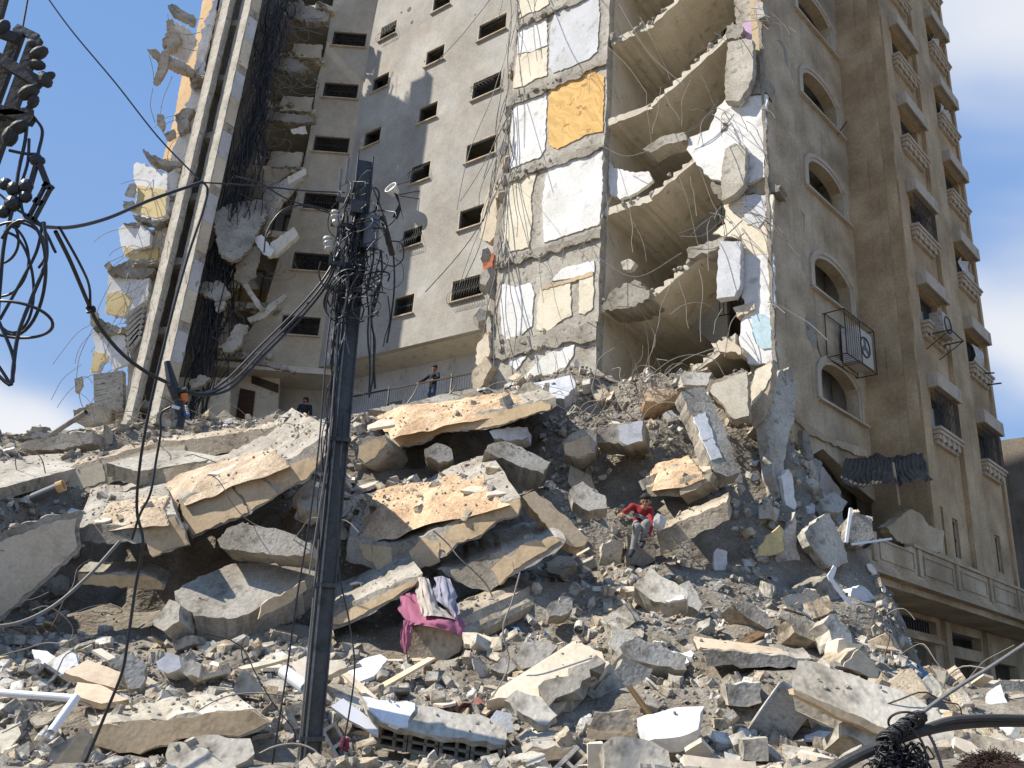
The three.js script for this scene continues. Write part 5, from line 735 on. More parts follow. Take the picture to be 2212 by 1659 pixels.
piece({ name: 'concrete_chunk', label: 'rough-topped tan lump standing left of the curved beige block', cat: 'concrete block', px: zz(z9, [1000, 980], [1025, 830], [1060, 815], [1170, 850], [1150, 880], [1070, 900], [1035, 1000]), Z: 10.4, T: 0.4, m: 'tileP' });
piece({ name: 'white_wall_piece', label: 'brilliant white block standing upright near the right edge', cat: 'wall piece', px: zz(z9, [1985, 1160], [2060, 1108], [2095, 1190], [2180, 1310], [2060, 1320], [2000, 1240]), Z: 9.4, tilt: 25, yaw: -20, T: 0.3, m: 'white' });
piece({ name: 'white_wall_piece', label: 'brilliant white tile slab, sunlit, bottom right of centre', cat: 'wall piece', px: [[1376, 1553], [1430, 1537], [1478, 1528], [1520, 1526], [1508, 1576], [1470, 1592], [1395, 1602], [1388, 1575]], Z: 8.4, tilt: 50, yaw: -10, T: 0.16, m: 'white', amp: 0.02 });
piece({ name: 'concrete_wall_slab', label: 'smooth grey slab standing in shade right of the fluted slab', cat: 'wall slab', px: zz(z8, [1545, 1255], [1680, 1100], [1820, 940], [2010, 1010], [1950, 1150], [1885, 1300], [1700, 1290]), Z: 9.9, yaw: 12, tilt: 15, T: 0.15, m: 'conc' });
piece({ name: 'concrete_chunk', label: 'rough concrete block with a beige lower face, bottom centre right', cat: 'concrete block', px: zz(z8, [1580, 1420], [1610, 1390], [1640, 1290], [1860, 1270], [1900, 1400], [1915, 1460], [1590, 1460]), Z: 8.6, yaw: -5, T: 0.4, m: 'concW', pl: [{ px: zz(z8, [1588, 1400], [1880, 1405], [1905, 1452], [1592, 1455]), m: 'beige' }] });
piece({ name: 'concrete_chunk', label: 'coarse grey rounded slab at the bottom edge right of centre', cat: 'slab fragment', px: zz(z8, [1690, 1500], [1750, 1450], [1840, 1440], [2000, 1480], [2110, 1540], [2160, 1690], [1690, 1690]), Z: 7.6, tilt: 30, T: 0.25, m: 'conc', amp: 0.02 });
piece({ name: 'plaster_strip', label: 'narrow pink-beige upright strip at the bottom edge, left of the coarse rounded slab', cat: 'plaster strip', px: zz(z8, [1595, 1490], [1690, 1490], [1692, 1690], [1600, 1690]), Z: 7.8, T: 0.12, m: 'tileP', amp: 0.01 });
piece({ name: 'concrete_wall_slab', label: 'slab with a beige face lying at the bottom centre, right of the hollow blocks', cat: 'wall slab', px: zz(z8, [1180, 1560], [1240, 1510], [1400, 1510], [1520, 1500], [1515, 1590], [1350, 1600], [1190, 1605]), Z: 8.3, yaw: -5, bk: [1190, 1612, 1175, 1575, 9.0], m: 'conc', pl: [{ px: zz(z8, [1190, 1560], [1250, 1520], [1510, 1510], [1505, 1585], [1350, 1595], [1200, 1598]), m: 'beige' }] });
piece({ name: 'plaster_strip', label: 'long beige plank-like panel along the bottom edge under the white tile slab', cat: 'panel', px: zz(z9, [20, 1560], [250, 1585], [490, 1605], [500, 1690], [40, 1690]), Z: 7.5, tilt: 35, T: 0.08, m: 'beigeL', amp: 0.01 });
piece({ name: 'concrete_block', label: 'square-cut grey block near the bottom edge, right of the beige panel', cat: 'concrete block', px: zz(z9, [400, 1462], [560, 1452], [570, 1600], [412, 1592]), Z: 7.9, yaw: -10, T: 0.3, m: 'conc', amp: 0.015 });
piece({ name: 'concrete_block', label: 'square-cut grey block in half shade under the horizontal slab', cat: 'concrete block', px: zz(z9, [290, 1105], [522, 1095], [524, 1225], [440, 1250], [310, 1245]), Z: 9.2, yaw: -5, T: 0.35, m: 'concL', amp: 0.015 });
piece({ name: 'concrete_beam', label: 'thick pale beam end sticking out under the long slab at lower right', cat: 'beam', px: zz(z9, [1030, 1360], [1080, 1335], [1150, 1340], [1300, 1420], [1400, 1470], [1350, 1530], [1200, 1500], [1050, 1430]), Z: 8.1, tilt: 25, yaw: 5, T: 0.4, m: 'concL' });
piece({ name: 'concrete_wall_slab', label: 'slab running off the right edge behind the black cable sleeve', cat: 'wall slab', px: zz(z9, [1760, 1400], [1980, 1440], [2230, 1490], [2230, 1580], [2000, 1560], [1880, 1500], [1770, 1450]), Z: 8.2, tilt: 30, T: 0.35, m: 'concW' });
piece({ name: 'white_wall_piece', label: 'cream flat panel under the black cable sleeve at lower right', cat: 'panel', px: zz(z9, [1770, 1440], [1870, 1480], [1970, 1570], [1900, 1570], [1760, 1500]), Z: 7.8, tilt: 35, T: 0.06, m: 'tileP', amp: 0.015 });
piece({ name: 'concrete_beam', label: 'low concrete kerb wall crossing the right edge below the shops', cat: 'kerb wall', px: zz(z9, [1850, 1110], [2230, 1080], [2230, 1150], [1960, 1155], [1840, 1140]), Z: 13.4, yaw: -5, T: 0.5, m: 'conc' });
piece({ name: 'concrete_beam', label: 'pale beam lying across the right edge in front of the kerb wall', cat: 'beam', px: zz(z9, [1850, 1200], [1960, 1185], [2240, 1185], [2240, 1280], [1980, 1260], [1860, 1240]), Z: 10.6, T: 0.5, m: 'concL', tilt: 15 });
piece({ name: 'concrete_wall_slab', label: 'cream wedge-shaped slab standing near the shop door at right', cat: 'wall piece', px: zz(z9, [1610, 1000], [1640, 985], [1720, 1020], [1740, 1060], [1700, 1120], [1660, 1100]), Z: 11.4, yaw: -15, T: 0.4, m: 'concW', pl: [{ px: zz(z9, [1618, 1002], [1715, 1025], [1695, 1110], [1665, 1095]), m: 'cream' }] });
piece({ name: 'concrete_wall_slab', label: 'pale tilted slab to the right of the curved beige block', cat: 'wall piece', px: zz(z9, [1560, 1080], [1620, 1050], [1730, 1180], [1700, 1230], [1610, 1180], [1540, 1140]), Z: 10.4, tilt: 30, T: 0.25, m: 'concL' });
piece({ name: 'tile_strip', label: 'long curved cream moulding on the slope behind the long slab', cat: 'moulding', px: zz(z9, [1450, 1165], [1600, 1205], [1850, 1270], [1890, 1310], [1700, 1275], [1500, 1220]), Z: 9.9, tilt: 25, T: 0.12, m: 'cream', amp: 0.015 });
piece({ name: 'tile_slab', label: 'beige rectangular wall tile lying on the rubble at lower left', cat: 'wall tile', px: zz(z7, [410, 1030], [560, 950], [780, 1030], [775, 1075], [740, 1135], [560, 1085]), Z: 10.0, tilt: 55, yaw: 10, T: 0.08, m: 'tile', amp: 0.01 });
piece({ name: 'tile_slab', label: 'cracked beige wall tile half under another at lower left', cat: 'wall tile', px: zz(z7, [500, 1095], [640, 1110], [830, 1205], [650, 1235], [475, 1175]), Z: 9.6, tilt: 55, T: 0.08, m: 'tile', amp: 0.01 });
piece({ name: 'concrete_chunk', label: 'pale split block standing right of the beige tiles at lower left', cat: 'concrete block', px: zz(z7, [690, 960], [810, 905], [945, 985], [900, 1130], [830, 1140], [800, 1050]), Z: 10.3, yaw: 15, tilt: 20, T: 0.4, m: 'concL' });
piece({ name: 'concrete_chunk', label: 'blue-grey faceted block at the mouth of the dark hollow', cat: 'concrete block', px: zz(z7, [1005, 970], [1080, 905], [1150, 930], [1165, 1000], [1080, 1035], [1020, 1010]), Z: 10.8, T: 0.35, m: 'greyW', tilt: 15 });
piece({ name: 'concrete_chunk', label: 'triangular pale chunk beside the blue-grey block at the hollow', cat: 'concrete block', px: zz(z7, [1160, 1015], [1230, 940], [1290, 980], [1280, 1060], [1190, 1060]), Z: 10.6, T: 0.3, m: 'concL', tilt: 15 });
piece({ name: 'concrete_chunk', label: 'dark rectangular block deep inside the left hollow', cat: 'concrete block', px: zz(z7, [1105, 830], [1250, 790], [1265, 850], [1120, 895]), Z: 12.0, T: 0.4, m: 'conc', yaw: -10 });
piece({ name: 'concrete_chunk', label: 'pointed pale chunk leaning on the pole side of the lower left slab', cat: 'concrete block', px: zz(z7, [1490, 1150], [1570, 1010], [1640, 1060], [1700, 1150], [1600, 1180]), Z: 9.8, yaw: 15, T: 0.35, m: 'concL' });
piece({ name: 'tile_strip', label: 'cream moulding lying left of the pole above the lower left slab', cat: 'moulding', px: zz(z7, [1530, 1000], [1700, 950], [1850, 915], [1880, 935], [1700, 985], [1560, 1010]), Z: 10.2, tilt: 40, T: 0.06, m: 'cream', amp: 0.01 });
piece({ name: 'white_wall_piece', label: 'pale tile sheet behind the foot of the pole', cat: 'plaster piece', px: zz(z7, [1870, 980], [1960, 930], [2212, 950], [2230, 1000], [2130, 1050], [1950, 1090]), Z: 9.9, tilt: 35, T: 0.1, m: 'tileP' });
piece({ name: 'white_wall_piece', label: 'white door panel lying under the pole foot and the hollow blocks', cat: 'panel', px: zz(z8, [-60, 1250], [20, 1200], [250, 1370], [245, 1440], [60, 1340]), Z: 9.0, tilt: 30, T: 0.05, m: 'pvcW', amp: 0.005 });
piece({ name: 'concrete_chunk', label: 'slab corner with plaster behind the grey standing slab, right of centre', cat: 'slab fragment', px: zz(z8, [1800, 870], [1900, 800], [2100, 880], [2230, 930], [2230, 1020], [2050, 990], [1850, 950]), Z: 10.5, yaw: 10, tilt: 20, T: 0.4, m: 'concL' });
piece({ name: 'concrete_chunk', label: 'square slab end tilted to the left, above the sunlit slope right of centre', cat: 'slab fragment', px: zz(z8, [1890, 480], [1990, 360], [2230, 500], [2230, 560], [2100, 590], [1990, 560]), Z: 12.2, yaw: -12, tilt: 30, T: 0.35, m: 'concL', pl: [{ px: zz(z8, [2085, 575], [2205, 540], [2215, 560], [2110, 590]), m: 'white' }] });
piece({ name: 'concrete_chunk', label: 'hollow-cored grey block lying in the shaded scree right of the beam', cat: 'concrete block', px: zz(z8, [1325, 620], [1380, 575], [1480, 550], [1495, 620], [1420, 670], [1345, 675]), Z: 12.3, T: 0.35, m: 'conc', tilt: 15 });
piece({ name: 'concrete_chunk', label: 'broad grey shard standing in shade below the scree', cat: 'slab fragment', px: zz(z8, [1110, 940], [1180, 840], [1260, 820], [1400, 860], [1330, 940], [1250, 1000], [1170, 1010]), Z: 11.2, tilt: 35, T: 0.15, m: 'conc' });
piece({ name: 'concrete_chunk', label: 'triangular grey shard left of the broad shaded shard', cat: 'slab fragment', px: zz(z8, [970, 1010], [1050, 925], [1145, 1000], [1080, 1040]), Z: 11.1, tilt: 30, T: 0.15, m: 'conc' });
piece({ name: 'wall_panel', label: 'white door leaf standing half buried below the yellow foam sheet', cat: 'panel', px: zz(z9, [218, 260], [240, 235], [305, 255], [300, 400], [220, 385]), Z: 14.0, T: 0.05, m: 'greyW', amp: 0.008 });
piece({ name: 'foam_sheet', label: 'ragged yellow-brown sheet hanging in the dark under the street corner', cat: 'sheet', px: zz(z9, [480, 290], [560, 160], [640, 90], [665, 120], [670, 250], [560, 280]), Z: 14.8, T: 0.05, m: 'yellow', amp: 0.03 });
piece({ name: 'concrete_wall_slab', label: 'streaked white wall sheet hanging down below the street corner', cat: 'wall sheet', px: zz(z9, [620, 270], [680, 120], [740, 0], [750, 200], [790, 400], [770, 500], [700, 490], [640, 510], [625, 400]), Z: 15.0, yaw: 10, T: 0.12, m: 'concL' });
piece({ name: 'concrete_wall_slab', label: 'flat tan slab beneath the crest debris, right of the stair foot', cat: 'floor slab', px: zz(z6, [0, 1440], [60, 1410], [210, 1390], [190, 1450], [100, 1500], [0, 1540]), Z: 14.6, yaw: -25, T: 0.7, m: 'concW' });
piece({ name: 'stone_boulder', label: 'sandy boulder lump on the crest in front of the stairwell', cat: 'boulder', px: zz(z5, [1955, 880], [2000, 840], [2090, 850], [2180, 880], [2120, 920], [2050, 950], [1970, 930]), Z: 17.2, T: 0.6, tilt: 20, m: 'sand', amp: 0.05 });
piece({ name: 'block_wall_strip', label: 'low row of broken wall blocks between the wall strip and the cracked slab at left', cat: 'wall strip', px: [[303, 1022], [370, 1010], [440, 1000], [520, 990], [600, 984], [604, 992], [560, 1004], [440, 1031], [335, 1054], [305, 1046]], Z: 16.0, yaw: -14, T: 0.25, m: 'concW' });
piece({ name: 'concrete_floor_slab', label: 'broad pale slab lying behind the low row of blocks at left', cat: 'floor slab', px: [[230, 1000], [340, 975], [470, 968], [600, 950], [560, 978], [440, 995], [300, 1018]], Z: 16.9, tilt: 55, T: 0.3, m: 'concL' });
piece({ name: 'tile_strip', label: 'thin cream board lying on the sand of the cracked slab', cat: 'board', px: zz(z4, [1335, 1400], [1560, 1320], [1580, 1328], [1400, 1405]), Z: 14.3, tilt: 50, T: 0.04, m: 'cream', amp: 0.006 });
piece({ name: 'tile_strip', label: 'thin cream board sticking up behind the cracked slab beside the pole', cat: 'board', px: zz(z4, [1700, 1290], [1840, 1185], [1860, 1195], [1715, 1298]), Z: 14.6, tilt: 30, T: 0.04, m: 'cream', amp: 0.006 });
piece({ name: 'concrete_floor_slab', label: 'long pale slab rising to the pole above the round-ended beam', cat: 'floor slab', px: zz(z4, [1900, 1560], [2010, 1480], [2100, 1490], [2090, 1580], [2000, 1640], [1920, 1620]), Z: 13.8, tilt: 40, T: 0.3, m: 'conc' });
piece({ name: 'tile_slab', label: 'pale floor tile lying at the pole end of the sandy slab by the railing', cat: 'floor tile', px: zz(z5, [175, 1090], [260, 1050], [355, 1050], [350, 1085], [190, 1110]), Z: 16.4, tilt: 60, T: 0.05, m: 'tileP', amp: 0.01 });
piece({ name: 'tile_slab', label: 'pale floor tile lying flat on the sand of the middle slab', cat: 'floor tile', px: zz(z5, [770, 1505], [850, 1475], [920, 1485], [890, 1520]), Z: 13.6, tilt: 62, T: 0.05, m: 'tileP', amp: 0.01 });
piece({ name: 'tile_slab', label: 'second pale floor tile near the right end of the sandy middle slab', cat: 'floor tile', px: zz(z5, [940, 1520], [1010, 1505], [1075, 1525], [950, 1540]), Z: 13.2, tilt: 60, T: 0.05, m: 'tileP', amp: 0.01 });
piece({ name: 'concrete_beam', label: 'broken grey beam end in the shade beneath the long sandy slab', cat: 'beam', px: zz(z5, [960, 1130], [1080, 1100], [1205, 1100], [1205, 1165], [1100, 1190], [980, 1165]), Z: 16.3, yaw: -10, T: 0.6, m: 'greyW' });
piece({ name: 'concrete_chunk', label: 'dark rounded lump in the hollow under the long sandy slab', cat: 'concrete block', px: zz(z5, [540, 1240], [620, 1200], [720, 1240], [730, 1310], [640, 1330], [560, 1290]), Z: 16.6, T: 0.6, m: 'conc', tilt: 10 });
piece({ name: 'concrete_wall_slab', label: 'pale shard lying between the seated boy and the pointed wall plate', cat: 'slab fragment', px: zz(z5, [1480, 1500], [1560, 1450], [1700, 1540], [1720, 1620], [1600, 1640], [1500, 1580]), Z: 14.0, tilt: 30, T: 0.25, m: 'conc' });
piece({ name: 'concrete_chunk', label: 'tilted slab piece with a bright edge just above the sunlit slope, right of the boy', cat: 'slab fragment', px: zz(z9, [0, 470], [60, 440], [150, 600], [120, 640], [30, 600]), Z: 12.6, tilt: 25, T: 0.3, m: 'concL' });
piece({ name: 'concrete_chunk', label: 'long brick-jointed wall piece on the sunlit slope right of centre', cat: 'wall piece', px: zz(z9, [340, 600], [420, 570], [560, 650], [620, 720], [560, 750], [430, 680]), Z: 11.3, tilt: 20, yaw: 15, T: 0.35, m: 'concW' });
piece({ name: 'concrete_chunk', label: 'second jointed wall piece further right on the sunlit slope', cat: 'wall piece', px: zz(z9, [690, 700], [780, 675], [950, 760], [960, 840], [860, 830], [740, 770]), Z: 11.2, tilt: 22, yaw: 15, T: 0.35, m: 'concW' });
piece({ name: 'concrete_wall_slab', label: 'broad pale slab face beside the second jointed wall piece', cat: 'wall slab', px: zz(z9, [930, 720], [960, 660], [1000, 655], [1100, 780], [1110, 850], [1000, 860]), Z: 11.0, tilt: 20, yaw: 20, T: 0.3, m: 'concL' });
piece({ name: 'concrete_chunk', label: 'rough block that the boy in red sits on', cat: 'concrete block', px: [[1356, 1146], [1385, 1140], [1412, 1150], [1416, 1212], [1385, 1222], [1352, 1214]], Z: 14.25, yaw: -8, T: 0.9, m: 'concD' });
piece({ name: 'concrete_chunk', label: 'broken wall block piled against the end of the balcony band', cat: 'concrete block', px: [[1828, 1128], [1850, 1105], [1880, 1120], [1890, 1160], [1860, 1180], [1832, 1170]], Z: 15.3, yaw: 15, tilt: 20, T: 0.4, m: 'concD' });
piece({ name: 'concrete_chunk', label: 'flat grey shard on the pile below the dark sheet awning', cat: 'slab fragment', px: [[1770, 1078], [1800, 1062], [1832, 1085], [1812, 1108], [1780, 1104]], Z: 15.9, yaw: 10, tilt: 35, T: 0.2, m: 'conc' });
{ const o = mesh('white_frame_bar', strip(at(1838, 1098, 14.9), at(1828, 1172, 14.8), 0.05, 0.05), M.pvcW); tag(o, 'upright white frame bar standing at the end of the balcony band', 'frame bar', null, 'thing'); const q = mesh('white_frame_bar', strip(at(1840, 1176, 14.8), at(1925, 1164, 15.4), 0.04, 0.04), M.pvcW); tag(q, 'lying white frame bar reaching onto the balcony band', 'frame bar', null, 'thing'); }
// ---------------------------------------------------------------- loose rubble
// highest slab surface over each spot, so that debris lies on top of slabs too
const GX0 = -16, GZ0 = -24, GC = 0.07, GNX = Math.ceil(32 / GC), GNZ = Math.ceil(20 / GC), topGrid = new Float32Array(GNX * GNZ).fill(-99);
scene.updateMatrixWorld(true);
for (const m of slabs) m.traverse(k => {
  if (!k.isMesh) return; const p = k.geometry.attributes.position, a = [V3(), V3(), V3()];
  for (let i = 0; i + 2 < p.count; i += 3) {
    for (let j = 0; j < 3; j++) a[j].fromBufferAttribute(p, i + j).applyMatrix4(k.matrixWorld);
    const x0 = Math.min(a[0].x, a[1].x, a[2].x), x1 = Math.max(a[0].x, a[1].x, a[2].x), zA = Math.min(a[0].z, a[1].z, a[2].z), zB = Math.max(a[0].z, a[1].z, a[2].z);
    const den = (a[1].z - a[2].z) * (a[0].x - a[2].x) + (a[2].x - a[1].x) * (a[0].z - a[2].z); if (Math.abs(den) < 1e-9) continue;
    for (let gx = Math.max(0, Math.floor((x0 - GX0) / GC)); gx <= Math.min(GNX - 1, (x1 - GX0) / GC); gx++) for (let gz = Math.max(0, Math.floor((zA - GZ0) / GC)); gz <= Math.min(GNZ - 1, (zB - GZ0) / GC); gz++) {
      const x = GX0 + (gx + 0.5) * GC, z = GZ0 + (gz + 0.5) * GC, u = ((a[1].z - a[2].z) * (x - a[2].x) + (a[2].x - a[1].x) * (z - a[2].z)) / den, v = ((a[2].z - a[0].z) * (x - a[2].x) + (a[0].x - a[2].x) * (z - a[2].z)) / den;
      if (u < -0.01 || v < -0.01 || u + v > 1.01) continue; const y = u * a[0].y + v * a[1].y + (1 - u - v) * a[2].y, o = gz * GNX + gx; if (y > topGrid[o]) topGrid[o] = y;
    }
  }
});
const slabTop = (x, z) => { const i = Math.floor((x - GX0) / GC), j = Math.floor((z - GZ0) / GC); return i < 0 || j < 0 || i >= GNX || j >= GNZ ? -99 : topGrid[j * GNX + i]; };
const R6 = mulberry(4711), r6 = (a, b) => a + (b - a) * R6();
function chunkGeo(sx, sy, sz, bev) { const pts = []; for (const x of [-1, 1]) for (const y of [-1, 1]) for (const z of [-1, 1]) for (let k = 0; k < 3; k++) { const f = [0, 0, 0].map(() => 1 - R6() * bev); pts.push(V3(x * f[0] * sx / 2, y * f[1] * sy / 2, z * f[2] * sz / 2)); } return boxUV(new ConvexGeometry(pts)); }
function plateGeo(sx, sz, t) { const n = 5 + Math.floor(R6() * 3), pts = []; for (let i = 0; i < n; i++) { const a = i / n * 6.283 + r6(-0.3, 0.3), k = r6(0.75, 1.1); pts.push(new THREE.Vector2(Math.cos(a) * sx / 2 * k * 1.2, Math.sin(a) * sz / 2 * k * 1.2)); } return slabGeo(jag(pts, 0.12, 0.012, R6), V3(1, 0, 0), V3(0, 0, -1), V3(0, -t, 0), 1, 0.006).translate(0, t / 2, 0); }
function blockGeo(l, h, w) { const t = 0.035, g = [box(l, h, t, 0, 0, w / 2 - t / 2), box(l, h, t, 0, 0, -w / 2 + t / 2), box(l, t * 0.8, w - 2 * t, 0, -h / 2 + t * 0.4, 0)]; for (const x of [-l / 2 + t / 2, 0, l / 2 - t / 2]) g.push(box(t, h - t, w - 2 * t, x, t * 0.4, 0)); return boxUV(merge(g)); }
const slopeN = (x, z) => { const e = 0.25; return V3(smooth(x - e, z) - smooth(x + e, z), 2 * e, smooth(x, z - e) - smooth(x, z + e)).normalize(); };
// the parts of the heap the street can see
function spot() {
  for (;;) {
    const z = -7.0 - 16.3 * Math.pow(R6(), 0.9), x = r6(-0.8, 0.68) * -z + r6(-1, 1);
    if (z < -13.2 && x > 6.2 && R6() < 0.6) continue;
    const n = slopeN(x, z); if (R6() > 0.35 / Math.max(0.22, n.y) ) continue;
    return [x, z, n];
  }
}
// keep traced faces clear: where a spot lies between the street and the face of a big slab, most debris is left out
const faces = slabs.filter(m => m.userData.px).map(m => { const p = m.userData.px; return { p, z: m.position.z, u0: Math.min(...p.map(q => q[0])), u1: Math.max(...p.map(q => q[0])), v0: Math.min(...p.map(q => q[1])), v1: Math.max(...p.map(q => q[1])) }; });
for (const m of slabs) delete m.userData.px;
const inv = camera.quaternion.clone().invert();
function hides(x, y, z, size) {
  const c = V3(x, y - EYE, z).applyQuaternion(inv), u = CX + FOCAL * c.x / -c.z, v = CY - FOCAL * c.y / -c.z, e = size * 0.5 * FOCAL / -c.z;
  for (const f of faces) { if (f.z > z + 0.05 || u < f.u0 - e || u > f.u1 + e || v < f.v0 - e || v > f.v1 + e) continue; let inn = false; for (const [du, dv] of [[0, 0], [0, -e], [e * 0.7, 0], [-e * 0.7, 0]]) { let k = false; for (let i = 0, j = f.p.length - 1; i < f.p.length; j = i++) { const a = f.p[i], b = f.p[j]; if ((a[1] > v + dv) !== (b[1] > v + dv) && u + du < (b[0] - a[0]) * (v + dv - a[1]) / (b[1] - a[1]) + a[0]) k = !k; } inn = inn || k; } if (inn) return true; }
  return false;
}
function rest(x, z, n, sink, under) { const h = heapAt(x, z), s = slabTop(x, z); return { y: (s > h && !under ? s : h) + sink, on: s > h && !under }; }
function place(o, x, z, n, size, under, flat) {
  const r = rest(x, z, n, size * r6(0.1, 0.36), under); o.position.set(x, r.y, z);
  const q = new THREE.Quaternion().setFromUnitVectors(V3(0, 1, 0), r.on ? V3(0, 1, 0.1).normalize() : n); const w = flat ? 0.55 : 1.6;
  o.quaternion.copy(q).multiply(new THREE.Quaternion().setFromEuler(new THREE.Euler(r6(-w, w) * (R6() < 0.5 ? 1 : 0.4), r6(0, 6.28), r6(-w, w) * 0.7))); o.updateMatrix(); return r;
}
const chunkKinds = []; for (let i = 0; i < 16; i++) chunkKinds.push(chunkGeo(r6(0.8, 1.4), r6(0.45, 0.9), r6(0.6, 1.1), r6(0.25, 0.6)));
function fragGeo() { // a lump of slab: two flat faces, broken sides
  const n = 4 + Math.floor(R6() * 4), pts = [], t = r6(0.3, 0.75); for (let i = 0; i < n; i++) { const a = i / n * 6.283 + r6(-0.35, 0.35), k = r6(0.7, 1.15); pts.push(new THREE.Vector2(Math.cos(a) * 0.62 * k, Math.sin(a) * 0.46 * k)); }
  const g = slabGeo(jag(pts, 0.11, 0.035, R6), V3(1, 0, 0), V3(0, 0, -1), V3(r6(-0.12, 0.12), -t, r6(-0.12, 0.12)), 3, 0.035); return g.translate(0, t / 2, 0); }
for (let i = 0; i < 16; i++) chunkKinds[i] = i % 4 ? fragGeo() : chunkKinds[i];
const plateKinds = []; for (let i = 0; i < 12; i++) plateKinds.push(plateGeo(r6(0.8, 1.5), r6(0.5, 1.0), r6(0.06, 0.16)));
const blockKinds = [blockGeo(0.4, 0.19, 0.19), blockGeo(0.4, 0.19, 0.14), blockGeo(0.24, 0.19, 0.19)];
const plankKinds = [0, 1, 2, 3].map(i => boxUV(box(r6(0.7, 1.6), 0.03, r6(0.06, 0.13))));
const apron = z => clamp((z + 13.5) / 4);
function freeSpot(size, keepSlab) {
  for (let k = 0; k < 60; k++) { const s = spot(); if (s[1] > -8.7 && Math.abs(s[0] + 1.93) < 0.3 + size) continue; const h = heapAt(s[0], s[1]), t = slabTop(s[0], s[1]); if (t > h && R6() > keepSlab) continue; const y = Math.max(t, h) + size * 0.3; if (hides(s[0], y, s[1], size) && R6() < 0.96) continue; return s; }
  return spot();
}
function where(x, y, z) { // what a spot lies beside, by things one can find
  const c = V3(x, y - EYE, z).applyQuaternion(inv), u = CX + FOCAL * c.x / -c.z, v = CY - FOCAL * c.y / -c.z, pickBy = l => l.find(q => u < q[0])[1];
  if (v > 1540) return pickBy([[300, 'at the bottom left edge'], [640, 'at the bottom left of the pole'], [830, 'at the foot of the pole'], [1120, 'below the hollow-block slab'], [1400, 'at the bottom below the fluted slab'], [1680, 'below the brilliant white tile slab'], [1900, 'at the bottom below the long slab'], [9e9, 'under the black cable sleeve']]);
  if (v > 1400) return pickBy([[280, 'round the beige tiles at lower left'], [640, 'behind the lower left slab'], [860, 'behind the pole foot'], [1060, 'left of the fluted slab'], [1320, 'beside the fluted slab'], [1560, 'right of the fluted slab'], [1740, 'left of the long slab'], [1960, 'above the long slab'], [9e9, 'near the right edge below the shops']]);
  if (v > 1200) return pickBy([[360, 'in the dark hollow at left'], [680, 'round the tipped slab'], [860, 'behind the pole'], [1060, 'round the pink blanket'], [1300, 'on the scree right of the blanket'], [1480, 'below the seated boy'], [1700, 'on the slope right of the boy'], [9e9, 'below the balcony band']]);
  if (v > 1020) return pickBy([[260, 'on the slope at the left edge'], [740, 'round the cracked slab'], [1140, 'round the sandy middle slab'], [1340, 'left of the seated boy'], [1500, 'above the seated boy'], [9e9, 'under the torn street corner']]);
  return pickBy([[300, 'on the crest at far left'], [700, 'on the crest left of the pole'], [1100, 'on the crest below the railing'], [1320, 'on the crest below the shear wall'], [9e9, 'on the crest below the stairwell']]);
}
const toneOf = m => ({ grey_concrete: 'grey', pale_concrete: 'pale', warm_concrete: 'tan', weathered_concrete: 'dark grey', pale_beige_render: 'beige', cream_paint: 'cream', pale_tile: 'light beige', white_paint: 'white', beige_tile: 'beige tile', bare_wood: 'wooden', beige_render: 'beige' })[m.name] || 'grey';
const sizeOf = s => s < 0.2 ? 'small' : s < 0.36 ? 'mid-sized' : 'large';
function scatter(n, name, label, cat, group, make, size, opt = {}) {
  for (let i = 0; i < n; i++) { let s = opt.fixed ? 0.35 : size(-10); const [x, z, nn] = freeSpot(s, 0.05); const g = make(i); const m = mesh(name, g.geo, g.mat); tag(m, label, cat, group, 'thing'); m.scale.set(s * r6(0.85, 1.2), s * r6(0.85, 1.15), s * r6(0.85, 1.2)); if (opt.fixed) m.scale.setScalar(1); place(m, x, z, nn, opt.fixed ? 0.12 : s * 0.5, R6() < 0.3, opt.flat); m.userData.label = `${opt.fixed ? '' : sizeOf(s) + ' '}${toneOf(g.mat)} ${label} ${where(m.position.x, m.position.y, m.position.z)}`; }
}
const pick = l => l[Math.floor(R6() * l.length)];
scatter(300, 'concrete_chunk', 'concrete chunk lying loose', 'concrete chunk', 'loose concrete chunks', () => ({ geo: pick(chunkKinds), mat: pick([M.conc, M.concL, M.concL, M.concW, M.concW]) }), z => Math.exp(r6(-1.9, -0.6)));
scatter(290, 'plaster_fragment', 'flat plaster fragment lying loose', 'plaster fragment', 'loose plaster fragments', () => ({ geo: pick(plateKinds), mat: pick([M.beigeL, M.cream, M.concL, M.concL, M.conc, M.tileP, M.white]) }), z => Math.exp(r6(-1.65, -0.45)), { flat: true });
scatter(70, 'hollow_block', 'loose hollow concrete block', 'concrete block', 'loose hollow blocks', () => ({ geo: pick(blockKinds), mat: pick([M.conc, M.concL]) }), () => 1, { fixed: true });
scatter(60, 'tile_piece', 'long thin strip lying loose', 'tile strip', 'loose tile strips', () => ({ geo: pick(plankKinds), mat: pick([M.tile, M.tileP, M.wood, M.beigeL]) }), () => r6(0.6, 1.1), { flat: true });
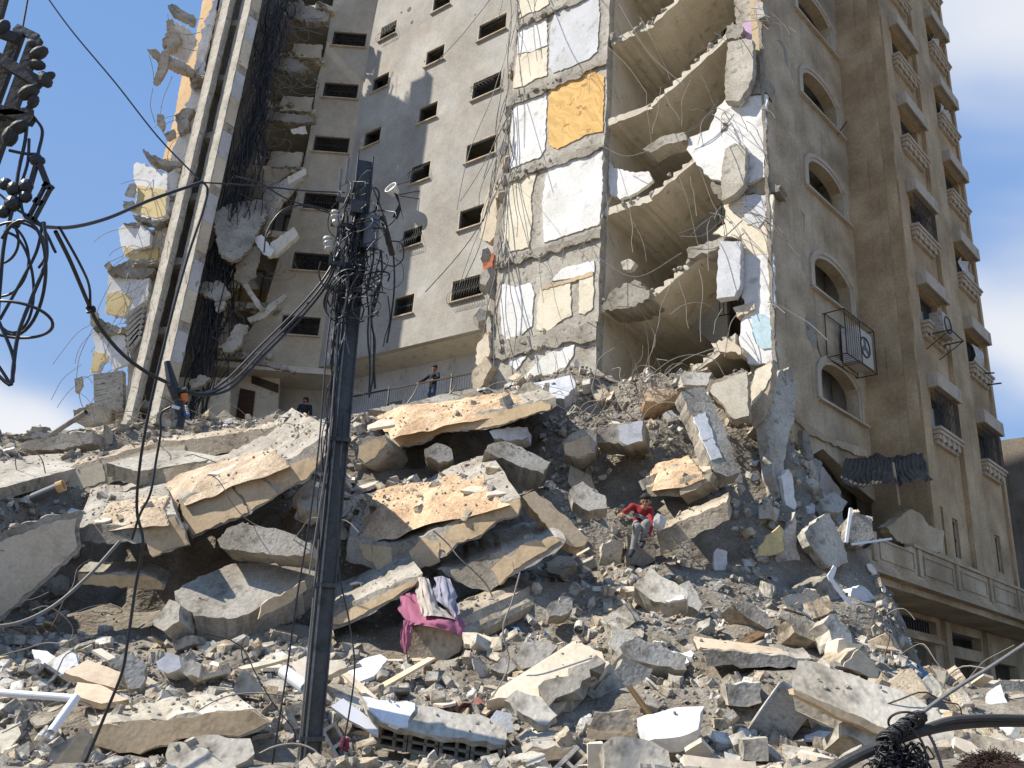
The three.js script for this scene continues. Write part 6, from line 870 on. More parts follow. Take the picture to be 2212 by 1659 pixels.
function mass(name, label, kinds, n, size, cols, under = 0.35, region = spot) {
  kinds.forEach((geo, ki) => {
    const c = Math.round(n / kinds.length), im = new THREE.InstancedMesh(geo, M.crumb, c), o = new THREE.Object3D(), col = new THREE.Color();
    for (let i = 0; i < c; i++) { const s = size(-10), [x, z, nn] = s > 0.09 ? freeSpot(s, 0.08) : freeSpot(s, s < 0.05 ? 0.5 : 0.2); o.scale.set(s * r6(0.7, 1.3), s * r6(0.7, 1.2), s * r6(0.7, 1.3)); place(o, x, z, nn, s * 0.4, R6() < under); im.setMatrixAt(i, o.matrix); const b = pick(cols), k = r6(0.75, 1.15); im.setColorAt(i, col.setRGB(b[0] * k, b[1] * k, b[2] * k)); }
    im.name = numbered(name); im.castShadow = im.receiveShadow = true; scene.add(im); tag(im, label + ['', ' of a second shape', ' of a third shape', ' of a fourth shape'][ki], 'rubble', null, 'stuff');
  });
}
M.crumb = std('crushed_concrete', lin(1, 1, 1), T_conc, T_concB, 0.01);
const GREYS = [[0.42, 0.395, 0.35], [0.38, 0.355, 0.31], [0.50, 0.47, 0.415], [0.46, 0.41, 0.335], [0.54, 0.47, 0.37], [0.60, 0.57, 0.51]], WARM = [[0.58, 0.47, 0.33], [0.66, 0.58, 0.45], [0.72, 0.70, 0.66], [0.46, 0.42, 0.36]];
mass('broken_concrete', 'fist to head sized broken concrete covering the heap', [0, 1, 2, 3].map(i => i < 2 ? chunkGeo(1.1, 0.75, 0.9, 0.6) : fragGeo()), 5200, z => Math.exp(r6(-2.6, -1.5)), [...GREYS, ...GREYS, ...WARM]);
mass('broken_plaster', 'small flat splinters of plaster and tile over the heap', [0, 1, 2].map(() => plateGeo(1.2, 0.7, 0.12)), 2800, z => Math.exp(r6(-2.6, -1.5)), [...WARM, ...GREYS]);
mass('gravel', 'fine crushed concrete and pebbles over the heap', [0, 1].map(() => boxUV(new THREE.IcosahedronGeometry(0.5, 0))), 30000, z => Math.exp(r6(-3.9, -2.8)), GREYS, 0.4);
// twisted reinforcement sticking out of the heap
const barSpots = []; for (let i = 0; i < 95; i++) { const [x, z] = spot(); barSpots.push([x, z, r6(0.5, 1.9)]); }
for (let i = 0; i < 60; i++) { const p = at(r6(1240, 1430), r6(800, 960), r6(17, 18.6)); barSpots.push([p.x, p.z, r6(0.8, 2.4)]); }
for (let i = 0; i < 40; i++) { const p = at(r6(200, 480), r6(890, 980), r6(18.5, 24)); barSpots.push([p.x, p.z, r6(0.8, 2.2)]); }
for (const [x, z, len] of barSpots) { const y = Math.max(heapAt(x, z), slabTop(x, z)), p0 = V3(x, y - 0.1, z), pts = [p0], d = V3(r6(-1, 1), r6(0.2, 1), r6(-0.3, 1)).normalize(); let q = p0; for (let k = 0; k < 5; k++) { q = q.clone().addScaledVector(d, len / 5); pts.push(q); d.add(V3(r6(-0.6, 0.6), r6(-0.75, 0.25), r6(-0.5, 0.5))).normalize(); } const g = tube(pts.map(p => p.clone().sub(p0)), r6(0.006, 0.011), 14, 4), m = mesh('rebar', g, R6() < 0.8 ? M.rebar : M.rust); m.position.copy(p0); tag(m, `${len < 0.9 ? 'short' : len < 1.5 ? 'bent' : 'long bent'} steel bar sticking up ${where(p0.x, p0.y, p0.z)}`, 'rebar', 'bent bars in the rubble', 'thing'); }
// household scraps trodden into the heap
[['plastic_scrap', 'torn blue plastic scrap in the rubble', lin(0.10, 0.22, 0.42), 9], ['plastic_scrap', 'torn white plastic scrap in the rubble', lin(0.68, 0.69, 0.70), 16], ['cloth_scrap', 'dusty red-brown cloth scrap in the rubble', lin(0.24, 0.09, 0.07), 7], ['cloth_scrap', 'dusty dark cloth scrap in the rubble', lin(0.10, 0.09, 0.085), 12], ['wire_coil', 'yellow-brown foam scrap in the rubble', lin(0.50, 0.36, 0.12), 6]].forEach(([n, l, c, k], q) => {
  const mt = std('scrap_' + q, c, T_pla, null, 0, 0.8); if (n === 'wire_coil') n = 'foam_scrap';
  for (let i = 0; i < k; i++) { const [x, z, nn] = freeSpot(0.2, 0.1), g = new THREE.PlaneGeometry(0.3, 0.22, 8, 6), a = g.attributes.position; for (let j = 0; j < a.count; j++) a.setXYZ(j, a.getX(j) + (R6() - 0.5) * 0.05, a.getY(j) + (R6() - 0.5) * 0.05, (fbm(a.getX(j) * 9 + i * 3, a.getY(j) * 9, q, 3) - 0.5) * 0.22); g.rotateX(-1.2); g.computeVertexNormals(); const m = mesh(n, g, mt); tag(m, l, 'scrap', l.replace(' in the rubble', 's'), 'thing'); m.scale.setScalar(r6(0.5, 1.3)); place(m, x, z, nn, 0.12, false, true); }
});
// ---------------------------------------------------------------- poles, cables, cloth, pipes
const W = (list, Z) => list.map(p => at(p[0], p[1], p[2] ?? Z));
function cable(label, pts, r, m = 'cable', seg = 0, group) { const o = mesh('cable', tube(pts, r, seg || pts.length * 8, 6), M[m]); return tag(o, label, 'cable', group, 'thing'); }
// main steel pole: I-section with pale conduit and edge-glint rods, cross irons, insulators, fuse box and a tangle of wires
{
  const p0 = at(668, 1659, 8.5), p1 = at(789, 350, 8.5), ax = p1.clone().sub(p0).normalize(), foot = p0.clone().addScaledVector(ax, -p0.y / ax.y - 0.2), H = p1.clone().sub(foot).length();
  const pole = thing('utility_pole', 'dark steel utility pole leaning slightly in front of the rubble, wires tangled round its top', 'utility pole', [foot.x, foot.y, foot.z]);
  const zf = V3(0.28, 0, 1).normalize(), xf = V3().crossVectors(ax, zf).normalize(), zz_ = V3().crossVectors(xf, ax), B = new THREE.Matrix4().makeBasis(xf, ax, zz_);
  const pm = (name, g, mat, par = pole) => mesh(name, boxUV(g.applyMatrix4(B)), M[mat], par);
  const w = 0.19, d = 0.12;
  pm('web', box(w - 0.03, H, 0.012, 0, H / 2, 0.02), 'steel');
  pm('flange', box(0.015, H + 0.1, d, -w / 2 + 0.007, H / 2 + 0.05, 0), 'steel'); pm('flange', box(0.015, H + 0.06, d, w / 2 - 0.007, H / 2 + 0.03, 0), 'steel');
  for (const [x, r] of [[-w / 2 + 0.035, 0.014], [-w / 2 - 0.02, 0.010]]) pm('conduit_glint', new THREE.CylinderGeometry(r, r, H * 0.8, 8).translate(x, H * 0.42, d / 2 + 0.012), 'steelL');  // pale rods: a conduit, and the sunlit flange edge drawn as a glint
  for (const y of [1.2, 2.6, 4.1]) pm('strap', box(w + 0.04, 0.04, d + 0.05, 0, y, 0.0), 'steel');
  const yT = H;
  pm('fuse_box', new THREE.CylinderGeometry(0.085, 0.08, 0.42, 12).scale(1.1, 1, 0.7).translate(0.13, yT - 1.0, 0.1), 'pvcG');
  pm('terminal_box', box(0.14, 0.16, 0.1, -0.06, yT - 0.72, 0.12), 'steel');
  for (const [y, l] of [[0.62, 0.34], [0.95, 0.42], [1.45, 0.36], [1.75, 0.4]]) pm('cross_iron', box(l, 0.05, 0.05, -0.12, yT - y, d / 2 + 0.02), 'steel');
  for (const [x, y] of [[-0.28, 0.9], [-0.33, 1.25]]) { const g = new THREE.LatheGeometry([[0, 0.11], [0.035, 0.1], [0.055, 0.07], [0.04, 0.05], [0.06, 0.02], [0.045, -0.02], [0.06, -0.05], [0.03, -0.09], [0, -0.1]].map(k => new THREE.Vector2(...k)), 12); pm('insulator', g.rotateZ(0.3).translate(x, yT - y, 0.12), 'ceramic'); pm('insulator_pin', box(0.03, 0.2, 0.03, x + 0.04, yT - y - 0.12, 0.1), 'steel'); }
  for (const [x, y, h] of [[-0.2, 0.02, 0.34], [-0.27, 0.2, 0.4]]) pm('angle_iron', box(0.03, h, 0.05, x, yT - y - h / 2, 0.05), 'steelL');
  const R = mulberry(99), g = [], g2 = [];
  for (let i = 0; i < 34; i++) { const c = V3((R() - 0.42) * 0.42, yT - 0.35 - Math.pow(R(), 0.8) * 1.7, 0.1 + R() * 0.15), r = 0.06 + R() * 0.24, ph = R() * 6.28, pts = []; const n = 9, sw = 2 + R() * 4.5; for (let k = 0; k <= n; k++) { const t = ph + sw * k / n; pts.push(V3(c.x + Math.cos(t) * r, c.y + Math.sin(t) * r * (0.8 + R() * 0.25) - 0.1 * k / n, c.z + Math.sin(t * 1.3) * 0.12)); } (R() < 0.75 ? g : g2).push(tube(pts, 0.004 + R() * 0.007, 22, 4)); }
  for (let i = 0; i < 34; i++) { const x = -0.26 + R() * 0.5, y0 = yT - 0.3 - R() * 1.3, l = 0.4 + R() * 1.6, pts = []; for (let k = 0; k <= 6; k++) pts.push(V3(x + (R() - 0.5) * 0.1 + (x > 0.15 ? 0.06 * k / 6 : 0), y0 - l * k / 6, 0.1 + (R() - 0.5) * 0.16)); (R() < 0.7 ? g : g2).push(tube(pts, 0.005 + R() * 0.008, 14, 4)); }
  for (let i = 0; i < 9; i++) { const x = -0.17 + R() * 0.1, pts = []; for (let k = 0; k <= 10; k++) pts.push(V3(x + (R() - 0.5) * 0.06, yT - 1.5 - (yT - 2) * k / 10 * (0.3 + R() * 0.03 + i * 0.04), 0.1 + (R() - 0.5) * 0.06)); g.push(tube(pts, 0.006, 26, 4)); }
  const tg = mesh('wire_tangle', merge(g).applyMatrix4(B), M.cable, pole); tg.userData.kind = 'stuff'; const t2 = mesh('wire_tangle', merge(g2).applyMatrix4(B), M.cableG, pole); t2.userData.kind = 'stuff';
  pm('torn_cloth', (() => { const q = new THREE.PlaneGeometry(0.1, 0.5, 4, 8), a = q.attributes.position; for (let i = 0; i < a.count; i++) a.setXYZ(i, a.getX(i) * (0.4 + Math.abs(a.getY(i)) * 1.2), a.getY(i), Math.sin(a.getX(i) * 30 + a.getY(i) * 6) * 0.03); return q.rotateZ(0.3).translate(0.32, yT - 1.0, 0.1); })(), 'sheet');
}
{ const p = W([[862, 400], [858, 420], [850, 445], [845, 470], [862, 472], [868, 490]], 8.6); }
// hooked black rag on the wires right of the pole head
{ const q = W([[850, 415], [862, 440], [848, 468], [858, 472], [866, 452], [872, 475], [860, 420]], 8.7), g = slabGeo(q.map(p => new THREE.Vector2(p.x - q[0].x, p.y - q[0].y)), V3(1, 0, 0), V3(0, 1, 0), V3(0, 0, -0.02), 1, 0.004); const m = mesh('torn_rag', g, M.dark); m.position.copy(q[0]); tag(m, 'torn black rag caught on the wires right of the pole head', 'rag', null, 'thing'); }
// pole at the upper left edge, seen from below: channels, cross irons, clamps, loops of cable
{
  const Z = 5.6, a = at(75, 40, Z), b = at(-75, 460, Z), ax = a.clone().sub(b).normalize(), ft = b.clone().addScaledVector(ax, -b.y / ax.y);
  const pole = thing('utility_pole', 'rusty steel channel pole head with clamps at the upper left edge', 'utility pole', [ft.x, 0, ft.z]);
  const pm = (name, g, mat) => mesh(name, boxUV(g.translate(-ft.x, 0, -ft.z)), M[mat], pole);
  const top = at(40, 72, Z), top2 = at(78, 85, Z), off = top2.clone().sub(top);
  pm('channel', strip(ft.clone().add(V3(-0.1, 0, 0)), top, 0.10, 0.05), 'poleDark'); pm('channel', strip(ft.clone().add(V3(0.06, 0, 0.02)), top2, 0.10, 0.05), 'poleDark');
  pm('cap_plate', strip(at(34, 60, Z), at(80, 82, Z), 0.07, 0.03), 'steel'); pm('channel', strip(at(-30, 120, Z + 0.1), at(20, -60, Z + 0.1), 0.09, 0.05), 'poleDark');
  for (const [u0, v0, u1, v1, w] of [[-40, 105, 90, 182, 0.09], [-40, 225, 72, 262, 0.08], [-30, 60, 40, 85, 0.08], [-30, 250, 70, 242, 0.06]]) pm('cross_iron', strip(at(u0, v0, Z - 0.1), at(u1, v1, Z - 0.1), w, 0.05), 'poleDark');
  for (const [u, v, s] of [[84, 115, 0.09], [80, 140, 0.08], [98, 172, 0.09], [106, 165, 0.06], [62, 200, 0.1], [72, 220, 0.07], [40, 275, 0.09], [22, 295, 0.1], [6, 60, 0.09], [70, 95, 0.06]]) { const p = at(u, v, Z - 0.12); pm('insulator_clamp', new THREE.IcosahedronGeometry(s * 0.7, 1).scale(0.8, 1.3, 0.8).rotateZ(u).translate(p.x, p.y, p.z), u % 3 ? 'poleDark' : 'poleDark'); }
}
{ // slotted clamp bracket and connectors that hang in the loops
  const Z = 5.5, br = thing('slotted_bracket', 'slotted steel bracket hanging in the cable loops at upper left', 'bracket', at(84, 440, Z).toArray()); const c = br.position;
  const pm = (name, g, m) => mesh(name, boxUV(g.translate(-c.x, -c.y, -c.z)), M[m], br);
  for (const [a, b] of [[[62, 470], [98, 400]], [[72, 478], [110, 406]]]) pm('side_bar', strip(at(...a, Z), at(...b, Z), 0.02, 0.03), 'poleDark');
  for (const [u, v] of [[67, 473], [84, 437], [104, 403]]) pm('cross_bar', strip(at(u - 9, v - 5, Z), at(u + 9, v + 5, Z), 0.045, 0.03), 'poleDark');
  pm('arm', strip(at(82, 345, Z), at(104, 402, Z), 0.04, 0.03), 'poleDark'); pm('arm', strip(at(80, 350, Z), at(60, 420, Z), 0.03, 0.03), 'poleDark');
  for (const [u, v, s] of [[78, 345, 0.07], [88, 348, 0.05], [12, 398, 0.07], [30, 408, 0.08], [56, 402, 0.08], [55, 425, 0.07], [28, 440, 0.09], [8, 458, 0.07], [34, 485, 0.05]]) { const p = at(u, v, Z); pm('connector', new THREE.IcosahedronGeometry(s * 0.7, 1).scale(1, 1.1, 0.8).translate(p.x, p.y, p.z), 'cable'); }
}
const LOOPS = 'cable loops hanging at the upper left';
const loop = (cu, cv, ru, rv, a0, a1, Z, tilt = 0) => { const pts = []; for (let k = 0; k <= 14; k++) { const t = mix(a0, a1, k / 14) * RAD, x = Math.cos(t) * ru, y = Math.sin(t) * rv; pts.push(at(cu + x * Math.cos(tilt) - y * Math.sin(tilt), cv + x * Math.sin(tilt) + y * Math.cos(tilt), Z + Math.sin(t) * 0.15)); } return pts; };
[[loop(40, 600, 58, 125, -140, 200, 5.4, 0.1), 0.012], [loop(20, 610, 52, 110, -90, 250, 5.5, -0.1), 0.011], [loop(25, 690, 90, 38, -170, 130, 5.3, 0.15), 0.011], [loop(0, 560, 62, 80, -80, 120, 5.6), 0.010], [loop(30, 540, 70, 60, 150, 400, 5.5), 0.010], [loop(-5, 520, 45, 50, -60, 150, 5.6), 0.010],
 [W([[60, 230], [55, 300], [40, 370], [30, 440], [10, 520], [0, 620], [-10, 760]], 5.5), 0.013], [W([[70, 250], [91, 280], [83, 330], [83, 345]], 5.5), 0.012], [W([[20, 325], [55, 332], [80, 333]], 5.5), 0.012], [W([[95, 480], [100, 560], [70, 640], [40, 720], [28, 800], [24, 832], [-10, 805]], 5.4), 0.013], [W([[24, 832], [30, 780], [0, 700], [-20, 660]], 5.4), 0.012], [W([[24, 832], [10, 810], [-10, 780]], 5.4), 0.011], [W([[63, 300], [60, 350], [45, 410], [55, 470], [90, 490], [120, 545]], 5.5), 0.011], [W([[0, 420], [40, 455], [70, 470], [95, 490]], 5.5), 0.010], [W([[0, 690], [50, 600], [80, 540], [92, 480]], 5.5), 0.011],
].forEach(([p, r], i) => cable('black cable looping below the pole head at upper left', p, r, 'cable', 40, LOOPS));
cable('thin cable rising out of the frame above the upper left pole head', W([[47, 70], [55, 25], [62, -15]], 5.6), 0.008);
cable('thin straight wire slanting from the top left corner to the wire joint', W([[85, -30], [150, 60], [250, 180], [345, 300], [430, 388]], 7.2), 0.009);
cable('thick cable sagging from the left loops up to the wire joint', W([[92, 490, 5.6], [150, 491, 6], [230, 472, 6.5], [330, 430, 7], [437, 393, 7.3]]), 0.016);
cable('thin wire from the wire joint right to the pole head', W([[437, 394, 7.3], [560, 402, 7.8], [660, 412, 8.2], [745, 416, 8.5]]), 0.009);
cable('wire arching over the wing windows to the pole head', W([[505, 380, 7.6], [560, 395, 7.9], [620, 430, 8.1], [680, 450, 8.3], [740, 470, 8.5]]), 0.009);
cable('looped wire left of the pole head reaching up from the pile', W([[570, 545, 8.2], [577, 500, 8.2], [610, 455, 8.2], [655, 443, 8.3], [700, 452, 8.4], [742, 470, 8.5]]), 0.010);
cable('long black cable hanging from the wire joint down to the bottom left', W([[437, 393, 7.3], [448, 405, 7.3], [440, 450, 7.3], [420, 510, 7.3], [406, 553, 7.3], [369, 687, 7.3], [322, 889, 7.3], [302, 1006, 7.4], [296, 1106, 7.5], [309, 1169, 7.5], [292, 1273, 7.6], [275, 1391, 7.6], [265, 1448, 7.6], [235, 1525, 7.6], [178, 1662, 7.6]]), 0.013, 'cable', 120);
cable('black cable dropping from the cable splice to the cracked slab', W([[369, 879, 7.2], [349, 892, 7.2], [347, 936, 7.2], [338, 990, 7.3], [324, 1068, 7.3], [302, 1112, 7.4], [285, 1165, 7.5]]), 0.011, 'cable', 70);
cable('thick cable from the left loops through a knot to the cable splice', W([[120, 500, 5.6], [150, 560, 5.9], [195, 665, 6.4], [215, 705, 6.6], [265, 765, 6.9], [320, 806, 7.1], [365, 828, 7.2]]), 0.017, 'cable', 70);
cable('second cable joining the knot from the left loops', W([[128, 490, 5.6], [175, 575, 5.9], [193, 620, 6.2], [195, 665, 6.4]]), 0.011);
{ const p = at(196, 668, 6.4), m = mesh('cable_knot', boxUV(new THREE.TorusKnotGeometry(0.022, 0.014, 40, 6)), M.cable); m.position.copy(p); tag(m, 'knot in the cable against the sky at left', 'knot', null, 'thing'); }
[[0, 0], [6, 7], [12, 3], [14, 14]].forEach(([dx, dy], i) => cable(['topmost', 'second', 'third', 'lowest'][i] + ' cable of the bundle rising from the splice to the pole', W([[405 + i * 2, 846 + dy * 0.4, 7.2], [440 + dx * 0.3, 850 + dy * 0.3, 7.25], [480 + dx, 828 + dy, 7.4], [560 + dx, 750 + dy, 7.8], [650 + dx * 0.8, 660 + dy, 8.2], [700 + dx * 0.5, 600 + dy, 8.4], [735, 540 + dy, 8.5]]), 0.012, 'cable', 60));
cable('drooping wire hanging left of the pole down to the lower slab', W([[722, 620, 8.4], [705, 760, 8.3], [690, 950, 8.2], [668, 1130, 8.2], [640, 1300, 8.2], [621, 1441, 8.2], [605, 1542, 8.1], [586, 1665, 8.1]]), 0.009, 'cable', 70);
cable('second drooping wire close along the left of the pole', W([[735, 640, 8.4], [722, 820, 8.3], [708, 980, 8.3], [690, 1100, 8.3], [668, 1240, 8.3]]), 0.008, 'cableG', 50);
cable('thin wire hanging right of the pole foot', W([[742, 900, 8.4], [735, 1050, 8.3], [733, 1233, 8.3], [754, 1341, 8.3], [766, 1441, 8.2], [754, 1542, 8.2], [728, 1670, 8.1]]), 0.008, 'cable', 60);
cable('grey cable swooping across the dark hollow at left', W([[-20, 1355, 10.5], [44, 1344, 10.6], [114, 1310, 10.8], [188, 1247, 11], [259, 1169, 11.2]]), 0.022, 'cableG', 40);
cable('black wire hanging at the right of the pole head in a long bow', W([[805, 405, 8.6], [830, 470, 8.6], [848, 540, 8.6], [852, 610, 8.6], [846, 680, 8.6], [836, 740, 8.6]]), 0.012, 'cable', 30);
cable('black wire loop standing out right of the pole head', W([[812, 560, 8.6], [850, 575, 8.6], [870, 560, 8.6], [866, 525, 8.6], [838, 520, 8.6]]), 0.008, 'cable', 30);
cable('grey wire loop swinging low right of the pole head', W([[800, 600, 8.6], [840, 625, 8.6], [868, 610, 8.6], [868, 570, 8.6], [850, 556, 8.6]]), 0.006, 'cableG', 30);
cable('thin frayed wire hanging beside the pole over the rear wall', W([[838, 640, 8.6], [842, 690, 8.6], [832, 725, 8.6], [828, 748, 8.6]]), 0.009, 'cable', 24);
// splice in the cable: black connector body, taped ends
{
  const Z = 7.2, c = at(385, 850, Z), s = thing('cable_splice', 'black cable splice bundle with orange and blue tape hanging before the pillars', 'cable splice', c.toArray());
  const pm = (name, g, m) => mesh(name, boxUV(g.translate(-c.x, -c.y, -c.z)), typeof m === 'string' ? M[m] : m, s);
  const cap = (a, b, r0, r1) => { const p = at(...a, Z), q = at(...b, Z), d = q.clone().sub(p), g = new THREE.CylinderGeometry(r1, r0, d.length(), 10, 3); g.applyQuaternion(new THREE.Quaternion().setFromUnitVectors(V3(0, 1, 0), d.clone().normalize())); return g.translate((p.x + q.x) / 2, (p.y + q.y) / 2, (p.z + q.z) / 2); };
  pm('connector_body', cap([374, 835], [361, 782], 0.05, 0.028), 'cable'); pm('connector_body', cap([382, 862], [372, 828], 0.04, 0.05), 'cable'); pm('coupling', cap([372, 848], [404, 843], 0.04, 0.035), 'cable');
  pm('connector_body', cap([388, 905], [386, 868], 0.05, 0.045), 'cable'); pm('connector_body', cap([384, 925], [390, 900], 0.05, 0.045), 'cable');
  pm('orange_tape', cap([400, 866], [398, 852], 0.026, 0.035), std('orange_tape', lin(0.62, 0.17, 0.03), null, null, 0, 0.5)); pm('blue_tape', cap([403, 900], [402, 890], 0.03, 0.03), std('blue_tape', lin(0.02, 0.09, 0.34), null, null, 0, 0.5));
  pm('white_tag', box(0.07, 0.028, 0.02).rotateZ(-0.25).translate(...at(380, 880, Z - 0.05).toArray()), 'pvcW'); for (let i = 0; i < 4; i++) pm('end_cap', new THREE.SphereGeometry(0.014, 8, 6).translate(...at(402 + i, 878 + i * 5, Z - 0.04).toArray()), 'ceramic');
}
// black sleeve cable, rope and net in the lower right foreground
{
  const Z = 4.2;
  const s = mesh('cable_sleeve', boxUV(tube(W([[1760, 1690, Z], [1830, 1645, Z], [1900, 1612, Z], [1960, 1588, Z], [2040, 1568, Z], [2120, 1560, Z], [2240, 1558, Z]]), 0.026, 60, 10)), M.cableB = std('black_sleeve', lin(0.05, 0.052, 0.055), T_conc, T_concB, 0.004, 0.5)); tag(s, 'thick black cable sleeve bending across the lower right corner', 'cable sleeve', null, 'thing');
  const s2 = mesh('cable_sleeve', boxUV(tube(W([[1980, 1580, Z], [2050, 1556, Z - 0.03], [2140, 1550, Z - 0.03], [2240, 1552, Z - 0.03]]), 0.016, 40, 8)), M.cableB); tag(s2, 'thinner black sleeve lying on the thick one at the right edge', 'cable sleeve', null, 'thing');
  const twist = (pts, r, turns, name, label, m) => { const c = new THREE.CatmullRomCurve3(pts), g = []; for (let k = 0; k < 3; k++) { const q = []; const n = turns * 6; for (let i = 0; i <= n; i++) { const t = i / n, p = c.getPoint(t), a = t * turns * 6.283 + k * 2.094; q.push(p.add(V3(Math.cos(a) * r, Math.sin(a) * r, Math.sin(a + 1) * r * 0.5))); } g.push(tube(q, r * 0.75, turns * 8, 5)); } return tag(mesh(name, merge(g), M[m]), label, 'rope', null, 'thing'); };
  twist(W([[1925, 1598, Z], [1985, 1545, Z], [2060, 1490, Z + 0.2], [2140, 1440, Z + 0.4], [2230, 1380, Z + 0.6]]), 0.006, 44, 'twisted_rope', 'twisted grey rope running up to the right edge', 'cableG');
  twist(W([[1990, 1560, Z], [2015, 1600, Z], [2030, 1640, Z], [2040, 1680, Z]]), 0.005, 16, 'twisted_rope', 'twisted rope end hanging below the black sleeve', 'cableG');
  cable('thin stiff wire hanging below the black sleeve', W([[1966, 1570, Z - 0.05], [1990, 1600, Z - 0.05], [2000, 1630, Z - 0.05], [2003, 1680, Z - 0.05]]), 0.006, 'rust');
  const R = mulberry(31), g = []; for (let i = 0; i < 150; i++) { const u = 1895 + R() * 95 + (R() - 0.5) * 30, v = 1612 + R() * 70, p = at(u, v, Z + (R() - 0.5) * 0.12), pts = [], r = 0.015 + R() * 0.03, ph = R() * 6; for (let k = 0; k <= 6; k++) { const t = ph + k * 0.9; pts.push(V3(p.x + Math.cos(t) * r, p.y + Math.sin(t) * r, p.z + Math.sin(t * 1.6) * r)); } g.push(tube(pts, 0.004, 12, 4)); }
  tag(mesh('torn_net', merge(g), M.cable), 'matted black net hanging under the cable sleeve', 'net', null, 'stuff');
  const kn = []; for (let i = 0; i < 40; i++) { const t = R(), p = at(mix(1905, 1985, t), mix(1605, 1548, t), Z - 0.02), pts = [], r = 0.022 + R() * 0.014; for (let k = 0; k <= 7; k++) { const a = k * 0.95 + R(); pts.push(V3(p.x + Math.cos(a) * r, p.y + Math.sin(a) * r, p.z + Math.sin(a + 1) * r)); } kn.push(tube(pts, 0.006, 12, 4)); }
  tag(mesh('cable_binding', merge(kn), M.cable), 'black wire binding wound round the sleeve and rope', 'binding', null, 'thing');
  cable('thin wire ring standing up from the binding', loop(1955, 1560, 36, 22, 150, 340, Z), 0.006, 'rust', 30);
}
// pipes and rails in the heap
function pipe(name, label, a, b, r, m, inner) { const d = b.clone().sub(a), Lg = d.length(), g = new THREE.LatheGeometry([[r * 0.82, 0], [r, 0], [r, Lg], [r * 0.82, Lg], [r * 0.82, 0.02]].map(k => new THREE.Vector2(...k)), 14); g.applyQuaternion(new THREE.Quaternion().setFromUnitVectors(V3(0, 1, 0), d.normalize())); const o = mesh(name, boxUV(g), M[m]); o.position.copy(a); return tag(o, label, 'pipe', null, 'thing'); }
pipe('drain_pipe', 'grey drain pipe with an orange end lying across the wall strip at left', at(72, 1076, 14.6), at(134, 1050, 14.4), 0.09, 'pvcG');
pipe('drain_pipe', 'orange pipe collar at the end of the grey drain pipe', at(124, 1053, 14.35), at(138, 1048, 14.35), 0.1, 'orangeP' in M ? 'orangeP' : 'orange');
pipe('drain_pipe', 'thin grey pipe pointing up at the sky on the left crest', at(112, 938, 18.4), at(186, 890, 18.0), 0.06, 'steelL');
pipe('drain_pipe', 'short round pipe mouth in the scree right of the shaded beam', at(1250, 1362, 11.6), at(1252, 1350, 11.9), 0.07, 'concL');
pipe('white_tube', 'white metal tube lying at the lower left edge', at(-20, 1495, 8.6), at(162, 1508, 8.5), 0.035, 'pvcW');
pipe('white_tube', 'white metal tube bent down to the left, joined to the lying white tube', at(165, 1506, 8.5), at(110, 1582, 8.2), 0.04, 'pvcW');
pipe('white_tube', 'white gutter profile lying left of the pole foot', at(612, 1450, 9.4), at(660, 1485, 9.2), 0.07, 'pvcW');
[[[60, 1610], [75, 1580]], [[770, 905], [820, 840]]].length;
for (const [a, b, l] of [[[880, 872], [905, 830], 'bent pale rail leaning on the ledge below the balcony railing'], [[968, 855], [985, 832], 'short bent rail beside the feet of the man on the balcony'], [[868, 880], [880, 840], 'upright bent rail left of the man on the balcony']]) { const o = mesh('bent_rail', tube([at(...a, 21.6), at((a[0] + b[0]) / 2 + 3, (a[1] + b[1]) / 2 - 2, 21.5), at(...b, 21.4)], 0.025, 10, 5), M.steelL); tag(o, l, 'rail', null, 'thing'); }
// blankets over the beam end
function drape(name, label, rows, m, amp = 0.03, cat = 'blanket') {
  const cs = rows.map(r => new THREE.CatmullRomCurve3(r.map(p => at(...p)))), n = 26, k = 22, pos = [], idx = [];
  for (let i = 0; i <= n; i++) { const col = new THREE.CatmullRomCurve3(cs.map(c => c.getPoint(i / n))); for (let j = 0; j <= k; j++) { const p = col.getPoint(j / k); p.z += (fbm(i * 0.35, j * 0.12, 7, 3) - 0.5) * amp * 3; p.x += (vnoise(i * 0.5, j * 0.3, 3) - 0.5) * amp; pos.push(p.x, p.y, p.z); } }
  for (let i = 0; i < n; i++) for (let j = 0; j < k; j++) { const a = i * (k + 1) + j; idx.push(a, a + 1, a + k + 1, a + 1, a + k + 2, a + k + 1); }
  const g = new THREE.BufferGeometry(); g.setAttribute('position', new THREE.Float32BufferAttribute(pos, 3)); g.setIndex(idx); g.computeVertexNormals();
  return tag(mesh(name, g, M[m]), label, cat, null, 'thing');
}
M.pink = std('dusty_pink_fleece', lin(0.34, 0.11, 0.175), null, null, 0, 1); M.pinkGrey = std('dusty_beige_cloth', lin(0.46, 0.40, 0.34), null, null, 0, 1); M.greyCloth = std('grey_lilac_cloth', lin(0.30, 0.29, 0.34), null, null, 0, 1);
drape('blanket', 'pink blanket draped over the end of the shaded beam', [[[866, 1290, 12.2], [890, 1278, 12.3], [915, 1290, 12.2]], [[862, 1312, 11.9], [892, 1310, 11.9], [930, 1318, 11.9], [965, 1322, 12.0]], [[868, 1330, 11.5], [900, 1338, 11.45], [945, 1332, 11.5], [995, 1330, 11.7]], [[880, 1345, 11.36], [905, 1346, 11.34], [955, 1345, 11.34], [1002, 1348, 11.5]], [[880, 1352, 11.34], [905, 1350, 11.33], [965, 1362, 11.3], [1000, 1374, 11.35]]], 'pink', 0.05);
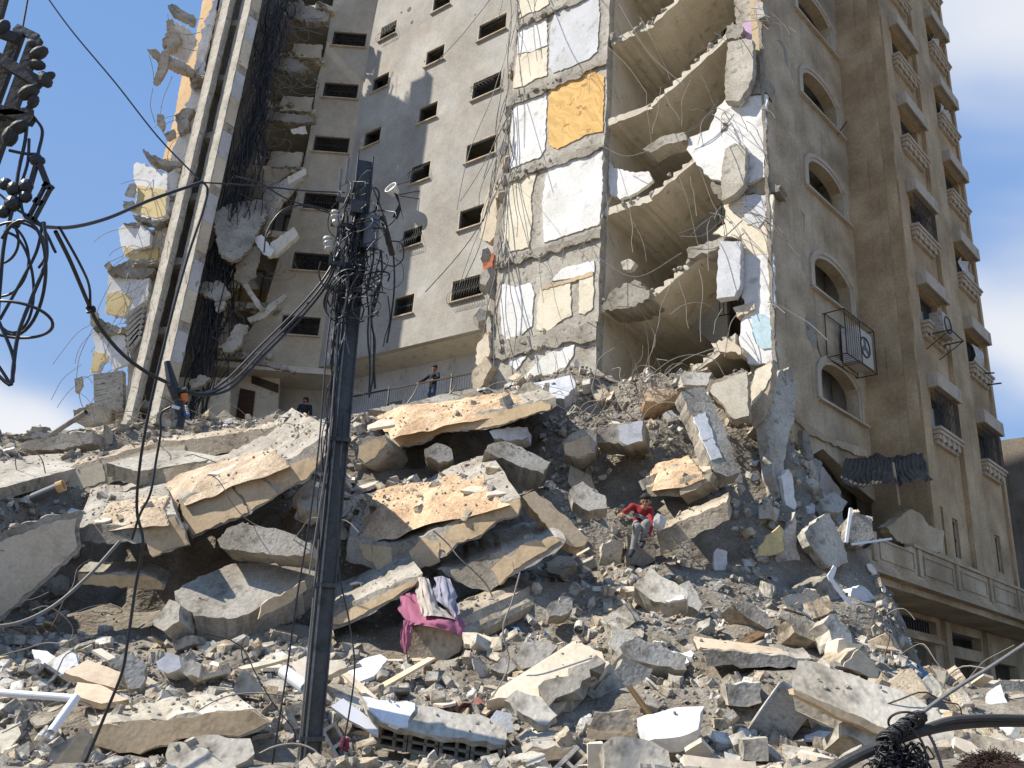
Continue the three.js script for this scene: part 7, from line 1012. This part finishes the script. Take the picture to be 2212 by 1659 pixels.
drape('blanket', 'pink blanket corner hanging down the left of the beam end', [[[872, 1340, 11.4], [882, 1338, 11.38], [892, 1345, 11.36]], [[866, 1365, 11.36], [876, 1362, 11.32], [890, 1366, 11.32]], [[864, 1390, 11.36], [876, 1388, 11.3], [888, 1388, 11.34]], [[872, 1408, 11.36], [876, 1414, 11.3], [880, 1406, 11.34]]], 'pink', 0.02);
drape('blanket', 'dusty beige cloth bunched on the pink blanket', [[[905, 1248, 12.1], [915, 1246, 12.1], [928, 1250, 12.1]], [[900, 1280, 11.8], [918, 1275, 11.7], [940, 1285, 11.8]], [[903, 1305, 11.6], [925, 1305, 11.5], [952, 1312, 11.6]], [[908, 1332, 11.42], [935, 1330, 11.38], [985, 1338, 11.5]]], 'pinkGrey', 0.05);
drape('blanket', 'grey cloth hanging out of the gap above the beam', [[[940, 1248, 12.2], [955, 1244, 12.2], [975, 1250, 12.2]], [[938, 1275, 11.9], [958, 1272, 11.8], [985, 1280, 11.9]], [[945, 1300, 11.7], [962, 1300, 11.6], [988, 1302, 11.7]], [[972, 1318, 11.6], [980, 1330, 11.5], [985, 1344, 11.42]]], 'greyCloth', 0.06);
{ const p = at(745, 1608, 8.2), g = []; const R = mulberry(5); for (let i = 0; i < 14; i++) { const pts = []; for (let k = 0; k < 6; k++) pts.push(V3((R() - 0.5) * 0.08, (R() - 0.5) * 0.11, (R() - 0.5) * 0.06)); g.push(tube(pts, 0.008, 14, 4)); } const m = mesh('ribbon_bunch', merge(g), std('dark_red_ribbon', lin(0.25, 0.03, 0.07), null, null, 0, 0.8)); m.position.copy(p); tag(m, 'small dark red ribbon bunch tied to a wire at the pole foot', 'ribbon', null, 'thing'); }
{ const o = mesh('plastic_strip', strip(at(1155, 1550, 8.9), at(1190, 1588, 8.7), 0.035, 0.02), std('green_plastic', lin(0.03, 0.22, 0.10), null, null, 0, 0.5)); tag(o, 'narrow green plastic strip right of the hollow-block slab', 'plastic strip', null, 'thing'); }
{ const o = mesh('plastic_bag', boxUV(new THREE.IcosahedronGeometry(0.12, 1).scale(1, 1.3, 0.7)), M.curtain), a = o.geometry.attributes.position; for (let i = 0; i < a.count; i++) { const k = 1 + (vnoise(a.getX(i) * 20, a.getY(i) * 20, a.getZ(i) * 20) - 0.5) * 0.7; a.setXYZ(i, a.getX(i) * k, a.getY(i) * k, a.getZ(i) * k); } o.geometry.computeVertexNormals(); o.position.copy(at(1424, 1128, 13.6)); o.scale.set(0.9, 1.0, 0.8); tag(o, 'crumpled white bag behind the left arm of the seated boy', 'bag', null, 'thing'); }
M.far = std('grey_block_wall', lin(0.24, 0.215, 0.185), T_facDirt, T_concB, 0.01);
// neighbouring house far down the street
{ const c = at(2196, 1150, 38), h = thing('neighbour_house', 'dark grey house with a stepped roof at the right edge, down the street', 'house', [c.x + 2, 0, c.z - 3]); const yT = at(2190, 985, 38).y, y2 = at(2178, 1020, 38).y; mesh('wall', boxUV(boxAB([-9, 0, 0], [8, y2, 8])), M.far, h); mesh('parapet', boxUV(boxAB([-0.6, y2 + 0.01, 7.7], [8, yT, 7.98])), M.far, h); h.rotation.y = THR; for (const y of [4, 7, 10]) mesh('window', boxUV(boxAB([-1.2, y, 8.002], [0.2, y + 1.3, 8.05])), M.glass, h); }
// ---------------------------------------------------------------- people: one skin over a jointed figure
function skin(bones, cell, k = 0.03) {
  const lo = V3(9e9, 9e9, 9e9), hi = V3(-9e9, -9e9, -9e9);
  for (const b of bones) for (const [p, r] of [[b.a, b.ra], [b.b, b.rb]]) { lo.min(p.clone().subScalar(r + 0.03)); hi.max(p.clone().addScalar(r + 0.03)); }
  const c = lo.clone().add(hi).multiplyScalar(0.5), half = Math.max(hi.x - lo.x, hi.y - lo.y, hi.z - lo.z) / 2 + cell * 3, res = Math.min(150, Math.ceil(2 * half / cell));
  const mc = new MarchingCubes(res, new THREE.MeshBasicMaterial(), false, false, 400000); mc.isolation = 0;
  const dist = (p, b) => { const ab = b.b.clone().sub(b.a), L2 = ab.lengthSq(), t = L2 ? clamp(p.clone().sub(b.a).dot(ab) / L2) : 0; return p.distanceTo(b.a.clone().addScaledVector(ab, t)) - mix(b.ra, b.rb, t); };
  const p = V3(), B = bones.map(b => ({ ax: b.a.x, ay: b.a.y, az: b.a.z, dx: b.b.x - b.a.x, dy: b.b.y - b.a.y, dz: b.b.z - b.a.z, ra: b.ra, rb: b.rb, L2: Math.max(1e-9, b.a.distanceToSquared(b.b)), k: b.k ?? k }));
  const h = res / 2;
  for (let z = 0; z < res; z++) for (let y = 0; y < res; y++) for (let x = 0; x < res; x++) {
    const X = c.x + (x - h) / h * half, Y = c.y + (y - h) / h * half, Z = c.z + (z - h) / h * half; let d = 9;
    for (const b of B) { const t = clamp(((X - b.ax) * b.dx + (Y - b.ay) * b.dy + (Z - b.az) * b.dz) / b.L2), e = Math.hypot(X - b.ax - b.dx * t, Y - b.ay - b.dy * t, Z - b.az - b.dz * t) - b.ra - (b.rb - b.ra) * t; if (e > d + b.k) continue; const m = Math.max(b.k - Math.abs(d - e), 0) / b.k; d = Math.min(d, e) - m * m * b.k * 0.25; }
    mc.field[x + y * res + z * res * res] = -d;
  }
  mc.update();
  const n = mc.count, pos = new Float32Array(n * 3), col = new Float32Array(n * 3), nor = mc.normalArray.slice(0, n * 3);
  for (let i = 0; i < n; i++) {
    p.set(c.x + mc.positionArray[3 * i] * half, c.y + mc.positionArray[3 * i + 1] * half, c.z + mc.positionArray[3 * i + 2] * half); pos[3 * i] = p.x; pos[3 * i + 1] = p.y; pos[3 * i + 2] = p.z;
    let best = 9, q = bones[0]; for (const b of bones) { const e = dist(p, b) - (b.pri || 0); if (e < best) { best = e; q = b; } } col[3 * i] = q.c[0]; col[3 * i + 1] = q.c[1]; col[3 * i + 2] = q.c[2];
  }
  const g = new THREE.BufferGeometry(); g.setAttribute('position', new THREE.BufferAttribute(pos, 3)); g.setAttribute('normal', new THREE.BufferAttribute(nor, 3)); g.setAttribute('color', new THREE.BufferAttribute(col, 3)); return g;
}
const bone = (a, ra, b, rb, c, o = {}) => ({ a, ra, b, rb, c, ...o });
const SKIN = [0.36, 0.20, 0.125], HAIR = [0.012, 0.010, 0.009];
function hand(w, dir, nrm, s, curl, side) { // palm and five fingers of unequal length
  const d = dir.clone().normalize(), n = nrm.clone().addScaledVector(d, -nrm.dot(d)).normalize(), x = V3().crossVectors(d, n).multiplyScalar(side), out = [];
  const P = (a, b, c) => w.clone().addScaledVector(d, a * s).addScaledVector(x, b * s).addScaledVector(n, c * s);
  for (let i = 0; i < 4; i++) out.push(bone(P(0, (i - 1.5) * 0.010, 0), 0.016 * s, P(0.08, (i - 1.5) * 0.021, 0), 0.012 * s, SKIN, { k: 0.012 }));
  [0.062, 0.072, 0.066, 0.052].forEach((l, i) => { let q = P(0.085, (i - 1.5) * 0.021, 0), a = 0; for (let j = 0; j < 3; j++) { a += curl * (0.7 + j * 0.3); const e = q.clone().addScaledVector(d, Math.cos(a) * l * s * 0.42).addScaledVector(n, -Math.sin(a) * l * s * 0.42).addScaledVector(x, (i - 1.5) * 0.002 * s); out.push(bone(q, (0.0098 - j * 0.0008) * s, e, (0.009 - j * 0.001) * s, SKIN, { k: 0.003 })); q = e; } });
  const t0 = P(0.02, -0.03, -0.004), t1 = P(0.05, -0.055, -0.012), t2 = P(0.082, -0.060, -0.024); out.push(bone(t0, 0.013 * s, t1, 0.011 * s, SKIN, { k: 0.008 }), bone(t1, 0.0105 * s, t2, 0.009 * s, SKIN, { k: 0.003 }));
  return out;
}
function head(c, fwd, s, beard) { // skull, jaw, nose, brow, ears, eyes, mouth; hair as a cap
  const f = fwd.clone().normalize(), x = V3().crossVectors(V3(0, 1, 0), f).normalize(), y = V3().crossVectors(f, x); const P = (a, b, d) => c.clone().addScaledVector(x, a * s).addScaledVector(y, b * s).addScaledVector(f, d * s);
  const DARK = [0.02, 0.015, 0.012], LIP = [0.28, 0.10, 0.08];
  const o = [bone(P(0, 0.03, -0.02), 0.085 * s, P(0, 0.02, 0.02), 0.08 * s, SKIN), bone(P(0, -0.02, 0.03), 0.066 * s, P(0, -0.085, 0.045), 0.042 * s, beard ? HAIR : SKIN), bone(P(0, -0.02, 0.09), 0.010 * s, P(0, -0.035, 0.105), 0.014 * s, SKIN, { k: 0.012 }), bone(P(-0.035, 0.03, 0.083), 0.012 * s, P(0.035, 0.03, 0.083), 0.012 * s, HAIR, { k: 0.01 })];
  for (const e of [-1, 1]) o.push(bone(P(e * 0.033, 0.003, 0.088), 0.010 * s, P(e * 0.033, 0.003, 0.089), 0.010 * s, DARK, { k: 0.004, pri: 0.004 }), bone(P(e * 0.088, 0.01, -0.005), 0.016 * s, P(e * 0.09, -0.03, 0.0), 0.012 * s, SKIN, { k: 0.008 }));
  o.push(bone(P(-0.02, -0.062, 0.083), 0.009 * s, P(0.02, -0.062, 0.083), 0.009 * s, LIP, { k: 0.006, pri: 0.003 }));
  const hair = [bone(P(0, 0.055, -0.025), 0.092 * s, P(0, 0.07, 0.03), 0.07 * s, HAIR), bone(P(0, 0.0, -0.055), 0.07 * s, P(0, 0.06, -0.04), 0.085 * s, HAIR), bone(P(-0.06, 0.075, 0.05), 0.03 * s, P(0.06, 0.075, 0.05), 0.03 * s, HAIR), bone(P(-0.075, 0.02, 0.0), 0.022 * s, P(-0.075, 0.07, 0.01), 0.03 * s, HAIR), bone(P(0.075, 0.02, 0.0), 0.022 * s, P(0.075, 0.07, 0.01), 0.03 * s, HAIR)];
  return { o, hair };
}
M.figure = new THREE.MeshStandardMaterial({ vertexColors: true, roughness: 0.9, name: 'skin_and_clothes' });
M.hair = std('dark_hair', lin(0.012, 0.010, 0.009), null, null, 0, 0.8);
function person(label, base, body, heads, hands, cell) {
  const o = thing('person', label, 'person', base.toArray());
  const list = [skin(body, cell, 0.035), ...(heads ? [skin(heads.o, 0.004, 0.02)] : []), ...hands.map(h => skin(h, 0.004, 0.008))];
  const g = mergeGeometries(list).translate(-base.x, -base.y, -base.z);
  mesh('body', g, M.figure, o);
  if (heads) { const h = skin(heads.hair, 0.005, 0.03).translate(-base.x, -base.y, -base.z); h.deleteAttribute('color'); mesh('hair', h, M.hair, o); }
  return o;
}
// seated boy in a red shirt, feet down among the blocks
{
  const RED = [0.26, 0.018, 0.016], PANT = [0.22, 0.215, 0.20], SHOE = [0.03, 0.03, 0.035], GREY = [0.30, 0.30, 0.31];
  const J = { head: at(1395, 1083, 13.75), neck: at(1391, 1099, 13.9), chest: at(1384, 1108, 13.95), belly: at(1382, 1122, 14.02), hip: at(1382, 1134, 14.05), rS: at(1366, 1095, 13.95), rE: at(1353, 1104, 13.75), rW: at(1345, 1108, 13.55), lS: at(1404, 1103, 13.92), lE: at(1408, 1133, 13.75), lW: at(1401, 1155, 13.55), rH: at(1376, 1136, 14.0), lH: at(1390, 1137, 14.0), rK: at(1376, 1139, 13.55), rA: at(1366, 1190, 13.55), rF: at(1361, 1200, 13.4), lK: at(1397, 1131, 13.55), lA: at(1388, 1172, 13.6), lF: at(1386, 1180, 13.42) };
  const b = [bone(J.chest, 0.105, J.belly, 0.10, RED), bone(J.belly, 0.10, J.hip, 0.10, RED), bone(J.neck, 0.05, J.chest, 0.09, RED), bone(J.rS, 0.06, J.lS, 0.06, RED), bone(J.neck, 0.04, J.head, 0.045, SKIN), bone(J.rS, 0.055, J.rE, 0.045, RED), bone(J.rE, 0.045, J.rW, 0.030, RED), bone(J.lS, 0.055, J.lE, 0.045, RED), bone(J.lE, 0.045, J.lW, 0.030, RED), bone(J.rH, 0.085, J.rK, 0.065, PANT), bone(J.rK, 0.064, J.rA, 0.043, PANT), bone(J.lH, 0.085, J.lK, 0.065, PANT), bone(J.lK, 0.064, J.lA, 0.043, PANT), bone(J.rA, 0.042, J.rF, 0.036, SHOE), bone(J.lA, 0.042, J.lF, 0.036, SHOE)];
  const f = V3(-0.35, -0.35, 1);
  const boy = person('boy in a red shirt sitting among the concrete blocks, leaning on one hand', at(1378, 1150, 13.9), b, head(J.head, f, 0.92), [hand(J.rW, V3(-0.5, -0.5, 0.6), V3(0, 1, 0.3), 0.85, 0.35, 1), hand(J.lW, V3(-0.3, -1, 0.4), V3(1, 0, 0.3), 0.85, 0.4, -1)], 0.011);
  // pale lettered band across the shirt
  const cv = document.createElement('canvas'); cv.width = 256; cv.height = 72; const cx = cv.getContext('2d'); cx.fillStyle = '#8d8b88'; cx.fillRect(0, 0, 256, 72); cx.fillStyle = '#2a2022'; cx.font = 'bold 50px sans-serif'; cx.textAlign = 'center'; cx.textBaseline = 'middle'; cx.fillText('JONYCUTE', 128, 38, 240);
  const tx = new THREE.CanvasTexture(cv); tx.colorSpace = THREE.SRGBColorSpace;
  const c = at(1381, 1114.5, 13.84), g = new THREE.PlaneGeometry(0.24, 0.068, 12, 3), a = g.attributes.position; for (let i = 0; i < a.count; i++) a.setZ(i, -Math.pow(a.getX(i) / 0.12, 2) * 0.045); g.computeVertexNormals(); g.rotateZ(-0.36).rotateX(-0.3).rotateY(-0.15);
  const m = mesh('shirt_print', g, new THREE.MeshStandardMaterial({ map: tx, roughness: 0.9, name: 'shirt_print' }), boy); m.position.copy(c.sub(boy.position));
}
// man at the gallery railing, hands on the rail
{
  const D = [0.012, 0.012, 0.018], JEAN = [0.03, 0.07, 0.15], SHOE = [0.02, 0.02, 0.02], y0 = 10.56, P = (a, y, b) => L(-8.72 + a, y0 + y, -3.28 + b);
  const H = P(0.02, 1.50, 0.02);
  const b = [bone(P(0, 1.18, 0), 0.14, P(0, 0.9, 0), 0.125, D), bone(P(-0.17, 1.27, 0), 0.075, P(0.17, 1.27, 0), 0.075, D), bone(P(0, 1.3, 0), 0.06, P(0, 1.36, 0.0), 0.055, D), bone(P(0, 1.34, 0), 0.05, H, 0.055, SKIN), bone(P(-0.2, 1.26, 0), 0.065, P(-0.36, 1.08, 0.12), 0.05, D), bone(P(-0.36, 1.08, 0.12), 0.05, P(-0.42, 0.93, 0.30), 0.036, D), bone(P(0.2, 1.26, 0), 0.065, P(0.33, 1.08, 0.1), 0.05, D), bone(P(0.33, 1.08, 0.1), 0.05, P(0.26, 0.95, 0.31), 0.036, D), bone(P(0, 0.92, 0), 0.13, P(0, 0.8, 0), 0.13, D), bone(P(-0.08, 0.8, 0), 0.095, P(-0.1, 0.42, 0.02), 0.062, JEAN), bone(P(-0.1, 0.42, 0.02), 0.062, P(-0.1, 0.08, 0), 0.045, JEAN), bone(P(0.08, 0.8, 0), 0.095, P(0.1, 0.42, 0.02), 0.062, JEAN), bone(P(0.1, 0.42, 0.02), 0.062, P(0.1, 0.08, 0), 0.045, JEAN), bone(P(-0.1, 0.045, -0.03), 0.042, P(-0.1, 0.035, 0.15), 0.034, SHOE), bone(P(0.1, 0.045, -0.03), 0.042, P(0.1, 0.035, 0.15), 0.034, SHOE)];
  person('man in a dark jacket and blue jeans with both hands on the balcony railing', P(0, 0, 0), b, head(H, NB.clone().add(V3(0.1, -0.25, 0)), 1.0), [hand(P(-0.42, 0.92, 0.31), V3(-0.2, -0.4, 0.7), V3(0, 1, 0.2), 0.95, 0.5, 1), hand(P(0.26, 0.94, 0.32), V3(0, -0.4, 0.7), V3(0, 1, 0.2), 0.95, 0.5, -1)], 0.014);
}
// man in the shaded gallery left of the pole, forearm raised
{
  const H = at(660, 866, 30.4), y0 = H.y - 1.5, N = [0.014, 0.018, 0.03], P = (a, y, b) => V3(H.x + a, y0 + y, H.z + b);
  const b = [bone(P(0.02, 1.18, 0), 0.15, P(0.02, 0.9, 0), 0.14, N), bone(P(-0.16, 1.28, 0), 0.08, P(0.2, 1.28, 0), 0.08, N), bone(P(0.01, 1.36, 0), 0.055, H, 0.055, SKIN), bone(P(-0.18, 1.27, 0), 0.065, P(-0.22, 1.02, 0.06), 0.052, N), bone(P(-0.22, 1.02, 0.06), 0.05, P(-0.45, 1.08, 0.2), 0.036, N), bone(P(0.22, 1.27, 0), 0.065, P(0.28, 1.0, 0.0), 0.052, N), bone(P(0.28, 1.0, 0), 0.05, P(0.24, 0.78, 0.12), 0.036, N), bone(P(0.02, 0.92, 0), 0.14, P(0.02, 0.8, 0), 0.135, N), bone(P(-0.07, 0.8, 0), 0.1, P(-0.1, 0.42, 0.02), 0.065, N), bone(P(-0.1, 0.42, 0.02), 0.065, P(-0.1, 0.08, 0), 0.046, N), bone(P(0.11, 0.8, 0), 0.1, P(0.14, 0.42, 0.02), 0.065, N), bone(P(0.14, 0.42, 0.02), 0.065, P(0.14, 0.08, 0), 0.046, N), bone(P(-0.1, 0.045, -0.03), 0.042, P(-0.12, 0.035, 0.15), 0.034, N), bone(P(0.14, 0.045, -0.03), 0.042, P(0.14, 0.035, 0.15), 0.034, N)];
  person('man in dark clothes with one forearm raised, in the shaded gallery left of the pole', V3(H.x, y0, H.z), b, head(H, V3(-0.75, -0.15, 0.65), 1.0, true), [hand(P(-0.45, 1.08, 0.2), V3(-1, 0.25, 0.3), V3(0, 1, 0), 0.95, 0.5, 1), hand(P(0.24, 0.77, 0.12), V3(0, -1, 0.3), V3(1, 0, 0), 0.95, 0.4, -1)], 0.014);
}
// passer-by in front of the camera: only the top of the brown-haired head shows at the lower right corner
{
  const H = at(2168, 1782, 2.35), B = [0.06, 0.05, 0.045], P = (a, y, b) => V3(H.x + a, H.y - 1.32 + y, H.z + b), HB = [0.035, 0.017, 0.009];
  const b = [bone(P(0, 1.02, 0), 0.13, P(0, 0.75, 0), 0.12, B), bone(P(-0.14, 1.1, 0), 0.07, P(0.14, 1.1, 0), 0.07, B), bone(P(0, 1.15, 0), 0.05, H, 0.055, SKIN), bone(P(-0.17, 1.09, 0), 0.058, P(-0.2, 0.85, 0), 0.045, B), bone(P(-0.2, 0.85, 0), 0.045, P(-0.2, 0.64, 0), 0.033, B), bone(P(0.17, 1.09, 0), 0.058, P(0.2, 0.85, 0), 0.045, B), bone(P(0.2, 0.85, 0), 0.045, P(0.2, 0.64, 0), 0.033, B), bone(P(0, 0.78, 0), 0.12, P(0, 0.68, 0), 0.12, B), bone(P(-0.07, 0.66, 0), 0.085, P(-0.09, 0.36, 0), 0.055, B), bone(P(-0.09, 0.36, 0), 0.055, P(-0.09, 0.07, 0), 0.042, B), bone(P(0.07, 0.66, 0), 0.085, P(0.09, 0.36, 0), 0.055, B), bone(P(0.09, 0.36, 0), 0.055, P(0.09, 0.07, 0), 0.042, B), bone(P(-0.09, 0.04, 0.03), 0.04, P(-0.09, 0.035, -0.13), 0.032, B), bone(P(0.09, 0.04, 0.03), 0.04, P(0.09, 0.035, -0.13), 0.032, B)];
  const hd = head(H, V3(-0.2, 0, -1), 1.0);
  hd.hair.push(bone(H.clone().add(V3(0, 0.045, 0)), 0.108, H.clone().add(V3(0, 0.03, 0.02)), 0.104, HB));
  const o = person('person with bushy brown hair whose head shows at the lower right corner', P(0, 0, 0), b, hd, [hand(P(-0.2, 0.63, 0), V3(0, -1, 0), V3(-1, 0, 0), 0.85, 0.3, 1), hand(P(0.2, 0.63, 0), V3(0, -1, 0), V3(1, 0, 0), 0.85, 0.3, -1)], 0.013);
  const R = mulberry(8), g = []; for (let i = 0; i < 6500; i++) { const a = R() * 6.283, e = Math.acos(1 - R() * 1.15), n = V3(Math.sin(e) * Math.cos(a), Math.cos(e), Math.sin(e) * Math.sin(a)), p = n.clone().multiplyScalar(0.105).add(V3(0, 0.045, 0)), q = [p]; let d = n.clone(); for (let k = 0; k < 3; k++) { d.add(V3((R() - 0.5) * 1.6 + n.x * 0.2, -0.9 * (1 - n.y) + (R() - 0.5) * 0.8 - 0.35, (R() - 0.5) * 1.6 + n.z * 0.2)).normalize(); q.push(q[k].clone().addScaledVector(d, 0.013)); } g.push(tube(q, 0.0010, 3, 3)); }
  mesh('hair_strands', merge(g).translate(H.x - o.position.x, H.y - o.position.y, H.z - o.position.z), std('brown_hair', lin(...HB), null, null, 0, 0.6), o).userData.kind = 'stuff';
  o.children[1].material = std('brown_hair_base', lin(...HB), null, null, 0, 1);
}
shadows(scene);
renderer.render(scene, camera);
